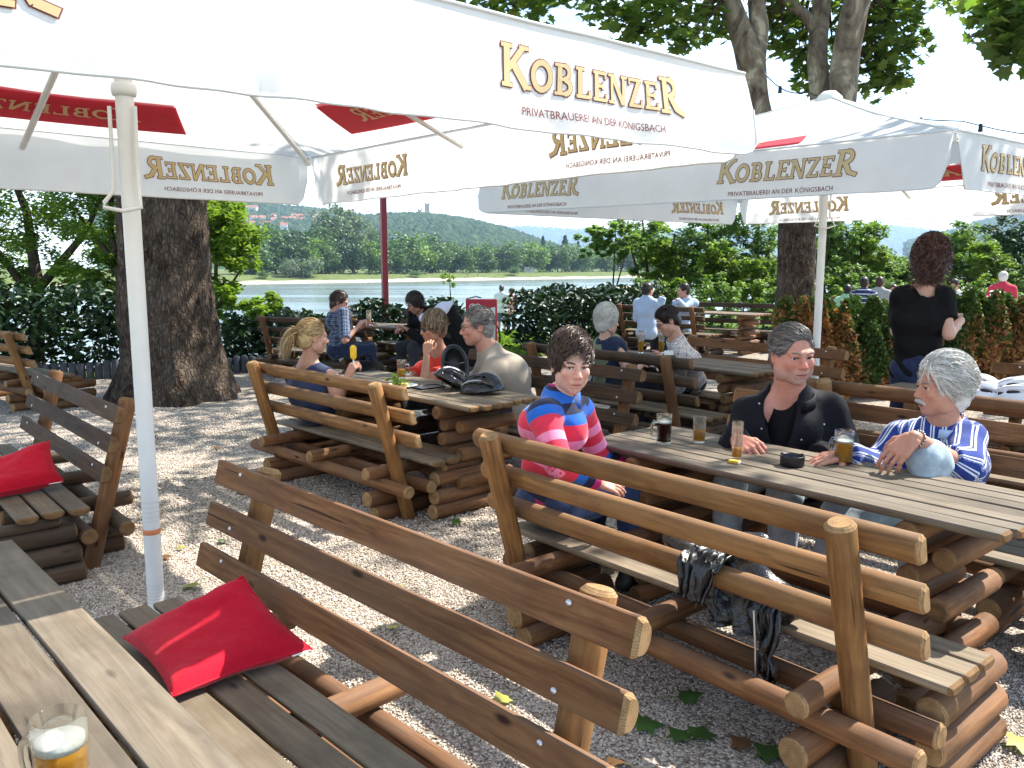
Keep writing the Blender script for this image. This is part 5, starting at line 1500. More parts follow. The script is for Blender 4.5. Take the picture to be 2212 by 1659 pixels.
FING = [(.034, .092, (.044, .027, .021)), (.011, .097, (.048, .030, .022)), (-.012, .092, (.044, .028, .021)), (-.033, .082, (.035, .022, .018))]
def hand_prims(w, f, n, side, curl=(.35, .35, .4, .45), s=1.0, thumb=(.5, .35), spread=.10):
    """w wrist, f towards the fingers, n back of the hand, side +1 = thumb lies along f x n"""
    f = unit(f); n = unit(A3(n) - f * (A3(n) @ f)); t_ = np.cross(f, n) * side; w = A3(w)
    pr = []
    for (x, l, seg), cu in zip(FING, curl):
        kn = w + f * l * s * .92 + t_ * x * s + n * .002
        pr.append(cone(w + f * .012 * s + t_ * x * .62 * s, kn, .0155 * s, .0125 * s, k=.012))
        d = unit(f + t_ * x * spread * 10 * .3); p = kn; a = cu * .8
        for i, L in enumerate(seg):
            ax = np.cross(d, n); ax = unit(np.cross(n, f)) * 1.0
            dd = d * math.cos(a) - n * math.sin(a)
            q = p + dd * L * s
            pr.append(cone(p, q, (.0098 - .0011 * i) * s, (.0090 - .0012 * i) * s, k=.004)); p = q; a += cu * (1.15 if i == 0 else .7)
    b0 = w + f * .022 * s + t_ * .022 * s - n * .006 * s
    b1 = b0 + (f * .6 + t_ * (.55 + thumb[0] * .5) - n * thumb[1] * .6) * .040 * s
    b2 = b1 + unit(f * .9 + t_ * thumb[0] * .5 - n * thumb[1]) * .032 * s; b3 = b2 + unit(f - t_ * .1 - n * thumb[1]) * .025 * s
    pr += [cone(b0, b1, .017 * s, .0125 * s, k=.012), cone(b1, b2, .0112 * s, .0100 * s, k=.004), cone(b2, b3, .0098 * s, .0080 * s, k=.004)]
    return pr

def set_attr(me, name, data):
    a = me.attributes.new(name, 'FLOAT_COLOR', 'POINT')
    d = np.ones((len(data), 4), dtype=np.float32); d[:, :3] = data
    a.data.foreach_set('color', d.ravel())

def garment(name, parent, prims, vox, mat, info=None, fold=.003, seed=0.0, ff=14.0):
    V, Q = sdf_mesh(prims, vox, fold, seed, ff)
    me = np_mesh(name, V - A3(parent.location), Q, mat, True)
    if info is not None:
        # cloth coordinates: x round the body or limb, y up along it
        best = np.full(len(V), 9.0); uv = np.zeros((len(V), 3))
        for kind, a, b_, ref, off in info:
            a, b_ = A3(a), A3(b_); ab = b_ - a; L = np.linalg.norm(ab); e = ab / L
            h = np.clip(((V - a) @ e) / L, 0, 1); q = V - a - (h * L)[:, None] * e; d = np.linalg.norm(q, axis=1)
            if kind == 'torso':
                r_ = unit(ref); x = (V - a) @ r_; y = (V - a) @ e; dd = np.maximum(d - .17, 0) + .02
                dep = np.cross(r_, e); x = np.where(((V - a) @ dep) > .0, x, x + .011)
            else:
                r1 = unit(A3(ref) - e * (A3(ref) @ e)); r2 = np.cross(e, r1)
                x = np.arctan2(q @ r2, q @ r1) * .058 + .005; y = off - (V - a) @ e; dd = np.maximum(d - .065, 0)
            m = dd < best; best[m] = dd[m]; uv[m, 0] = x[m]; uv[m, 1] = y[m]
        set_attr(me, 'cloth', uv * .5 + .5)
    return link(name, me, parent)

def ribbon_hair(name, parent, loc0, roots, dirs, lens, width, mat, grav=.5, curl=0.0, cw=.012, seg=4, seed=0, taper=.25, hug=None):
    n = len(roots); r = np.random.default_rng(seed)
    side = np.cross(dirs, r.normal(size=(n, 3))); side /= np.linalg.norm(side, axis=1, keepdims=True) + 1e-9
    P = roots.copy(); d = dirs.copy(); V = []; ph = r.uniform(0, 6.28, n)
    nn = np.cross(dirs, side)
    for i in range(seg + 1):
        w = width * (1 - (1 - taper) * (i / seg) ** 1.5)
        c_ = curl * cw * (np.cos(ph + i * 2.2 * curl)[:, None] * side + np.sin(ph + i * 2.2 * curl)[:, None] * nn) * min(i, 2) / 2
        V.append(P + c_ - side * w / 2); V.append(P + c_ + side * w / 2)
        if hug is not None:
            hc, hR, hr, hk = hug
            q = (P - hc) @ hR; nrm = q / hr ** 2; nrm /= np.linalg.norm(nrm, axis=1, keepdims=True); nrm = nrm @ hR.T
            d = d - nrm * (np.sum(d * nrm, 1, keepdims=True) - hk / (1 + i))
        d = d + np.array([0, 0, -grav / seg]); d /= np.linalg.norm(d, axis=1, keepdims=True)
        P = P + d * (lens / seg)[:, None]
        if hug is not None:
            q = (P - hc) @ hR; k_ = np.linalg.norm(q / hr, axis=1); m_ = (k_ < 1) & (q[:, 2] > -.03)
            P = np.where(m_[:, None], hc + (q / np.maximum(k_, .2)[:, None]) @ hR.T, P)
    V = np.stack(V, 1)
    F = np.concatenate([[[2 * i, 2 * i + 1, 2 * i + 3, 2 * i + 2]] for i in range(seg)])
    FF = F[None] + (np.arange(n) * 2 * (seg + 1))[:, None, None]
    return link(name, np_mesh(name, V.reshape(-1, 3) - loc0, FF.reshape(-1, 4), HAIR[mat], True), parent)

def hair(parent, loc0, H, style, mat, n=1500, seed=0, vox=.006):
    """H = head dict(c, R, s). A cap of hair hugging the skull plus loose strands"""
    c, R, s = H['c'], H['R'], H['s']
    st = dict(front=.062, low=-.015, thick=.012, len=.05, grav=.6, lift=.5, curl=0, width=.0042, back_low=-.06, flow=(0, -.6, .3), top=0.0, side=.0, brow=.088)
    st.update(style)
    base = [ell((0, -.018, .040 + st['top'] * .5), (.0775 + st['thick'] * .7 + st['side'], .097 + st['thick'] * .8, .086 + st['thick'] + st['top']), k=.01)]
    if st['back_low'] < -.03: base.append(ell((0, -.052, st['back_low'] * .4), (.068 + st['side'], .058, .055 - st['back_low'] * .35), k=.03))
    cut = [ell((0, .110, -.030), (.086, .078 + (.062 - st['front']) * .9, .030 + st['brow']), k=.010, sub=True), ell((0, .03, -.13), (.095, .10, .115 + st['low']), k=.01, sub=True)]
    V, Q = sdf_mesh(xf_prims(base + cut, c, R, s), vox * s, .0016 * s, seed, 90)
    o = link('hair', np_mesh('hair', V - loc0, Q, HAIR[mat], True), parent)
    r = np.random.default_rng(seed + 5)
    d = r.normal(size=(n * 4, 3)); d /= np.linalg.norm(d, axis=1, keepdims=True)
    ctr = A3((0, -.018, .040 + st['top'] * .5)); rad = A3((.0775 + st['thick'] * .7 + st['side'], .097 + st['thick'] * .8, .086 + st['thick'] + st['top']))
    p = ctr + d * (rad - .002)
    ok = (prim_dist(cut[0], p) > .0015) & (prim_dist(cut[1], p) > .0015) & (p[:, 2] > st['back_low'])
    p, d = p[ok][:n], d[ok][:n]
    fl = A3(st['flow'])[None] + r.normal(size=p.shape) * .25
    if st.get('part'): fl[:, 0] += np.sign(p[:, 0]) * st['part']
    fl -= d * np.sum(fl * d, 1, keepdims=True); fl /= np.linalg.norm(fl, axis=1, keepdims=True) + .15
    dr = d * st['lift'] + fl; dr /= np.linalg.norm(dr, axis=1, keepdims=True)
    L = st['len'] * s * r.uniform(.6, 1.3, len(p))
    ribbon_hair('hair_strands', o, loc0, c + (p @ R.T) * s, dr @ R.T, L, st['width'] * s, mat, st['grav'], st['curl'], .014, 5, seed, .25, (c + R @ ctr * s, R, (rad + .0015 + st['lift'] * .01) * s, st['lift']))
    return o

def base_pose(x, y, z, ang, s=1.0, lean=8, seated=True, twist=0.0):
    f = A3((math.cos(RAD(ang)), math.sin(RAD(ang)), 0)); r = A3((f[1], -f[0], 0)); Z = A3((0, 0, 1))
    a = f * math.sin(RAD(lean)) + Z * math.cos(RAD(lean))
    J = dict(f=f, r=r, a=a, s=s)
    pel = A3((x, y, z)) + Z * ((.095 if seated else .90) * s)
    J['pel'] = pel; J['chest'] = pel + a * .36 * s; J['nb'] = pel + a * .54 * s
    ft = A3((math.cos(RAD(ang + twist)), math.sin(RAD(ang + twist)), 0)); rt = A3((ft[1], -ft[0], 0)); J['rt'] = rt
    J['head'] = J['nb'] + (a * .6 + Z * .4) * .165 * s + f * .02
    for n_, q in (('L', -1), ('R', 1)):
        J['sh' + n_] = pel + a * .475 * s + rt * q * .175 * s
        J['el' + n_] = J['sh' + n_] - a * .25 * s + ft * .09 * s + rt * q * .05 * s
        J['wr' + n_] = J['el' + n_] + ft * .20 * s - Z * .05 * s - rt * q * .08 * s
        J['hf' + n_] = None; J['hn' + n_] = None
        J['hip' + n_] = pel + r * q * .085 * s
        if seated:
            J['kn' + n_] = pel + f * .43 * s + r * q * .12 * s + Z * .015
            J['an' + n_] = A3((J['kn' + n_][0], J['kn' + n_][1], max(z - .385, z - .40 * s) + .085)) - f * .02
        else:
            J['kn' + n_] = pel + r * q * .095 * s + f * .015 - Z * .43 * s
            J['an' + n_] = A3((x, y, z + .085)) + r * q * .10 * s - f * .02
    J['hd'] = f.copy(); J['hu'] = Z.copy(); J['ff'] = f
    return J

def person(label, J, look, vox=.012, hv=.005, group=None):
    """look: skin, hair(style, colour), top dict, legs dict, face dict"""
    s = J['s']; W = look.get('w', 1.0); B_ = look.get('belly', 1.0); fem = look.get('female', False)
    root = thing('person', label, 'person', tuple(A3((J['pel'][0], J['pel'][1], 0))), 0, group)
    sk = A3(look.get('skin', (.50, .27, .19))); loc0 = A3(root.location)
    r, a, f = J['r'], J['a'], J['f']
    R = frame(J['hd'], J['hu']); H = dict(c=J['head'], R=R, s=s * look.get('hs', 1.0)); hs = H['s']
    Vs, Qs, Ts = [], [], []; nV = 0
    def add(V, Q, T):
        nonlocal nV
        Vs.append(V); Qs.append(Q + nV); Ts.append(T); nV += len(V)
    # torso, limbs
    pr = [cone(J['nb'] - a * .06 * s, H['c'] + R @ A3((0, -.012, -.055)) * hs, .062 * s * (W if not fem else .9), .055 * s * (.86 if fem else 1.0 + .25 * look.get('heavy', 0)), k=.03),
          cone(J['chest'] - J['rt'] * .085 * s, J['chest'] + J['rt'] * .085 * s, .074 * s, k=.05), cone(J['pel'], J['chest'], .074 * s, .074 * s, k=.05), cone(J['shL'], J['shR'], .045 * s, k=.04), cone(J['nb'] + a * .03 * s, J['shL'], .042 * s, .036 * s, k=.05), cone(J['nb'] + a * .03 * s, J['shR'], .042 * s, .036 * s, k=.05),
          cone(J['hipL'], J['hipR'], .074 * s, k=.05)]
    for q in 'LR':
        pr += [cone(J['sh' + q], J['el' + q], .047 * s * (W if not fem else .92), .039 * s, k=.03), cone(J['el' + q], J['wr' + q], .039 * s, .0265 * s, k=.02),
               cone(J['hip' + q], J['kn' + q], .074 * s, .052 * s, k=.03), cone(J['kn' + q], J['an' + q], .050 * s, .036 * s, k=.02),
               cone(J['an' + q], J['an' + q] + J['ff'] * .13 * s + A3((0, 0, -.045)), .036 * s, .03 * s, k=.02)]
    V, Q = sdf_mesh(pr, vox)
    add(V, Q, np.tile(sk, (len(V), 1)))
    # head
    V, Q = sdf_mesh(xf_prims(head_prims(fem, look.get('heavy', 0)), H['c'], R, hs), hv * hs)
    q = ((V - H['c']) @ R) / hs
    T = np.tile(sk, (len(V), 1))
    lip = np.exp(-((q[:, 0] / .021) ** 4 + ((q[:, 2] + .0675) / .0085) ** 2 * 1.0)) * (q[:, 1] > .07)
    chk = np.exp(-(((np.abs(q[:, 0]) - .038) / .02) ** 2 + ((q[:, 2] + .025) / .025) ** 2)) * (q[:, 1] > .03)
    nose = np.exp(-((q[:, 0] / .016) ** 2 + ((q[:, 2] + .022) / .022) ** 2)) * (q[:, 1] > .085); ear = np.clip((np.abs(q[:, 0]) - .070) * 60, 0, 1) * (np.abs(q[:, 2]) < .04)
    red = np.clip(.55 * chk + .5 * nose + .6 * ear, 0, 1)[:, None] * look.get('ruddy', .6)
    T = T * (1 - red) + red * sk * A3((1.12, .70, .66))
    T = T * (1 - .75 * lip[:, None]) + .75 * lip[:, None] * (sk * A3((.82, .46, .46)))
    mouth = np.exp(-((q[:, 0] / .022) ** 6 + ((q[:, 2] + .0675) / .0024) ** 2)) * (q[:, 1] > .07); T = T * (1 - .7 * mouth[:, None])
    if look.get('stubble'):
        b_ = (np.clip((-.035 - q[:, 2]) * 40, 0, 1) * np.clip((q[:, 1] + .02) * 30, 0, 1) * (1 - lip))[:, None] * look['stubble']
        T = T * (1 - b_) + b_ * A3((.36, .33, .30))
    add(V, Q, T)
    # hands
    for n_, sd in (('L', 1), ('R', -1)):
        if look.get('nohands'): continue
        w = J['wr' + n_]; hf = J['hf' + n_] if J['hf' + n_] is not None else unit(w - J['el' + n_])
        hn = J['hn' + n_] if J['hn' + n_] is not None else A3((0, 0, 1))
        hp = hand_prims(w, hf, hn, sd, J.get('curl' + n_, (.4, .4, .45, .5)), s * (.90 if fem else 1.0), J.get('th' + n_, (.5, .35)))
        hp.append(cone(J['el' + n_] * .25 + w * .75, w + unit(hf) * .012 * s, .029 * s, .0235 * s, k=.012))
        V, Q = sdf_mesh(hp, max(.0038, hv * .9)); kn = np.tile(sk, (len(V), 1)) * A3((1.02, .93, .9)); add(V, Q, kn)
    me = np_mesh('body', np.vstack(Vs) - loc0, np.vstack(Qs), M['skin'], True)
    set_attr(me, 'tone', np.clip(np.vstack(Ts), 0, 1))
    body = link('body', me, root)
    # eyes and brows
    if look.get('eyes', True):
        for sd in (-1, 1):
            e = MB(); c = H['c'] + R @ A3((sd * .0315, .0735, .0035)) * hs - loc0
            e.ball(c, .0120 * hs, 12, 8, 0)
            gz = unit(R @ (A3((0, 1, -.05)) + A3(look.get('gaze', (0, 0, 0))))); e.ball(c + gz * .0078 * hs, .0062 * hs, 10, 6, 1)
            e.obj('eye', [M['eye_white'], M['iris']], body)
            l = MB(); pts = [H['c'] + R @ A3((sd * (.031 + x), .0895 - 18 * x * x - .03 * abs(x), .0098 - 22 * x * x - look.get('squint', 0))) * hs - loc0 for x in (-.0135, -.007, 0, .007, .0135)]
            l.tube(pts, [.001 * hs, .0022 * hs, .0028 * hs, .0024 * hs, .001 * hs], 6); l.obj('eyelash', M['iris'] if not look.get('grey') else M['brow'], body)
            l = MB(); pts = [H['c'] + R @ A3((sd * x, y_, z_)) * hs - loc0 for x, y_, z_ in ((.012, .0925, .0205), (.026, .0925, .0255), (.042, .084, .0265), (.052, .073, .0205))]
            l.tube(pts, [.0022 * hs, .0034 * hs, .0028 * hs, .0012 * hs], 6); l.obj('eyebrow', M['brow_grey'] if look.get('grey') else M['brow'], body)
    if look.get('moustache'):
        l = MB()
        for sd in (-1, 1):
            l.tube([H['c'] + R @ A3(p) * hs - loc0 for p in ((0, .0985, -.050), (sd * .012, .0975, -.051), (sd * .024, .089, -.058), (sd * .029, .082, -.067))], [.0085 * hs, .0095 * hs, .007 * hs, .002 * hs], 8)
        l.obj('moustache', M['moustache'], body)
    if look.get('glasses'):
        l = MB(); lens = look['glasses'] == 'sun'
        for sd in (-1, 1):
            ring = [H['c'] + R @ A3((sd * .032 + .023 * math.cos(t_), .100 - .25 * (.032 + sd * .0 + .023 * math.cos(t_) * sd) ** 2 * 10, .002 + .0165 * math.sin(t_))) * hs - loc0 for t_ in np.linspace(0, 2 * PI, 15)]
            l.tube(ring, .0015 * hs, 5, 0, caps=False)
            if lens: l.add(ring[:-1], [tuple(range(14))], 1)
            l.tube([H['c'] + R @ A3(p) * hs - loc0 for p in ((sd * .055, .090, .008), (sd * .072, .06, .010), (sd * .079, .005, .006))], .0022 * hs if lens else .0014 * hs, 5)
        l.tube([H['c'] + R @ A3(p) * hs - loc0 for p in ((-.010, .103, .006), (0, .106, .008), (.010, .103, .006))], .0014 * hs, 5)
        l.obj('sunglasses' if lens else 'glasses', [M['black_frame'], M['dark_lens']], body)
    # shirt
    t = look['top']; up = A3((0, 0, 1)); g = t.get('g', .012)
    rt = J['rt']
    pr = [cone(J['hipL'], J['hipR'], (.088 + g) * s * W, k=.07), cone(J['pel'] + a * .16 * s - rt * .05 * s, J['pel'] + a * .16 * s + rt * .05 * s, (.098 + g) * s * B_, k=.07),
          cone(J['chest'] - rt * .075 * s, J['chest'] + rt * .075 * s, (.103 + g) * s * W, k=.07), cone(J['shL'], J['shR'], (.050 + g * .7) * s, k=.05), cone(J['nb'] + a * .02 * s, J['shL'], (.044 + g * .8) * s, (.040 + g * .8) * s, k=.05), cone(J['nb'] + a * .02 * s, J['shR'], (.044 + g * .8) * s, (.040 + g * .8) * s, k=.05),
          cone(J['nb'] - a * .07 * s, J['nb'] + a * .015 * s, (.075 + g) * s, (.058 + g) * s, k=.05)]
    if B_ > 1.05: pr.append(ell(J['pel'] + a * .17 * s + f * .06 * s, A3((.13, .13, .14)) * s * B_, k=.08))
    if fem:
        for q in (-1, 1): pr.append(ell(J['chest'] - a * .03 * s + f * .080 * s + rt * q * .065 * s, .050 * s, k=.06))
    info = [('torso', J['pel'], J['nb'], rt, 0)]
    sl = t.get('sleeve', 'short')
    for q in 'LR':
        sh, el, wr = J['sh' + q], J['el' + q], J['wr' + q]
        if sl == 'none': continue
        if sl == 'short': pr.append(cone(sh, sh + (el - sh) * t.get('slen', .72), (.052 + g) * s, (.055 + g) * s, k=.03, flat=True))
        else:
            e2 = el + (wr - el) * (t.get('slen', .95) if q not in t.get('rolled', '') else t.get('rlen', .25))
            pr += [cone(sh, el, (.053 + g) * s, (.046 + g) * s, k=.03), cone(el, e2, (.046 + g) * s, (.036 + g) * s, k=.025, flat=True)]
        off = float((sh - J['pel']) @ a)
        info += [('arm', sh, el, rt, off), ('arm', el, wr, rt, off - float(np.linalg.norm(el - sh)))]
    hem = t.get('hem', -.02)
    pr.append(plane(J['pel'] + a * (hem - .04) * s, -a))
    nk = t.get('neck', .012)
    pr.append(cone(J['nb'] + a * (.03 - nk) * s + f * t.get('vneck', .0) * s, J['nb'] + a * .30 * s + f * .06 * s, (.056 + nk * .8) * s, .12 * s, k=.006, sub=True))
    if t.get('cut'): pr.append(cone(J['nb'] + f * .10 * s + a * .02 * s, J['chest'] + f * .19 * s - a * .16 * s, .075 * s, .040 * s, k=.006, sub=True))
    if sl == 'none':
        for q in 'LR':
            o_ = 1 if q == 'R' else -1
            pr.append(cone(J['sh' + q] + rt * o_ * .050 * s + a * .05 * s, J['sh' + q] + rt * o_ * .085 * s - a * .09 * s, .066 * s, .060 * s, k=.01, sub=True))
    shirt = garment(t.get('name', 'shirt'), root, pr, t.get('vox', vox * .8), t['mat'], info, t.get('fold', .0022) * s, hash(label) % 97 * .13, t.get('ff', 26))
    # trousers
    l = look.get('legs')
    if l:
        g = l.get('g', .010)
        pr = [cone(J['hipL'], J['hipR'], (.092 + g) * s * W, k=.06), cone(J['pel'], J['pel'] + a * .12 * s, (.086 + g) * s * W, .082 * s * W, k=.03)]
        for q in 'LR':
            k_, an = J['kn' + q], J['an' + q]; ln = l.get('len', .95)
            if ln > .5: pr += [cone(J['hip' + q], k_, (.080 + g) * s, (.058 + g) * s, k=.03), cone(k_, k_ + (an - k_) * (ln - .0), (.056 + g) * s, (.046 + g) * s, k=.03, flat=True)]
            else: pr.append(cone(J['hip' + q], J['hip' + q] + (k_ - J['hip' + q]) * (ln * 2), (.080 + g) * s, (.066 + g) * s, k=.03, flat=True))
        garment(l.get('name', 'trousers'), root, pr, vox * .9, l['mat'], None, l.get('fold', .0036) * s, 3.0, l.get('ff', 32))
        for q in 'LR':
            an = J['an' + q]; fd = J['ff']; b = MB()
            sole = an - A3((0, 0, .058)) - fd * .06 * s
            V, Q = sdf_mesh([cone(an + A3((0, 0, .0)), an - A3((0, 0, .03)), .045 * s, .046 * s, k=.02, flat=False), cone(an - A3((0, 0, .040)) - fd * .03, an - A3((0, 0, .050)) + fd * .15 * s, .040 * s, .036 * s, k=.02)], max(.01, vox))
            V[:, 2] = np.maximum(V[:, 2], an[2] - .082)
            link('shoe', np_mesh('shoe', V - loc0, Q, l.get('shoe', M['shoe_dark']), True), root)
    hair_o = None
    if look.get('hair'):
        stl, colr = look['hair']; J['hair'] = hair(root, loc0, H, stl, colr, look.get('hn', 1200), len(label), hv * 1.3)
    J['H'] = H; J['root'] = root; J['body'] = body; J['shirt'] = shirt; J['loc0'] = loc0
    return J
M['shoe_dark'] = plain('dark_leather_shoe', (.03, .025, .022), .4, .4); M['shoe_white'] = plain('pale_trainer', (.55, .55, .54), .6, .3)
# ================================================================== PEOPLE OF THE PHOTOGRAPH
def cloth_mat(name, build, rough=.85, bump=.25):
    """pattern from the cloth coordinates (x round the body, y up along it, in metres)"""
    t = NT(name); a = t.new('ShaderNodeAttribute', attribute_name='cloth')
    sp = t.new('ShaderNodeSeparateXYZ'); t.lk(a.outputs['Vector'], sp.inputs[0])
    x = t.math('MULTIPLY', t.math('SUBTRACT', sp.outputs[0], .5), 2.0); y = t.math('MULTIPLY', t.math('SUBTRACT', sp.outputs[1], .5), 2.0)
    c = build(t, x, y)
    n = t.noise(t.coord('Object'), 22, 5, .6)
    t.col(t.mix(1.0, c, t.ramp(n, [(.3, .86), (.7, 1.08)]), 'MULTIPLY')).rough(rough).spec(.15); t.b.inputs['Sheen Weight'].default_value = .2
    t.bump(n, bump, .01); return t.m
def bands(stops, lo, hi):
    return lambda t, x, y: t.ramp(t.math('DIVIDE', t.math('SUBTRACT', y, lo), hi - lo), stops, 'CONSTANT')
RED, PINK, BLUE, NAVY, MAG = (.66, .035, .07), (.80, .24, .40), (.015, .12, .50), (.012, .016, .045), (.48, .02, .14)
M['fleece'] = cloth_mat('striped_fleece', bands([(0, BLUE), (.10, MAG), (.16, NAVY), (.22, BLUE), (.30, RED), (.40, PINK), (.47, RED), (.545, PINK), (.61, RED), (.72, BLUE), (.79, NAVY), (.865, BLUE), (.93, NAVY), (.955, MAG), (.985, BLUE)], -.06, .58))
def stripes(t, x, y):
    w = t.math('FRACT', t.math('MULTIPLY', x, 1 / .046)); s1 = t.math('LESS_THAN', t.math('ABSOLUTE', t.math('SUBTRACT', w, .22)), .075); s2 = t.math('LESS_THAN', t.math('ABSOLUTE', t.math('SUBTRACT', w, .48)), .06)
    m = t.math('MAXIMUM', s1, s2)
    w3 = t.math('LESS_THAN', t.math('FRACT', t.math('MULTIPLY', y, 1 / .085)), .05)
    m = t.math('MAXIMUM', m, t.math('MULTIPLY', w3, .0))
    return t.mix(m, (.018, .042, .22), (.66, .68, .74))
M['blue_stripe'] = cloth_mat('blue_striped_shirt', stripes, bump=.4)
def plaid(a, b, c, px=.052):
    def f(t, x, y):
        u = t.math('ABSOLUTE', t.math('SUBTRACT', t.math('FRACT', t.math('MULTIPLY', x, 1 / px)), .5)); v = t.math('ABSOLUTE', t.math('SUBTRACT', t.math('FRACT', t.math('MULTIPLY', y, 1 / px)), .5))
        m = t.math('ADD', t.math('MULTIPLY', t.math('LESS_THAN', u, .14), .5), t.math('MULTIPLY', t.math('LESS_THAN', v, .14), .5))
        k = t.math('ADD', t.math('MULTIPLY', t.math('LESS_THAN', t.math('ABSOLUTE', t.math('SUBTRACT', u, .32)), .05), .45), t.math('MULTIPLY', t.math('LESS_THAN', t.math('ABSOLUTE', t.math('SUBTRACT', v, .32)), .05), .45))
        return t.mix(k, t.mix(m, a, b), c)
    return f
M['plaid_blue'] = cloth_mat('blue_plaid', plaid((.05, .075, .14), (.012, .018, .045), (.32, .36, .44)))
M['plaid_white'] = cloth_mat('white_check', plaid((.74, .71, .68), (.26, .20, .20), (.10, .08, .09), .062))
M['navy_stripe'] = cloth_mat('navy_striped_polo', lambda t, x, y: t.mix(t.math('LESS_THAN', t.math('FRACT', t.math('MULTIPLY', y, 1 / .085)), .22), (.02, .03, .10), (.6, .62, .68)))
def tank(t, x, y): return t.mix(t.math('GREATER_THAN', t.math('ABSOLUTE', x), .152), (.028, .042, .10), (.60, .06, .08))
M['tank'] = cloth_mat('navy_tank_top', lambda t, x, y: t.mix(0.0, (.030, .045, .105), (.03, .04, .1)))
M['black_cloth'] = fabric('black_cloth', (.006, .0055, .006), var=.2, scale=30, bump=.3)
M['black_jacket'] = fabric('black_jacket_cloth', (.007, .0065, .0085), var=.3, scale=18, bump=.4, rough=.7)
for k_ in ('black_cloth', 'black_jacket'): M[k_].node_tree.nodes['Principled BSDF'].inputs['Sheen Weight'].default_value = 0
M['jeans'] = fabric('blue_denim', (.035, .06, .13), var=.35, scale=26); M['jeans_dark'] = fabric('dark_denim', (.016, .024, .055), var=.3, scale=26); M['jeans_light'] = fabric('faded_denim', (.34, .41, .45), var=.3, scale=16, bump=.4)
M['beige_tee'] = fabric('beige_cotton', (.30, .25, .195), var=.05, scale=12); M['red_tee'] = fabric('orange_red_cotton', (.66, .045, .025), var=.08); M['pale_blue'] = fabric('pale_blue_cotton', (.40, .50, .66), var=.06)
M['white_tee'] = fabric('white_cotton', (.74, .73, .72), var=.03); M['olive'] = fabric('olive_vest', (.20, .22, .13), var=.08); M['pink_tee'] = fabric('pink_cotton', (.66, .33, .36), var=.06); M['green_tee'] = fabric('mint_cotton', (.30, .55, .36), var=.05)
M['grey_tee'] = fabric('grey_cotton', (.30, .31, .31), var=.06); M['crimson'] = fabric('crimson_cotton', (.50, .035, .07), var=.06); M['shorts'] = fabric('patterned_shorts', (.12, .14, .19), var=.7, scale=30); M['dark_trs'] = fabric('dark_trousers', (.03, .03, .038), var=.2)
SHORT = dict(len=.045, thick=.008, lift=.15, flow=(0, -.5, .2), back_low=-.055)
PALE, TAN, RUD = (.55, .31, .22), (.43, .225, .145), (.50, .25, .175)

# ---- woman in the striped fleece, looking over her shoulder
J = base_pose(.165, 3.60, .40, 40, .98, 3)
J['head'] = A3(at(1234, 788, Y=3.50)); J['nb'] = A3(at(1207, 868, Y=3.56)); J['hd'] = A3((.24, -.96, -.09)); J['hu'] = A3((.03, .0, 1))
J['shR'] = A3(at(1176, 898, Y=3.42)); J['elR'] = A3(at(1208, 1000, Y=3.30)); J['wrR'] = A3(at(1290, 1040, Y=3.38)); J['hfR'] = A3((.9, .35, -.35)); J['hnR'] = A3((-.1, -.55, .8)); J['curlR'] = (.15, .2, .25, .3)
J['shL'] = A3(at(1252, 888, Y=3.76)); J['elL'] = J['shL'] + A3((.10, .08, -.24)); J['wrL'] = J['elL'] + A3((.16, -.04, -.06))
P1 = person('woman with short spiky brown hair in a red, pink and blue striped fleece', J, dict(skin=(.60, .35, .26), female=True, w=.93, belly=.9, ruddy=.7, gaze=(.35, 0, .05), hs=1.04,
    hair=(dict(len=.040, thick=.011, lift=.45, flow=(.55, .32, -.12), grav=.4, width=.0034, front=.066, back_low=-.07, top=.012, low=-.02, brow=.080), 'brown'), hn=5200,
    top=dict(mat=M['fleece'], sleeve='long', name='fleece', g=.013, neck=-.012, hem=-.03), legs=dict(mat=M['jeans'])), .009, .0032)
# fleece collar
def collar(J, mat, r=.060, h=.05, tilt=.25, thick=.008, name='collar', open_=0.0, drop=0.0):
    b = MB(); a = unit(J['a'] * .6 + (J['head'] - J['nb'])); f = unit(J['f'] - a * (J['f'] @ a)); rr = np.cross(f, a); pts = []
    n = 22; rows = []
    for i in range(n + 1):
        an = open_ + (2 * PI - 2 * open_) * i / n
        d = f * math.cos(an) + rr * math.sin(an); fr = .5 + .5 * math.cos(an)
        base = J['nb'] - J['loc0'] + a * (-.015 - drop * fr) + d * (r + .014 + tilt * .05 * fr); topp = J['nb'] - J['loc0'] + a * (h - drop * 1.4 * fr) + d * (r + tilt * .06 * fr)
        rows.append([base + d * thick, topp + d * thick * .9, topp + d * .001, base])
    V = [p for row in rows for p in row]; F = []
    for i in range(n):
        for k in range(4): F.append((i * 4 + k, (i + 1) * 4 + k, (i + 1) * 4 + (k + 1) % 4, i * 4 + (k + 1) % 4))
    F += [(0, 1, 2, 3), (n * 4 + 3, n * 4 + 2, n * 4 + 1, n * 4)]
    b.add(V, F, 0, True); return b.obj(name, mat, J['root'])
t = NT('fleece_collar'); n = t.noise(t.coord('Object', (1, 1, 3)), 20, 2); t.col(t.ramp(n, [(.4, BLUE), (.5, (.06, .05, .03)), (.58, BLUE)])).rough(.9); M['fleece_collar'] = t.m
collar(P1, M['fleece_collar'], .058, .050, .4, .012)

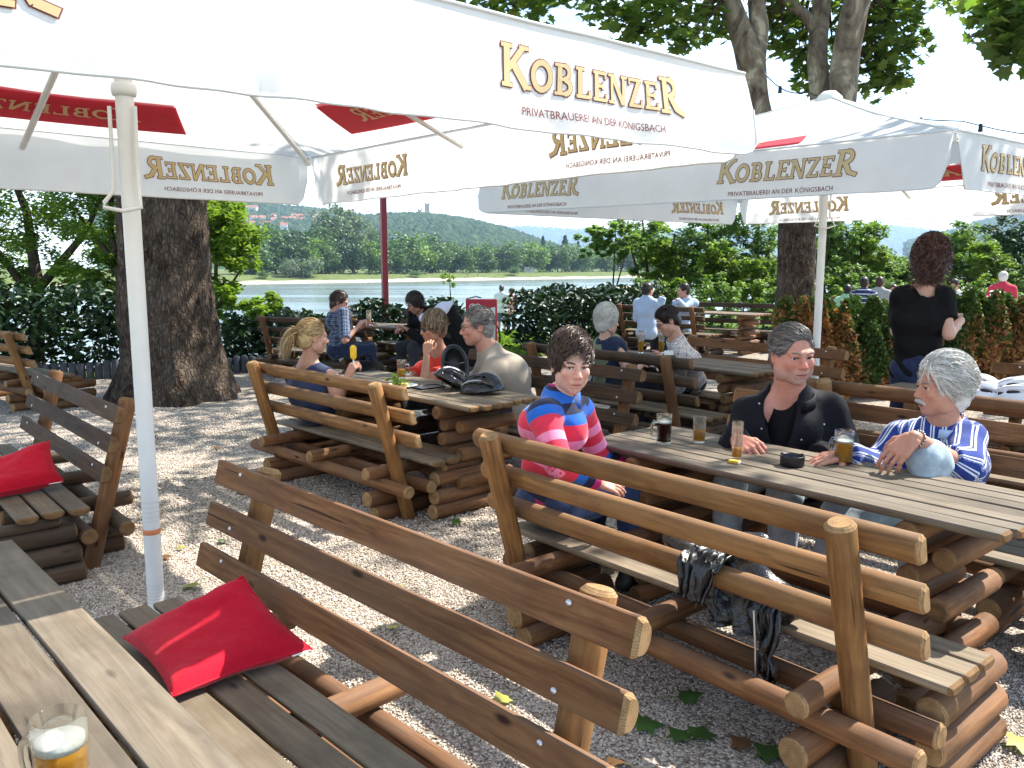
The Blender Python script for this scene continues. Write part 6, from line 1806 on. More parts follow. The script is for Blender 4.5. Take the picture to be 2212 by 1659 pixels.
# ---- big man in the black jacket
J = base_pose(1.40, 4.14, .40, 236, 1.10, 6)
J['head'] = A3(at(1712, 768, Y=3.99)); J['nb'] = A3(at(1704, 858, Y=4.07)); J['hd'] = A3((.16, -.98, -.07)); J['hu'] = A3((-.02, -.02, 1)); J['chest'] = A3(at(1702, 925, Y=4.08))
J['shR'] = A3(at(1622, 892, Y=4.06)); J['shL'] = A3(at(1792, 886, Y=4.06)); J['rt'] = unit(J['shR'] - J['shL'])
J['elR'] = A3(at(1578, 985, Y=4.00)); J['wrR'] = A3(at(1592, 950, Z=.765)); J['hfR'] = A3((.35, -.85, -.25)); J['hnR'] = A3((-.5, .0, .85)); J['curlR'] = (.9, .9, .9, .9)
J['elL'] = A3(at(1826, 985, Y=3.98)); J['wrL'] = A3((1.42, 3.78, .66)); J['hfL'] = A3((-.7, -.3, -.2))
P2 = person('heavy grey-haired man in a black jacket looking to the side', J, dict(skin=(.52, .235, .165), ruddy=.9, heavy=.95, w=1.12, belly=1.28, gaze=(.35, 0, 0), squint=.003, grey=True, stubble=.38, hs=1.07,
    hair=(dict(len=.05, thick=.008, lift=.06, flow=(.35, -.8, .15), grav=.2, width=.0032, front=.050, back_low=-.055, low=0.0, brow=.088), 'grey'), hn=5000,
    top=dict(mat=M['black_jacket'], sleeve='long', name='jacket', g=.024, neck=.012, vneck=.03, fold=.004, hem=-.1, vox=.010, cut=True), legs=dict(mat=M['jeans_light'])), .010, .0034)
collar(P2, M['black_jacket'], .082, .045, 1.2, .012, open_=.65, drop=.02)
V, Q = sdf_mesh([cone(P2['chest'] + P2['f'] * .055 + (0, 0, -.10), P2['chest'] + P2['f'] * .035 + (0, 0, .10), .128, .094, k=.03), cone(P2['nb'] + P2['f'] * .04 + (0, 0, .06), P2['nb'] + P2['f'] * .22 + (0, 0, -.10), .062, .045, k=.004, sub=True)], .01)
link('polo_shirt', np_mesh('polo_shirt', V - P2['loc0'], Q, M['black_cloth'], True), P2['root'])
stud = plain('snap_stud', (.6, .6, .58), .3, .5, .8)
for px, py in ((1640, 872), (1645, 926), (1731, 950), (1780, 917), (1772, 990), (1770, 982)):
    b = MB(); b.ball((0, 0, 0), .0052, 8, 6); o = b.obj('snap_stud', stud, P2['shirt'])
    p = at(px, py, Y=4.0); d = (Vector(p) - Vector((0, 0, EYE))).normalized()
    loc_ = P2['shirt'].data; best = None
    bpy.context.view_layer.update()
    hit, hp, hn_, _ = P2['shirt'].ray_cast(Vector((0, 0, EYE)) - Vector(P2['loc0']), d)
    if hit: o.location = hp
    else: bpy.data.objects.remove(o)

# ---- man with white hair and moustache, one knee drawn up
J = base_pose(1.90, 3.70, .41, 205, 1.04, -14)
J['head'] = A3(at(2036, 838, Y=3.56)); J['nb'] = A3(at(2036, 925, Y=3.63)); J['hd'] = A3((-1.0, -.02, -.02)); J['hu'] = A3((.10, 0, 1)); J['chest'] = A3(at(2018, 990, Y=3.66))
J['shR'] = A3(at(1945, 950, Y=3.72)); J['shL'] = A3(at(2088, 950, Y=3.52)); J['rt'] = unit(J['shR'] - J['shL'])
J['elR'] = A3(at(1888, 1010, Y=3.70)); J['wrR'] = A3(at(1822, 982, Z=.752)); J['hfR'] = A3((-.85, -.25, -.12)); J['hnR'] = A3((0, -.15, 1)); J['curlR'] = (.15, .18, .2, .22)
J['elL'] = A3(at(2082, 1008, Y=3.36)); J['wrL'] = A3(at(1974, 944, Y=3.24)); J['hfL'] = A3((-.72, -.05, -.70)); J['hnL'] = A3((-.55, -.6, .55)); J['curlL'] = (.30, .32, .36, .42)
J['hipL'] = A3(at(2040, 1085, Y=3.60)); J['hipR'] = A3(at(1975, 1085, Y=3.72)); J['pel'] = (J['hipL'] + J['hipR']) / 2
J['knL'] = A3(at(2004, 992, Y=3.28)); J['anL'] = A3((1.62, 3.18, .20)); J['knR'] = A3((1.44, 3.52, .46)); J['anR'] = A3((1.32, 3.44, .085)); J['ff'] = A3((-.8, -.6, 0))
P3 = person('white-haired man with a moustache in a blue striped shirt, one knee drawn up', J, dict(skin=(.47, .235, .155), ruddy=.85, gaze=(0, 0, 0), grey=True, moustache=True, heavy=.5, belly=1.12, squint=.001, hs=1.02,
    hair=(dict(len=.085, thick=.016, lift=.10, flow=(.05, -.85, -.05), grav=.55, curl=.35, width=.0040, front=.046, back_low=-.070, low=-.02, top=.010, side=.006, brow=.082), 'white'), hn=5600,
    top=dict(mat=M['blue_stripe'], sleeve='long', rolled='L', rlen=.30, g=.024, neck=.02, vneck=.025, fold=.0045, hem=-.14, vox=.0075), legs=dict(mat=M['jeans_light'], g=.016, fold=.0065, ff=38)), .0095, .0034)
collar(P3, M['blue_stripe'] if False else M['pale_blue'], .080, .028, 1.1, .006, open_=.55, drop=.012)
V, Q = sdf_mesh([cone(P3['nb'] + P3['f'] * .03 + (0, 0, -.09), P3['nb'] + (0, 0, -.01), .075, .070, k=.01), cone(P3['nb'] + P3['f'] * .03 + (0, 0, .0), P3['nb'] + P3['f'] * .15 + (0, 0, .08), .062, .07, k=.004, sub=True)], .008)
link('undershirt', np_mesh('undershirt', V - P3['loc0'], Q, M['white_tee'], True), P3['root'])
w_, d_ = P3['wrL'], unit(P3['elL'] - P3['wrL'])
b = MB(); fr = frame(d_, (0, 0, 1)); c0 = w_ + d_ * .025 - P3['loc0']
for k in range(16):
    an = 2 * PI * k / 16; p = c0 + (fr[:, 0] * math.cos(an) + fr[:, 2] * math.sin(an)) * .0325
    b.ball(tuple(p), (.0055, .0055, .0075), 6, 4)
b.obj('wristwatch', plain('watch_steel', (.35, .34, .32), .25, .5, .9), P3['root'])

# ---- waitress standing with her back to us
J = base_pose(2.94, 6.02, 0, 62, 1.03, 3, seated=False)
J['head'] = A3(at(2012, 556, Y=6.0)); J['nb'] = A3(at(1992, 628, Y=6.02)); J['hd'] = A3((.55, .82, -.12)); J['chest'] = A3(at(1985, 690, Y=6.02)); J['pel'] = A3(at(1978, 790, Y=6.05))
J['shL'] = A3(at(1946, 640, Y=6.05)); J['shR'] = A3(at(2038, 640, Y=6.00)); J['rt'] = unit(J['shR'] - J['shL']); J['elR'] = A3(at(2050, 722, Y=5.88)); J['wrR'] = A3(at(2076, 692, Y=6.10)); J['hfR'] = A3((.35, .9, .2)); J['hnR'] = A3((.6, -.3, .6)); J['curlR'] = (.7, .7, .8, .8)
J['elL'] = A3(at(1936, 715, Y=6.2)); J['wrL'] = A3(at(1960, 730, Y=6.4))
for q, px in (('L', 1955), ('R', 2004)): J['hip' + q] = A3(at(px, 800, Y=6.05)); J['kn' + q] = J['hip' + q] + A3((0, .02, -.40)); J['an' + q] = A3((J['hip' + q][0], 6.06, .085))
P4 = person('standing woman with curly brown hair and a black t-shirt seen from behind', J, dict(skin=PALE, female=True, eyes=False, w=1.02, belly=1.0,
    hair=(dict(len=.19, thick=.020, lift=.30, flow=(0, -.25, -.35), grav=2.2, curl=1.3, width=.006, front=.06, back_low=-.16, low=-.06, top=.016, side=.014), 'auburn'), hn=4200,
    top=dict(mat=M['black_cloth'], sleeve='short', slen=.62, g=.016, neck=.045, hem=-.16, name='t_shirt'), legs=dict(mat=M['jeans_dark'], g=.014)), .011, .006)
V_ = []
# ---- blonde woman with the ponytail
J = base_pose(-1.50, 6.12, .385, 30, 1.06, 4)
J['head'] = A3(at(676, 728, Y=6.08)); J['nb'] = A3(at(664, 790, Y=6.14)); J['hd'] = A3((.86, .50, -.08))
J['shL'] = A3(at(632, 815, Y=6.22)); J['shR'] = A3(at(715, 815, Y=6.0)); J['rt'] = unit(J['shR'] - J['shL']); J['chest'] = A3(at(672, 850, Y=6.1)); J['elR'] = A3(at(728, 872, Y=5.92)); J['wrR'] = A3(at(752, 812, Y=5.92)); J['hfR'] = A3((.45, .15, .85)); J['hnR'] = A3((-.5, -.6, .3)); J['curlR'] = (1.0, 1.0, 1.0, 1.0)
P5 = person('blonde woman with a ponytail in a navy tank top holding a yellow ice lolly', J, dict(skin=PALE, female=True, hair=(dict(len=.06, thick=.006, lift=.05, flow=(0, -1.0, -.1), grav=.1, front=.058, back_low=-.05, low=0.0), 'blond'), hn=1400,
    top=dict(mat=M['tank'], sleeve='none', g=.008, neck=.04, hem=-.03, name='tank_top'), legs=dict(mat=M['jeans_dark'])), .011, .0055)
H = P5['H']; root_p = H['c'] + H['R'] @ A3((0, -.112, .035)) * H['s']
rr = np.random.default_rng(4); n = 700
rts = root_p + rr.normal(size=(n, 3)) * .013; drs = (H['R'] @ A3((0, -1, .15)))[None] + rr.normal(size=(n, 3)) * .22; drs /= np.linalg.norm(drs, axis=1, keepdims=True)
ribbon_hair('ponytail', P5['hair'], P5['loc0'], rts, drs, rr.uniform(.14, .25, n), .0065, 'blond', 3.2, .5, .02, 7, 3)
b = MB(); b.ball(tuple(root_p - P5['loc0']), .022, 10, 6); b.obj('hair_tie', M['black_cloth'], P5['hair'])

# ---- woman in red, chin on her hand
J = base_pose(-.62, 6.74, .385, 215, .98, 14)
J['head'] = A3(at(936, 708, Y=6.52)); J['nb'] = A3(at(952, 768, Y=6.60)); J['hd'] = A3((-.86, -.48, -.12)); J['hu'] = A3((.12, 0, 1))
J['shL'] = A3(at(986, 802, Y=6.55)); J['shR'] = A3(at(912, 800, Y=6.72)); J['rt'] = unit(J['shR'] - J['shL']); J['chest'] = A3(at(955, 840, Y=6.65))
J['elL'] = A3(at(918, 818, Y=6.25)); J['wrL'] = A3(at(922, 764, Y=6.30)); J['hfL'] = A3((.1, .25, .9)); J['hnL'] = A3((-.2, -.95, .2)); J['curlL'] = (.8, .9, 1.0, 1.0); J['elR'] = A3(at(884, 815, Y=6.55)); J['wrR'] = A3(at(880, 822, Y=6.3))
P6 = person('woman with streaked bobbed hair and sunglasses in an orange-red top, chin on hand', J, dict(skin=TAN, female=True, glasses='sun', hair=(dict(len=.085, thick=.014, lift=.12, flow=(.1, .15, -.5), grav=1.2, front=.064, back_low=-.06, low=-.03, top=.012, width=.007), 'streak'), hn=1500,
    top=dict(mat=M['red_tee'], sleeve='short', slen=.7, g=.014, neck=.018, vneck=.0, name='t_shirt'), legs=dict(mat=M['dark_trs'])), .012, .0055)
# ---- man in beige
J = base_pose(.02, 6.12, .385, 200, 1.14, 26)
J['head'] = A3(at(1030, 706, Y=6.05)); J['nb'] = A3(at(1062, 766, Y=6.08)); J['hd'] = A3((-.95, -.22, -.10)); J['hu'] = A3((-.15, 0, 1)); J['chest'] = A3(at(1092, 812, Y=6.1)); J['pel'] = A3(at(1112, 880, Y=6.14))
J['shL'] = A3(at(1068, 796, Y=5.90)); J['shR'] = A3(at(1060, 792, Y=6.28)); J['rt'] = unit(J['shR'] - J['shL']); J['elL'] = A3(at(1030, 850, Y=5.78)); J['wrL'] = A3(at(975, 850, Y=5.85)); J['elR'] = A3(at(1010, 840, Y=6.35)); J['wrR'] = A3(at(960, 835, Y=6.3))
P7 = person('grey-haired man with glasses leaning forward in a beige t-shirt', J, dict(skin=RUD, glasses='clear', grey=True, w=1.25, belly=1.3, ruddy=.8, hair=(dict(SHORT, front=.046), 'grey'), hn=1500,
    top=dict(mat=M['beige_tee'], sleeve='short', slen=.9, g=.018, neck=.0, hem=-.05, fold=.003, name='t_shirt', ff=20), legs=dict(mat=M['dark_trs'])), .012, .0055)
# ---- man with long dark hair in plaid
J = base_pose(-2.26, 10.55, .385, 10, 1.05, 14)
J['head'] = A3(at(734, 652, Y=10.5)); J['nb'] = A3(at(720, 684, Y=10.5)); J['hd'] = A3((.93, .02, -.38)); J['elR'] = A3(at(745, 735, Y=10.2)); J['wrR'] = A3(at(775, 704, Y=10.4)); J['elL'] = A3(at(752, 720, Y=10.8)); J['wrL'] = A3(at(785, 705, Y=10.8))
P8 = person('bearded man with long dark hair in a blue plaid shirt bending over his table', J, dict(skin=RUD, stubble=.0, hair=(dict(len=.11, thick=.010, lift=.1, flow=(0, -.9, -.2), grav=.9, front=.054, back_low=-.10, low=-.02), 'brown'), hn=700, top=dict(mat=M['plaid_blue'], sleeve='short', slen=.95, name='shirt', hem=-.05), legs=dict(mat=M['jeans_dark'])), .016, .008)
# ---- dark-haired woman bending over at the same table
J = base_pose(-1.05, 11.1, .385, 225, 1.06, 20)
J['head'] = A3(at(897, 656, Y=10.9)); J['nb'] = A3(at(915, 688, Y=11.0)); J['hd'] = A3((-.78, -.42, -.5)); J['wrL'] = A3(at(880, 712, Y=10.6)); J['elL'] = A3(at(915, 735, Y=10.6)); J['wrR'] = A3(at(868, 712, Y=10.9))
P9 = person('dark-haired woman in black bending over her table beside a black coat', J, dict(skin=TAN, female=True, hair=(dict(len=.12, thick=.02, lift=.15, flow=(.1, -.5, -.4), grav=1.2, front=.064, back_low=-.10, low=-.04, top=.01, side=.008), 'dark'), hn=800, top=dict(mat=M['black_cloth'], sleeve='long', name='pullover', hem=-.05, g=.02), legs=dict(mat=M['dark_trs'])), .016, .008)
# ---- white-haired lady and the man in the checked shirt
J = base_pose(.84, 7.33, .385, 38, .98, 6)
J['head'] = A3(at(1312, 694, Y=7.28)); J['nb'] = A3(at(1306, 745, Y=7.33)); J['hd'] = A3((.93, .36, -.06)); J['shL'] = A3(at(1290, 765, Y=7.5)); J['shR'] = A3(at(1342, 770, Y=7.2)); J['rt'] = unit(J['shR'] - J['shL']); J['elR'] = A3(at(1362, 815, Y=7.1)); J['wrR'] = A3(at(1385, 790, Y=7.2)); J['wrL'] = A3(at(1388, 782, Y=7.4))
P10 = person('white-haired woman with glasses in a dark sleeveless top and olive vest', J, dict(skin=(.60, .36, .27), female=True, glasses='clear', grey=True, hair=(dict(len=.07, thick=.022, lift=.06, flow=(0, -.5, -.3), grav=.8, front=.055, back_low=-.075, low=-.02, top=.018, side=.01), 'white'), hn=1300,
    top=dict(mat=M['jeans_dark'], sleeve='none', g=.012, neck=.02, name='top'), legs=dict(mat=M['dark_trs'])), .013, .006)
V, Q = sdf_mesh([cone(P10['chest'] - P10['rt'] * .05, P10['chest'] + P10['rt'] * .01, .124, k=.05), cone(P10['pel'], P10['chest'], .122, k=.05), cone(P10['shL'] * .85 + P10['shR'] * .15, P10['shL'] * .5 + P10['shR'] * .5, .060, k=.04), cone(P10['nb'] - P10['a'] * .05, P10['nb'] + P10['a'] * .04, .08, .072, k=.03),
   ell(P10['chest'] + P10['f'] * .17 + P10['rt'] * .05, .12, k=.01, sub=True), cone(P10['nb'] + P10['a'] * .03, P10['nb'] + P10['a'] * .3, .062, .1, k=.005, sub=True)], .014, .002)
link('vest', np_mesh('vest', V - P10['loc0'], Q, M['olive'], True), P10['root'])
J = base_pose(1.66, 7.72, .385, 205, 1.08, 30)
J['head'] = A3(at(1442, 694, Y=7.55)); J['nb'] = A3(at(1462, 742, Y=7.6)); J['hd'] = A3((-.86, -.12, -.55)); J['hu'] = A3((-.55, 0, .8)); J['chest'] = A3(at(1484, 782, Y=7.65)); J['pel'] = A3(at(1492, 838, Y=7.7)); J['shL'] = A3(at(1470, 768, Y=7.45)); J['shR'] = A3(at(1462, 765, Y=7.8)); J['rt'] = unit(J['shR'] - J['shL'])
J['elL'] = A3(at(1462, 835, Y=7.35)); J['wrL'] = A3(at(1440, 790, Y=7.35)); J['elR'] = A3(at(1450, 820, Y=7.85)); J['wrR'] = A3(at(1420, 785, Y=7.6))
P11 = person('dark-haired man with glasses in a white checked shirt looking down at the table', J, dict(skin=PALE, glasses='clear', hair=(SHORT, 'dark'), hn=1300, top=dict(mat=M['plaid_white'], sleeve='long', rolled='LR', rlen=.15, name='shirt', g=.02, neck=0.0, hem=-.06), legs=dict(mat=M['dark_trs'])), .013, .006)
# ---- farther guests
def guest(label, px, py, Y, ang, top, hairc='dark', lean=8, hd=None, skin=RUD, s=1.0, legs='dark_trs', seated=True, sleeve='short', wr=None, group=None, fem=False, z=None, style=None, feet=None):
    h = A3(at(px, py, Y=Y)); f = A3((math.cos(RAD(ang)), math.sin(RAD(ang)), 0))
    if seated: J = base_pose(h[0] - f[0] * .02, Y - f[1] * .02, h[2] - .80 * s, ang, s, lean)
    else: J = base_pose(h[0], Y, h[2] - 1.60 * s, ang, s, lean, seated=False)
    J['head'] = h; J['nb'] = h - J['a'] * .155 * s - f * .015
    d = J['nb'] - (J['pel'] + J['a'] * .54 * s)
    for k in ('chest', 'shL', 'shR'): J[k] = J[k] + d * (.7 if k == 'chest' else 1)
    for q in 'LR':
        for k in ('el', 'wr'): J[k + q] = J[k + q] + d
    if hd is not None: J['hd'] = A3(hd)
    if wr is not None:
        for q in 'LR':
            if q in wr: J['wr' + q] = A3(wr[q]); J['el' + q] = (J['sh' + q] + J['wr' + q]) / 2 + A3((0, 0, -.12)) + f * .02
    if seated:
        for q in 'LR': J['an' + q][2] = min(J['an' + q][2], J['kn' + q][2] - .3)
    return person(label, J, dict(skin=skin, female=fem, eyes=Y < 13, nohands=Y > 13, hair=(style or SHORT, hairc), hn=260, top=dict(mat=M[top], sleeve=sleeve, name='shirt', fold=.001, hem=-.12, g=.024), legs=dict(mat=M[legs], len=.42 if legs == 'shorts' else .95)), .022, .011, group)
guest('dark-haired man in a pale blue shirt seen from behind, lifting his glass', 1400, 627, 14.25, 48, 'pale_blue', 'dark', 6, (.80, .6, -.05), s=1.03, sleeve='long', wr=dict(R=at(1432, 640, Y=14.1)))
guest('dark-haired man in a pale blue shirt resting his chin on his hands', 1476, 628, 14.9, 215, 'pale_blue', 'dark', 18, (-.95, -.2, -.1), s=1.05, sleeve='long', wr=dict(L=at(1462, 648, Y=14.6), R=at(1460, 648, Y=15.0)))
guest('child in a white top sitting behind the man in plaid', 752, 686, 11.3, 330, 'white_tee', 'streak', 8, (.5, -.8, -.1), s=.78, sleeve='long')
guest('walking man in a white shirt and patterned shorts by the river', 1084, 624, 26.5, 80, 'white_tee', 'grey', 4, (.3, .9, 0), s=.98, legs='shorts', seated=False)
guest('walking woman in a pink top and dark trousers by the river', 1104, 631, 26.8, 100, 'pink_tee', 'auburn', 4, (-.3, .9, -.1), s=.93, legs='dark_trs', seated=False, fem=True)
guest('seated guest in a mint green shirt beyond the conifer row', 1831, 627, 17.4, 65, 'green_tee', 'dark', s=.95)
guest('seated man in a navy striped polo shirt beyond the conifer row', 1867, 612, 16.8, 60, 'navy_stripe', 'dark', s=1.03)
guest('seated guest in a grey shirt with reddish hair beyond the conifer row', 1901, 611, 17.6, 55, 'grey_tee', 'auburn')
guest('seated guest with a pale blouse left of the standing woman, far off', 1930, 627, 18.2, 235, 'pink_tee', 'auburn', fem=True)
guest('bearded dark-haired guest in a grey-white shirt right of the standing woman, far off', 2062, 616, 17.5, 225, 'white_tee', 'dark', hd=(-.7, -.6, -.4))
guest('white-haired man in a crimson shirt seen from behind at the right edge', 2166, 600, 17.8, 75, 'crimson', 'white', 10, s=1.08)
# ================================================================== THINGS ON THE TABLES AND AROUND
def glass_mat(name, tint=(.97, .99, .98), rough=.02):
    t = NT(name); t.col(tint).rough(rough); t.b.inputs['Transmission Weight'].default_value = 1.0; t.b.inputs['IOR'].default_value = 1.35
    lp = t.new('ShaderNodeBsdfTransparent'); mx = t.new('ShaderNodeMixShader'); mx.inputs[0].default_value = .62
    lp.inputs['Color'].default_value = (*tint, 1)
    t.lk(t.b.outputs[0], mx.inputs[1]); t.lk(lp.outputs[0], mx.inputs[2]); t.lk(mx.outputs[0], t.out.inputs['Surface']); return t.m
M['glass'] = glass_mat('clear_glass'); M['glass_handle'] = glass_mat('thick_handle_glass', (.93, .95, .94), .05)
[n for n in M['glass_handle'].node_tree.nodes if n.type == 'MIX_SHADER'][0].inputs[0].default_value = .25
def beer_mat(name, c, tr):
    t = NT(name); t.col(c).rough(.25).spec(.3); t.b.inputs['Transmission Weight'].default_value = tr; t.b.inputs['IOR'].default_value = 1.05
    v = t.new('ShaderNodeBsdfTranslucent'); v.inputs['Color'].default_value = (*c, 1); mx = t.new('ShaderNodeMixShader'); mx.inputs[0].default_value = .45
    t.lk(t.b.outputs[0], mx.inputs[1]); t.lk(v.outputs[0], mx.inputs[2]); t.lk(mx.outputs[0], t.out.inputs['Surface']); return t.m
M['pils'] = beer_mat('pale_beer', (.88, .43, .045), .0); M['dark_beer'] = beer_mat('dark_beer', (.05, .008, .006), .1); M['wheat'] = beer_mat('wheat_beer', (.90, .50, .03), .0)
M['foam'] = plain('beer_foam', (.82, .80, .74), .9, .1, var=.05, scale=200, bump=.3)
M['gold_paint'] = plain('gold_lettering', (.55, .36, .07), .4, .4)
TOPZ = .7225
def beer_glass(label, x, y, prof, beer, fill, foam=.006, handle=None, z=TOPZ, name='beer_mug', ha=0.0, cat='beer glass', thick=.0032, text=False, group=None):
    """prof: outer (radius, height) from the foot up; fill: beer level; handle: (lower z, upper z, reach)"""
    r = thing(name, label, cat, (x, y, z), ha, group)
    H_ = prof[-1][1]
    inner = [(max(rr - thick, .002), max(zz, .012)) for rr, zz in prof if zz > .010]
    b = MB(); b.lathe([(.0008, .0)] + prof + inner[::-1] + [(.0008, .012)], 36); gl = b.obj('glass_body', M['glass'], r)
    if handle:
        z0, z1, reach = handle; rr = np.interp((z0 + z1) / 2, [p[1] for p in prof], [p[0] for p in prof])
        b = MB(); b.tube([(-rr + .002, 0, z1), (-rr - reach * .6, 0, z1 + .004), (-rr - reach, 0, z1 - .018), (-rr - reach, 0, (z0 + z1) / 2), (-rr - reach * .85, 0, z0 + .016), (-rr - reach * .4, 0, z0 + .001), (-rr + .002, 0, z0 + .004)], .0072, 10); b.obj('handle', M['glass_handle'], r)
    if beer:
        rad = lambda zz: np.interp(zz, [p[1] for p in prof], [p[0] for p in prof]) - thick - .0006
        zs = np.linspace(.0128, fill, 6); b = MB(); b.lathe([(.0006, .0128)] + [(rad(q), q) for q in zs] + [(.0006, fill)], 22); b.obj('beer', M[beer], r)
        if foam: b = MB(); b.lathe([(.0006, fill + .0004)] + [(rad(fill), fill + .0004), (rad(fill + foam), fill + foam)] + [(.0006, fill + foam * .85)], 22); b.obj('foam', M['foam'], r)
    if text:
        v, f, w = font_polys('KOBLENZER'); s_ = .052 / w; R_ = np.interp(fill * .7, [p[1] for p in prof], [p[0] for p in prof]) + .0006
        b = MB(); b.add([(R_ * math.sin((p[0] - w / 2) * s_ / R_ + text), -R_ * math.cos((p[0] - w / 2) * s_ / R_ + text), fill * .72 + p[1] * s_) for p in v], f); b.obj('lettering', M['gold_paint'], r)
    return r
MUG = [(.031, 0), (.034, .004), (.0345, .02), (.0355, .10), (.0365, .140)]
def tp(px, py): p = at(px, py, Z=TOPZ); return p.x, p.y
x, y = tp(1434, 958); beer_glass('beer mug of dark red-brown beer on the log table in front of the fleece-clad woman', x, y, MUG, 'dark_beer', .098, .006, (.03, .105, .026), ha=RAD(8))
x, y = tp(1510, 956); beer_glass('straight glass half full of pale beer beside the dark beer mug', x, y, [(.024, 0), (.027, .003), (.029, .02), (.031, .125)], 'pils', .058, 0, name='beer_glass')
x, y = tp(1591, 992); beer_glass('tall thin glass with a finger of pale beer, next to a matchbox', x, y, [(.022, 0), (.0235, .003), (.0235, .02), (.0245, .165)], 'pils', .050, 0, name='beer_glass')
x, y = tp(1821, 1001); beer_glass('beer mug of golden beer by the moustached man\'s outstretched hand', x, y, [(.034, 0), (.037, .004), (.0375, .02), (.0385, .10), (.0395, .142)], 'pils', .092, .008, (.03, .108, .026), ha=RAD(10))
x, y = at(141, 1742, Z=TOPZ).x, at(141, 1742, Z=TOPZ).y
beer_glass('nearest beer mug with white foam at the bottom left corner', x, y, [(.034, 0), (.037, .004), (.038, .02), (.0385, .10), (.0392, .150)], 'pils', .100, .014, (.03, .106, .034), ha=RAD(-15), text=.45)
x, y = tp(868, 817); beer_glass('beer mug with a little beer left beside the snack plate on the helmet table', x, y, MUG, 'pils', .065, 0, (.03, .105, .024), ha=RAD(180))
x, y = tp(1384, 763); beer_glass('left of two tall wheat beer glasses in front of the white-haired woman', x, y, [(.028, 0), (.026, .02), (.026, .05), (.034, .17), (.034, .215)], 'wheat', .115, .004, name='wheat_beer_glass')
x, y = tp(1428, 763); beer_glass('right of two tall wheat beer glasses, nearer the man in the checked shirt', x, y, [(.028, 0), (.026, .02), (.026, .05), (.034, .17), (.034, .215)], 'wheat', .110, .018, name='wheat_beer_glass')
x, y = tp(767, 700); beer_glass('beer mug before the man with long dark hair', x, y, MUG, 'pils', .075, .0, (.03, .105, .026))
x, y = tp(797, 702); beer_glass('tall glass on the dark river-side table', x, y, [(.028, 0), (.03, .02), (.036, .21)], 'pils', .075, .0, name='beer_glass')
g_ = beer_glass('glass of pale drink carried by the standing woman', *at(2066, 712, Y=6.12)[:2], [(.030, 0), (.032, .02), (.036, .12)], 'pils', .085, .01, z=at(2066, 712, Y=6.12).z, name='drinking_glass')
# ashtray
p = at(1711, 1006, Z=TOPZ)
r = thing('ashtray', 'round black ashtray in the middle of the table', 'ashtray', (p.x, p.y, TOPZ + .0005))
M['black_plastic'] = plain('black_plastic', (.010, .010, .011), .35, .4)
b = MB(); b.lathe([(.001, 0), (.046, 0), (.049, .004), (.050, .042), (.0495, .0445), (.046, .0445), (.044, .038), (.043, .012), (.001, .010)], 28)
b.obj('bowl', M['black_plastic'], r)
for k in range(3):
    b = MB(); a = 2 * PI * k / 3 + .3; b.box((.047 * math.cos(a), .047 * math.sin(a), .0462), (.010, .006, .004), rot=a); b.obj('rest_notch', M['black_plastic'], r)
# matchbox
p = at(1586, 1000, Z=TOPZ)
r = thing('matchbox', 'small yellow matchbox lying in front of the tall thin glass', 'matchbox', (p.x, p.y, TOPZ), RAD(-38))
b = MB(); b.box((0, 0, .006), (.046, .030, .0115), bev=.001); b.obj('sleeve', plain('yellow_card', (.60, .40, .06), .7, .2), r)
b = MB(); b.box((.001, 0, .006), (.047, .026, .008)); b.obj('tray', M['foam'], r)

# red cushions: pillows spanned between four drawn-out corners
def cushion(label, corners, h, seed):
    C = [Vector(c) for c in corners]; ctr = sum(C, Vector()) / 4
    r = thing('cushion', label, 'cushion', ctr)
    n = 22; V, F = [], []
    nrm = (C[1] - C[0]).cross(C[3] - C[0]).normalized()
    for top in (1, -1):
        for i in range(n + 1):
            for k in range(n + 1):
                u, v = i / n, k / n; a, b_ = 2 * u - 1, 2 * v - 1
                uu = .5 + .5 * a * (1 - .09 * (1 - b_ * b_) * abs(a) ** 3); vv = .5 + .5 * b_ * (1 - .09 * (1 - a * a) * abs(b_) ** 3)
                p = C[0].lerp(C[1], uu).lerp(C[3].lerp(C[2], uu), vv)
                e = max((1 - a ** 4) * (1 - b_ ** 4), 0)
                z_ = top * h * .5 * e ** .5 + (.016 * mnoise.noise((a * 1.6 + seed, b_ * 1.6, top)) + .007 * mnoise.noise((a * 4.5 + seed, b_ * 4.5, top))) * e ** .4
                V.append(p + nrm * z_ - ctr)
    m = (n + 1) ** 2
    for o_ in (0, 1):
        for i in range(n):
            for k in range(n):
                q = (o_ * m + i * (n + 1) + k, o_ * m + (i + 1) * (n + 1) + k, o_ * m + (i + 1) * (n + 1) + k + 1, o_ * m + i * (n + 1) + k + 1)
                F.append(q if o_ == 0 else q[::-1])
    b = MB(); b.add(V, F, 0, True); o = b.obj('cover', M['cushion_red'], r)
    ring = [V[k] for k in range(n + 1)] + [V[i * (n + 1) + n] for i in range(1, n + 1)] + [V[n * (n + 1) + k] for k in range(n - 1, -1, -1)] + [V[i * (n + 1)] for i in range(n - 1, -1, -1)]
    b = MB(); b.tube(ring, .0032, 5, caps=False); b.obj('piping', M['cushion_red'], o)
    b = MB(); p2 = C[1].lerp(C[2], .5); e0 = C[2] + (C[1] - C[2]) * .02 - ctr; e1 = C[2] + (C[1] - C[2]) * .16 - ctr; b.tube([e0, e1], .0028, 5); b.obj('zip', M['foam'], o)
def on_bench(bn, x, y, z=.384):
    m = Matrix.Translation(bn.location) @ Matrix.Rotation(bn.rotation_euler.z, 4, 'Z'); return m @ Vector((x, y, z))
cushion('red cushion on the nearest bench', [(-1.20, 2.42, .415), (-.905, 2.07, .412), (-.595, 2.335, .418), (-.83, 2.445, .605)], .095, 1)
cushion('red cushion on the dark bench at the left edge', [(-2.90, 4.14, .45), (-2.68, 3.93, .415), (-2.365, 4.255, .425), (-2.505, 4.40, .615)], .11, 2)

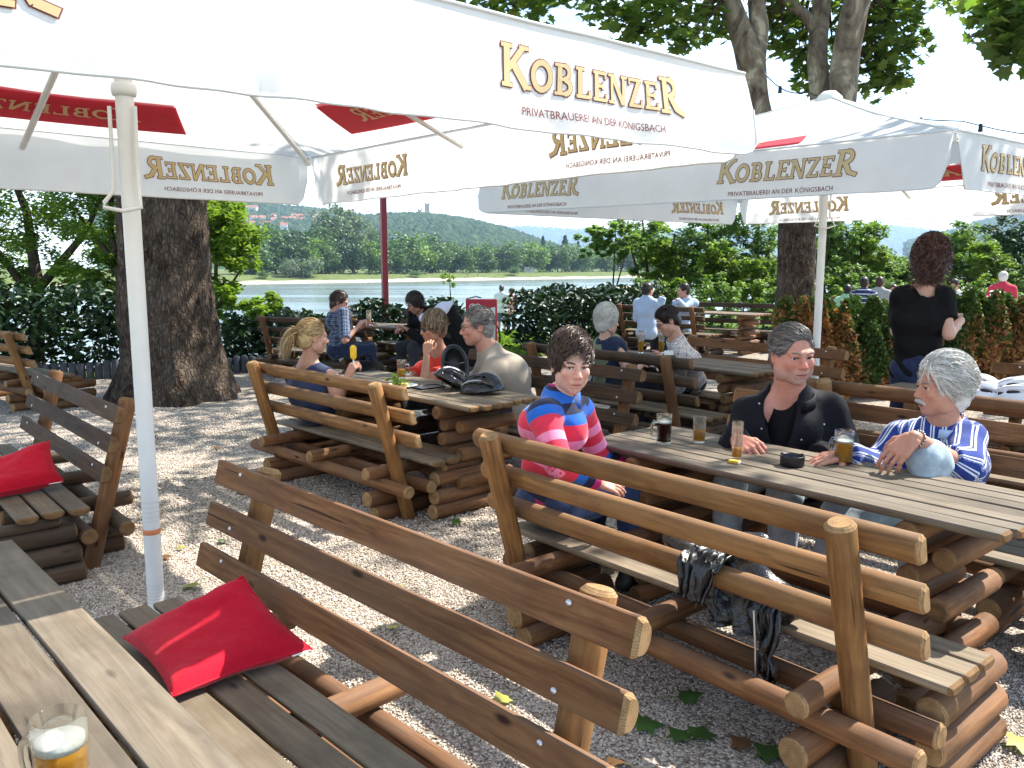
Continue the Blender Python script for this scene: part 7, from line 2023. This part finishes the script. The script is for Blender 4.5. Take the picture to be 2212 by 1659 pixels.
# bicycle helmets
HELM = {}
def helmet(label, loc, rz, rx, shells, s=1.0):
    """shell with rows of vents, dark liner, straps; shells = (main, accent)"""
    r = thing('bicycle_helmet', label, 'helmet', loc, rz); r.rotation_euler = (rx, 0, rz); r.scale = (s, s, s)
    if not HELM:
        def vents(dx):
            out = []
            for ax in (-58, -30, 0, 30, 58):
                for y0, y1 in ((-.100, -.035), (-.010, .055), (.075, .115)):
                    a = RAD(ax + dx); d = A3((math.sin(a), 0, math.cos(a)))
                    f = lambda y: d * A3((.100, 0, .130)) * math.sqrt(max(.05, 1 - (y / .146) ** 2)) * 1.0 + A3((0, y, 0))
                    out.append(cone(f(y0), f(y1), .010, .0135, k=.003, sub=True))
            return out
        base = [ell((0, 0, 0), (.100, .146, .130)), ell((0, -.035, .02), (.088, .125, .122), k=.02)]
        hollow = [ell((0, 0, -.012), (.084, .130, .116), k=.004, sub=True), plane((0, 0, .012), (0, -.12, -1))]
        V, Q = sdf_mesh(base + vents(0) + hollow, .0052); HELM['shell'] = (V, Q)
        V, Q = sdf_mesh([ell((0, 0, 0), (.090, .136, .119)), ell((0, 0, -.012), (.076, .120, .104), k=.004, sub=True), plane((0, 0, .018), (0, -.12, -1))], .009); HELM['liner'] = np_mesh('liner', V, Q, M['black_plastic'], True)
        rb = []
        for ax in (-44, -15, 15, 44):
            a = RAD(ax); d = A3((math.sin(a), 0, math.cos(a))); pts = [d * A3((.1015, 0, .1315)) * math.sqrt(max(.02, 1 - (y / .148) ** 2)) + A3((0, y, 0)) for y in np.linspace(-.12, .125, 9)]
            rb.append(pts)
        HELM['ribs'] = rb
    V, Q = HELM['shell']; key = ('m', shells[0].name)
    if key not in HELM: HELM[key] = np_mesh('shell', V, Q, shells[0], True)
    link('shell', HELM[key], r); link('liner', HELM['liner'], r)
    for k, pts in enumerate(HELM['ribs']):
        b = MB(); b.tube(pts, .0055, 6); b.obj('stripe', shells[1 + k % (len(shells) - 1)], r)
    b = MB(); b.tube([(.082, .03, .01), (.07, .0, -.03), (0, -.02, -.045), (-.07, 0, -.03), (-.082, .03, .01)], .004, 5); b.obj('strap', M['black_plastic'], r)
    return r
M['shell_white'] = plain('white_helmet_shell', (.74, .74, .76), .25, .5, var=.03); M['shell_silver'] = plain('silver_helmet_shell', (.42, .44, .47), .25, .5); M['shell_black'] = plain('black_helmet_shell', (.012, .012, .014), .2, .5); M['shell_red'] = plain('red_helmet_shell', (.35, .02, .02), .25, .5); M['shell_blue'] = plain('blue_helmet_shell', (.03, .03, .16), .25, .5)
p = at(2098, 862, Z=TOPZ); helmet('white bicycle helmet half hidden behind the moustached man\'s head', (p.x, p.y, TOPZ), RAD(70), 0, [M['shell_white'], M['shell_silver']], 1.15)
p = at(2196, 868, Z=TOPZ); helmet('white bicycle helmet at the right edge of the picture', (p.x, p.y, TOPZ), RAD(65), 0, [M['shell_white'], M['shell_white'], M['shell_silver']], 1.15)
p = at(985, 828, Z=TOPZ); helmet('black bicycle helmet standing on edge against the beige man\'s arm', (p.x, p.y, TOPZ + .14), RAD(200), RAD(118), [M['shell_black'], M['shell_blue'], M['shell_black']], 1.05)
p = at(1040, 850, Z=TOPZ); helmet('black helmet with red and silver stripes lying nearest the table edge', (p.x, p.y, TOPZ), RAD(70), 0, [M['shell_black'], M['shell_silver'], M['shell_black'], M['shell_red']], 1.0)
p = at(962, 842, Z=TOPZ); helmet('black and white helmet between the plate and the other helmets', (p.x + .03, p.y - .02, TOPZ + .03), RAD(120), RAD(40), [M['shell_black'], M['shell_black'], M['shell_white']], .95)

# snack plate with garnish
p = at(868, 836, Z=TOPZ)
r = thing('plate', 'white plate with salad garnish on the helmet table', 'plate', (p.x, p.y, TOPZ + .0005))
b = MB(); b.lathe([(.001, .003), (.07, .003), (.105, .014), (.108, .016), (.105, .012), (.07, 0), (.001, 0)], 24); b.obj('dish', M['foam'], r)
b = MB()
for k in range(7): b.ball((.05 * math.cos(k * 2.4) * (k / 7), .05 * math.sin(k * 2.4) * (k / 7), .018), (.022, .016, .014), 7, 5)
b.obj('food', plain('food', (.45, .34, .12), .7, .3, var=.4, scale=40), r)
pts = RNG.normal(size=(34, 3)) * np.array([.03, .03, .025]) + np.array([-.02, -.02, .05]); leaf_obj('garnish', pts, .045, 'oval', 'spring', r, .2)
p = at(925, 838, Z=TOPZ)
r = thing('tray', 'flat black serving tray beside the snack plate', 'tray', (p.x, p.y, TOPZ + .0005), RAD(40))
b = MB(); b.box((0, 0, .004), (.20, .13, .007), bev=.003); b.obj('tray_base', M['black_plastic'], r); b = MB(); b.tube([(-.1, -.065, .01), (.1, -.065, .01), (.1, .065, .01), (-.1, .065, .01), (-.1, -.065, .01)], .004, 6); b.obj('rim', M['black_plastic'], r)
# menu / bottle on the sunny table
p = at(1466, 772, Z=TOPZ)
r = thing('sauce_bottle', 'dark bottle with a red and white label at the checked man\'s elbow', 'bottle', (p.x, p.y, TOPZ))
b = MB(); b.lathe([(.001, 0), (.030, 0), (.032, .01), (.032, .12), (.028, .145), (.013, .175), (.012, .205)], 18); b.obj('bottle_body', plain('brown_bottle', (.06, .018, .012), .08, .6), r)
b = MB(); b.lathe([(.0325, .03), (.0325, .10)], 18); b.obj('bottle_label', plain('bottle_label', (.55, .40, .36), .6, .2, var=.5, scale=60), r)
b = MB(); b.lathe([(.013, .205), (.014, .207), (.014, .22), (.001, .222)], 14); b.obj('bottle_cap', M['shell_red'], r)
p = at(1425, 784, Z=.80); r = thing('menu_holder', 'dark wooden menu holder at the edge of the sunny table', 'menu holder', (at(1440, 785, Z=TOPZ).x, at(1440, 785, Z=TOPZ).y, TOPZ), RAD(30))
b = MB(); b.box((0, 0, .035), (.16, .06, .07), bev=.004); b.obj('block', M['wood_dark'], r); b = MB(); b.box((.02, 0, .075), (.10, .006, .07), bev=.001); b.obj('card', M['foam'], r)
# ice lolly
w = P5['wrR'] + unit(P5['hfR']) * .085; d = unit((.05, .0, 1))
r = thing('ice_lolly', 'yellow ice lolly held up by the blonde woman', 'ice lolly', tuple(w))
V, Q = sdf_mesh([cone((0, 0, .065), (0, 0, .125), .023, .024, k=.01)], .006); V[:, 1] *= .55; link('ice', np_mesh('ice', V, Q, plain('yellow_ice', (.80, .48, .02), .35, .4), True), r)
b = MB(); b.box((0, 0, .02), (.011, .003, .10), bev=.001); b.obj('stick', M['foam'], r)
# rucksack on the bench behind the blonde woman
p = at(792, 795, Y=6.9)
r = thing('rucksack', 'black rucksack standing between the blonde woman and the table behind', 'bag', (p.x, p.y, at(792, 820, Y=6.9).z))
V, Q = sdf_mesh([cone((-.09, 0, .06), (.09, 0, .05), .085, .075, k=.05), cone((-.08, .02, .10), (.07, .02, .09), .06, k=.05), cone((-.06, -.09, .05), (.06, -.09, .05), .045, k=.03)], .014, .003, 1, 25); link('bag_body', np_mesh('bag_body', V, Q, M['black_cloth'], True), r)
b = MB(); b.tube([(-.05, .02, .16), (-.03, .02, .20), (.03, .02, .20), (.05, .02, .15)], .008, 6); b.obj('carry_handle', M['black_cloth'], r)

# leather jacket lying in a heap on the seat of the golden bench and hanging over its lowest rail
t = NT('black_leather'); n = t.noise(t.coord('Object'), 34, 5, .65); t.col((.009, .009, .010)).rough(.26).spec(.7); t.bump(n, .6, .012); M['leather'] = t.m
bb = BENCH['B']; m_ = Matrix.Translation(bb.location) @ Matrix.Rotation(bb.rotation_euler.z, 4, 'Z')
def bl(x, y, z): return A3(m_ @ Vector((x, y, z)))
pr = [cone(bl(-.02, .25, .56), bl(.12, .26, .50), .030, .050, k=.03), cone(bl(.12, .27, .48), bl(.30, .28, .50), .060, .065, k=.04), cone(bl(.20, .29, .46), bl(.44, .29, .45), .07, .06, k=.04), cone(bl(.24, .25, .60), bl(.35, .26, .64), .035, .030, k=.04), cone(bl(.28, .27, .54), bl(.30, .26, .62), .06, .04, k=.03)]
V, Q = sdf_mesh(pr, .0085, .007, 2.0, 46)
def drape(path, x0, x1, taper0, taper1, seed, folds=5.0, amp=.016):
    nu, nv = 34, 30; P = [Vector((0, y_, z_)) for y_, z_ in path]; V_, F_ = [], []
    for i in range(nu + 1):
        f = i / nu * (len(P) - 1); k = min(int(f), len(P) - 2); p = P[k].lerp(P[k + 1], f - k); t_ = (P[k + 1] - P[k]).normalized(); nr = Vector((0, -t_.z, t_.y)); q = i / nu
        a_, b_ = x0 + taper0 * q + .02 * mnoise.noise((q * 3, seed, 0)), x1 + taper1 * q + .03 * mnoise.noise((q * 3, seed, 5))
        for w in range(nv + 1):
            g = w / nv; x_ = a_ + (b_ - a_) * g
            o_ = amp * (.35 + q) * (math.sin(g * folds * 6.28 + 2.2 * mnoise.noise((q * 2.2, g * 3, seed)) * 2) + .8 * mnoise.noise((g * 7, q * 6, seed)))
            o_ += .010 * mnoise.noise((g * 16, q * 14, seed + 2))
            r_2 = p + nr * (o_ + amp * .6); V_.append(tuple(bl(x_, r_2.y, r_2.z)))
    for i in range(nu):
        for w in range(nv): F_.append((i * (nv + 1) + w, i * (nv + 1) + w + 1, (i + 1) * (nv + 1) + w + 1, (i + 1) * (nv + 1) + w))
    return V_, F_
r = thing('leather_jacket', 'black leather jacket hanging over the rails of the golden bench', 'jacket', tuple(bl(.3, .1, .5)))
link('jacket_body', np_mesh('jacket_body', V - A3(r.location), Q, M['leather'], True), r)
for nm_, a_ in (('front_panel', ([(.27, .47), (.235, .56), (.20, .60), (.150, .592), (.100, .565), (.088, .50), (.086, .445)], .13, .31, .02, -.05, 1, 2.6, .015)), ('back_panel', ([(.25, .52), (.215, .48), (.195, .42), (.190, .37), (.192, .34)], .17, .40, .04, .02, 4, 3.0, .014)), ('sleeve', ([(.25, .50), (.205, .44), (.185, .34), (.184, .27), (.186, .21)], .395, .475, .02, .0, 7, 1.6, .016))):
    V_, F_ = drape(*a_); o = link(nm_, mesh(nm_, [Vector(v) - r.location for v in V_], F_, M['leather'], True), r)
    md = o.modifiers.new('thickness', 'SOLIDIFY'); md.thickness = .006; md.offset = 0
b = MB(); b.tube([bl(.415, .145, .46) - A3(r.location), bl(.43, .14, .34) - A3(r.location), bl(.435, .14, .235) - A3(r.location)], .0035, 5); b.obj('zip', plain('zip_steel', (.6, .6, .6), .3, .5, .9), r)
b = MB(); b.tube([bl(.435, .14, .235) - A3(r.location), bl(.435, .14, .19) - A3(r.location)], .006, 6); b.obj('zip_pull', M['black_plastic'], r)
# black coat with a white lining behind the dark-haired woman
c0 = A3(at(962, 700, Y=10.6))
pr = [cone(c0 + (-.16, 0, .16), c0 + (.10, .05, .20), .05, .06, k=.05), cone(c0 + (.05, 0, .15), c0 + (.24, 0, -.18), .10, .14, k=.06), cone(c0 + (.24, 0, -.18), c0 + (.30, 0, -.48), .14, .12, k=.05), cone(c0 + (-.2, .05, -.1), c0 + (.1, .05, -.4), .10, .12, k=.06)]
V, Q = sdf_mesh(pr, .02, .006, 3, 18); r = thing('coat', 'black coat with a white lining thrown over the bench beside the dark-haired woman', 'coat', tuple(c0))
link('coat_body', np_mesh('coat_body', V - c0, Q, M['black_cloth'], True), r)
V, Q = sdf_mesh([cone(c0 + (-.28, -.10, .08), c0 + (-.02, -.08, .20), .05, .075, k=.05), cone(c0 + (-.02, -.08, .20), c0 + (.08, -.07, .27), .06, .035, k=.05)], .015, .005, 1, 22)
link('lining', np_mesh('lining', V - c0, Q, fabric('pale_lilac_lining', (.58, .60, .72)), True), r)

# red post
p = at(833, 690, Y=13.9)
r = thing('red_post', 'tall dark red square post rising in front of the river', 'post', (p.x, 13.9, 0), RAD(28))
M['red_paint'] = plain('dark_red_paint', (.22, .012, .025), .4, .4, var=.08)
b = MB(); b.box((0, 0, 2.3), (.095, .095, 4.8), bev=.006); b.obj('shaft', M['red_paint'], r); b = MB(); b.box((0, 0, .03), (.22, .22, .03)); b.obj('base_plate', M['red_paint'], r); b = MB(); b.box((0, 0, 4.72), (.13, .13, .05)); b.obj('cap', M['red_paint'], r)
# ice-cream sign board
p0 = at(1006, 652, Y=13.0); p1 = at(1074, 652, Y=13.0); W_ = p1.x - p0.x; zt_ = at(1040, 646, Y=13.0).z
r = thing('sign_board', 'red and white standing sign board with a white heart swirl', 'sign', ((p0.x + p1.x) / 2, 13.0, 0), 0)
b = MB(); b.box((0, 0, (zt_ + .12) / 2), (W_, .05, zt_ - .12), bev=.012); b.obj('board', M['red_board'] if 'red_board' in M else M.setdefault('red_board', plain('red_enamel', (.42, .02, .04), .35, .4, var=.04)), r)
xs_ = np.linspace(-W_ / 2 + .03, W_ / 2 - .03, 18); top_ = [zt_ - .28 + .0 - .08 * math.cos((q / W_ + .5) * 2.2) * 0 + (.22 / (1 + math.exp(-(q / W_ - .12) * 14))) - .06 for q in xs_]
b = MB(); b.add([(q, -.0275, .18) for q in xs_] + [(q, -.0275, tq) for q, tq in zip(xs_, top_)], [(i, i + 1, 18 + i + 1, 18 + i) for i in range(17)]); b.obj('white_panel', M['far_wall'], r)
b = MB()
def heart(t_, s_): return (s_ * 16 * math.sin(t_) ** 3 / 16, s_ * (13 * math.cos(t_) - 5 * math.cos(2 * t_) - 2 * math.cos(3 * t_) - math.cos(4 * t_)) / 16)
for s_ in (.085, .052, .022):
    pts = [heart(t_, s_) for t_ in np.linspace(.15, 2 * PI - .15, 30)]
    b.tube([(-W_ * .20 + x_, -.0275, zt_ - .13 + y_ * .85) for x_, y_ in pts], .0075 if s_ > .03 else .006, 5)
b.obj('heart_logo', M['foam'], r)
for sx in (-1, 1):
    b = MB(); b.box((sx * W_ * .42, 0, .06), (.05, .32, .12), bev=.01); b.obj('foot', M['black_plastic'], r)
# bicycle parked in front of the sign
r = thing('bicycle', 'bicycle parked among the hedge opening left of the sign board', 'bicycle', (at(985, 700, Y=14.6).x, 14.6, 0), RAD(-25))
for x_ in (-.50, .52):
    b = MB(); b.tube([(x_ + .34 * math.cos(q), 0, .35 + .34 * math.sin(q)) for q in np.linspace(0, 2 * PI, 25)], .018, 6, caps=False); wv = b.obj('wheel', M['black_plastic'], r)
    b = MB()
    for q in np.linspace(0, PI, 7)[:-1]: b.tube([(x_ - .33 * math.cos(q), 0, .35 - .33 * math.sin(q)), (x_ + .33 * math.cos(q), 0, .35 + .33 * math.sin(q))], .003, 4)
    o = b.obj('spokes', M['white_metal'], wv); o['kind'] = 'stuff'
b = MB(); b.tube([(-.5, 0, .35), (-.15, 0, .78), (.38, 0, .80), (-.02, 0, .32), (-.15, 0, .78)], .016, 7); b.tube([(-.5, 0, .35), (-.02, 0, .32)], .012, 6); b.tube([(.52, 0, .35), (.40, 0, .70), (.36, 0, .98)], .016, 7); b.obj('frame', M['red_paint'], r)
b = MB(); b.tube([(.36, -.26, 1.0), (.40, 0, 1.03), (.36, .26, 1.0)], .013, 6); b.obj('handlebar', M['black_plastic'], r); b = MB(); b.ball((-.20, 0, .92), (.13, .07, .035), 8, 6); b.obj('saddle', M['black_plastic'], r)

# string of lamp sockets between the trees
def cable(label, pts, socks):
    r = thing('light_cable', label, 'cable', tuple(pts[0])); P0 = Vector(pts[0]); Q_ = []
    for i in range(25):
        f = i / 24; k = min(int(f * (len(pts) - 1)), len(pts) - 2); q = f * (len(pts) - 1) - k
        p = Vector(pts[k]).lerp(Vector(pts[k + 1]), q); p.z -= .25 * math.sin(PI * q) * (1 if len(pts) == 2 else .4); Q_.append(p - P0)
    b = MB(); b.tube(Q_, .008, 5); b.obj('wire', M['black_plastic'], r)
    for f in socks:
        p = Q_[int(f * 24)]; b = MB(); b.lathe([(.001, .03), (.022, .02), (.026, -.03), (.03, -.07), (.001, -.075)], 8, p); b.obj('lamp_socket', M['black_plastic'], r)
cable('thin black cable with lamp sockets running off the forked tree', [at(1652, 160, Y=12.2), at(1745, 200, Y=11.6), at(2080, 262, Y=10.5), at(2420, 285, Y=9.5)], (.14, .52, .62, .72))
# fallen leaves on the gravel
LG, LY, LB = [np_mesh('leaf_blade', *(lambda T, F: (T * np.array([1, 1, 1.6]), F))(*LEAF['plane']), leafmat('fallen_%s_leaf' % n_, a_, b_, .2)) for n_, a_, b_ in (('green', (.045, .10, .02), (.06, .13, .03)), ('yellow', (.30, .30, .06), (.34, .33, .08)), ('brown', (.12, .06, .025), (.16, .085, .035)))]
spots_ = [(1396, 1558, 0, .15), (1468, 1583, 0, .12), (1512, 1580, 0, .14), (1490, 1500, 0, .12), (1660, 1620, 0, .13), (1945, 1640, 0, .12), (2135, 1570, 1, .13), (2205, 1600, 1, .15), (1175, 1372, 0, .10), (765, 1225, 0, .10), (770, 1240, 1, .08), (410, 1262, 1, .12), (860, 1265, 1, .10), (1085, 1505, 1, .10), (985, 1125, 0, .10), (1560, 1305, 0, .10), (1600, 1600, 2, .10), (1240, 1370, 2, .09),
          (340, 1108, 1, .08), (480, 1165, 0, .09), (560, 1150, 1, .09), (700, 1075, 2, .1), (330, 940, 0, .1), (20, 890, 0, .09), (470, 965, 2, .1), (520, 1060, 0, .1), (640, 1010, 2, .09), (420, 1030, 0, .08), (690, 1130, 0, .08), (1860, 1345, 0, .1), (360, 1200, 2, .07), (390, 1180, 1, .06), (600, 880, 2, .08), (850, 1350, 1, .08), (1330, 1640, 2, .1), (2080, 1600, 1, .12)]
names_ = ('green', 'yellowish', 'brown')
for i, (px, py, kk, s_) in enumerate(spots_):
    p = at(px, py, Z=.03); me_ = (LG, LY, LB)[kk]
    o = thing('fallen_leaf', names_[kk] + ' plane leaf lying on the gravel', 'leaf', (p.x, p.y, .026), i * 2.1, names_[kk] + ' leaves fallen on the gravel'); o.rotation_euler = (.18 * math.sin(i * 3), .2 * math.cos(i * 5), i * 2.1)
    q = link('leaf_blade', me_, o); q.scale = (s_ * .85,) * 3
    if 'leaf_stalk' not in M: b = MB(); b.tube([(-.45, 0, .03), (-.75, .05, .05), (-.95, .02, .0)], .02, 4); M['leaf_stalk'] = b.mesh('leaf_stalk', plain('leaf_stalk_green', (.14, .17, .05), .7, .2))
    q2 = link('leaf_stalk', M['leaf_stalk'], o); q2.scale = (s_ * .85,) * 3
# bathers and walkers far off on the other shore, a white tent and a lifebuoy board
for i, (px, bk) in enumerate(((1006, 3), (1012, 5), (1024, 4), (1033, 5), (1046, 4), (950, 26), (1070, 5))):
    x_, y_ = shore_point(px, bk); z_ = bank_h(0, bk) + .1
    o = thing('person', ORDW[i] + ' tiny figure, counted rightwards, on the far shore behind the walking couple', 'person', (x_, y_, z_), i, 'bathers on the far shore'); s_ = 1.7
    V, Q = sdf_mesh([cone((0, 0, .1), (0, 0, .85), .12, .14, k=.1), cone((0, 0, .85), (0, 0, 1.3), .17, .19, k=.1), ell((0, 0, 1.62), .13, k=.06), cone((.2, 0, 1.35), (.26, .05, .8), .06, .05, k=.08), cone((-.2, 0, 1.35), (-.26, .05, .8), .06, .05, k=.08)], .07)
    link('body', np_mesh('body', V * (1 if i % 2 else .6), Q, (M['skin_far'] if 'skin_far' in M else M.setdefault('skin_far', plain('far_skin', (.3, .18, .13), .7, .2))), True), o)
x_, y_ = shore_point(1142, 27); r = thing('white_kiosk', 'small white kiosk on the far river meadow', 'kiosk', (x_, y_, -1.3))
b = MB(); b.box((0, 0, 1.3), (4.4, 3, 2.6)); b.obj('wall', M['far_wall'], r); b = MB(); b.add([(-2.6, -1.9, 2.6), (2.6, -1.9, 2.6), (2.6, 1.9, 2.6), (-2.6, 1.9, 2.6), (0, 0, 3.8)], [(0, 1, 4), (1, 2, 4), (2, 3, 4), (3, 0, 4), (3, 2, 1, 0)]); b.obj('roof', M['far_slate'], r)
# grass tufts in the opening between the hedges
n = 2600; gx_ = RNG.uniform(-1.6, .6, n); gy_ = RNG.uniform(14.2, 19, n)
P = np.stack([gx_, gy_, np.full(n, .05)], 1); v, f = leaf_cloud(P, .16, 'oval', 0.0, -2.0)
tag(link('grass', np_mesh('grass', v, f, LEAF_MATS['spring'])), 'short sunlit grass in the opening between the hedges', 'grass', kind='stuff')
# ================================================================== AIR
t = bpy.data.materials.new('haze_air'); t.use_nodes = True
for n in list(t.node_tree.nodes):
    if n.type == 'BSDF_PRINCIPLED': t.node_tree.nodes.remove(n)
pv = t.node_tree.nodes.new('ShaderNodeVolumePrincipled')
pv.inputs['Color'].default_value = (0.55, 0.76, 1.0, 1); pv.inputs['Density'].default_value = 0.00015; pv.inputs['Anisotropy'].default_value = 0.2
t.node_tree.links.new(pv.outputs[0], [n for n in t.node_tree.nodes if n.type == 'OUTPUT_MATERIAL'][0].inputs['Volume'])
b = MB(); b.box((700, 3500, 146.5), (7000, 8000, 307)); hz = b.obj('haze', [t]); hz['kind'] = 'stuff'
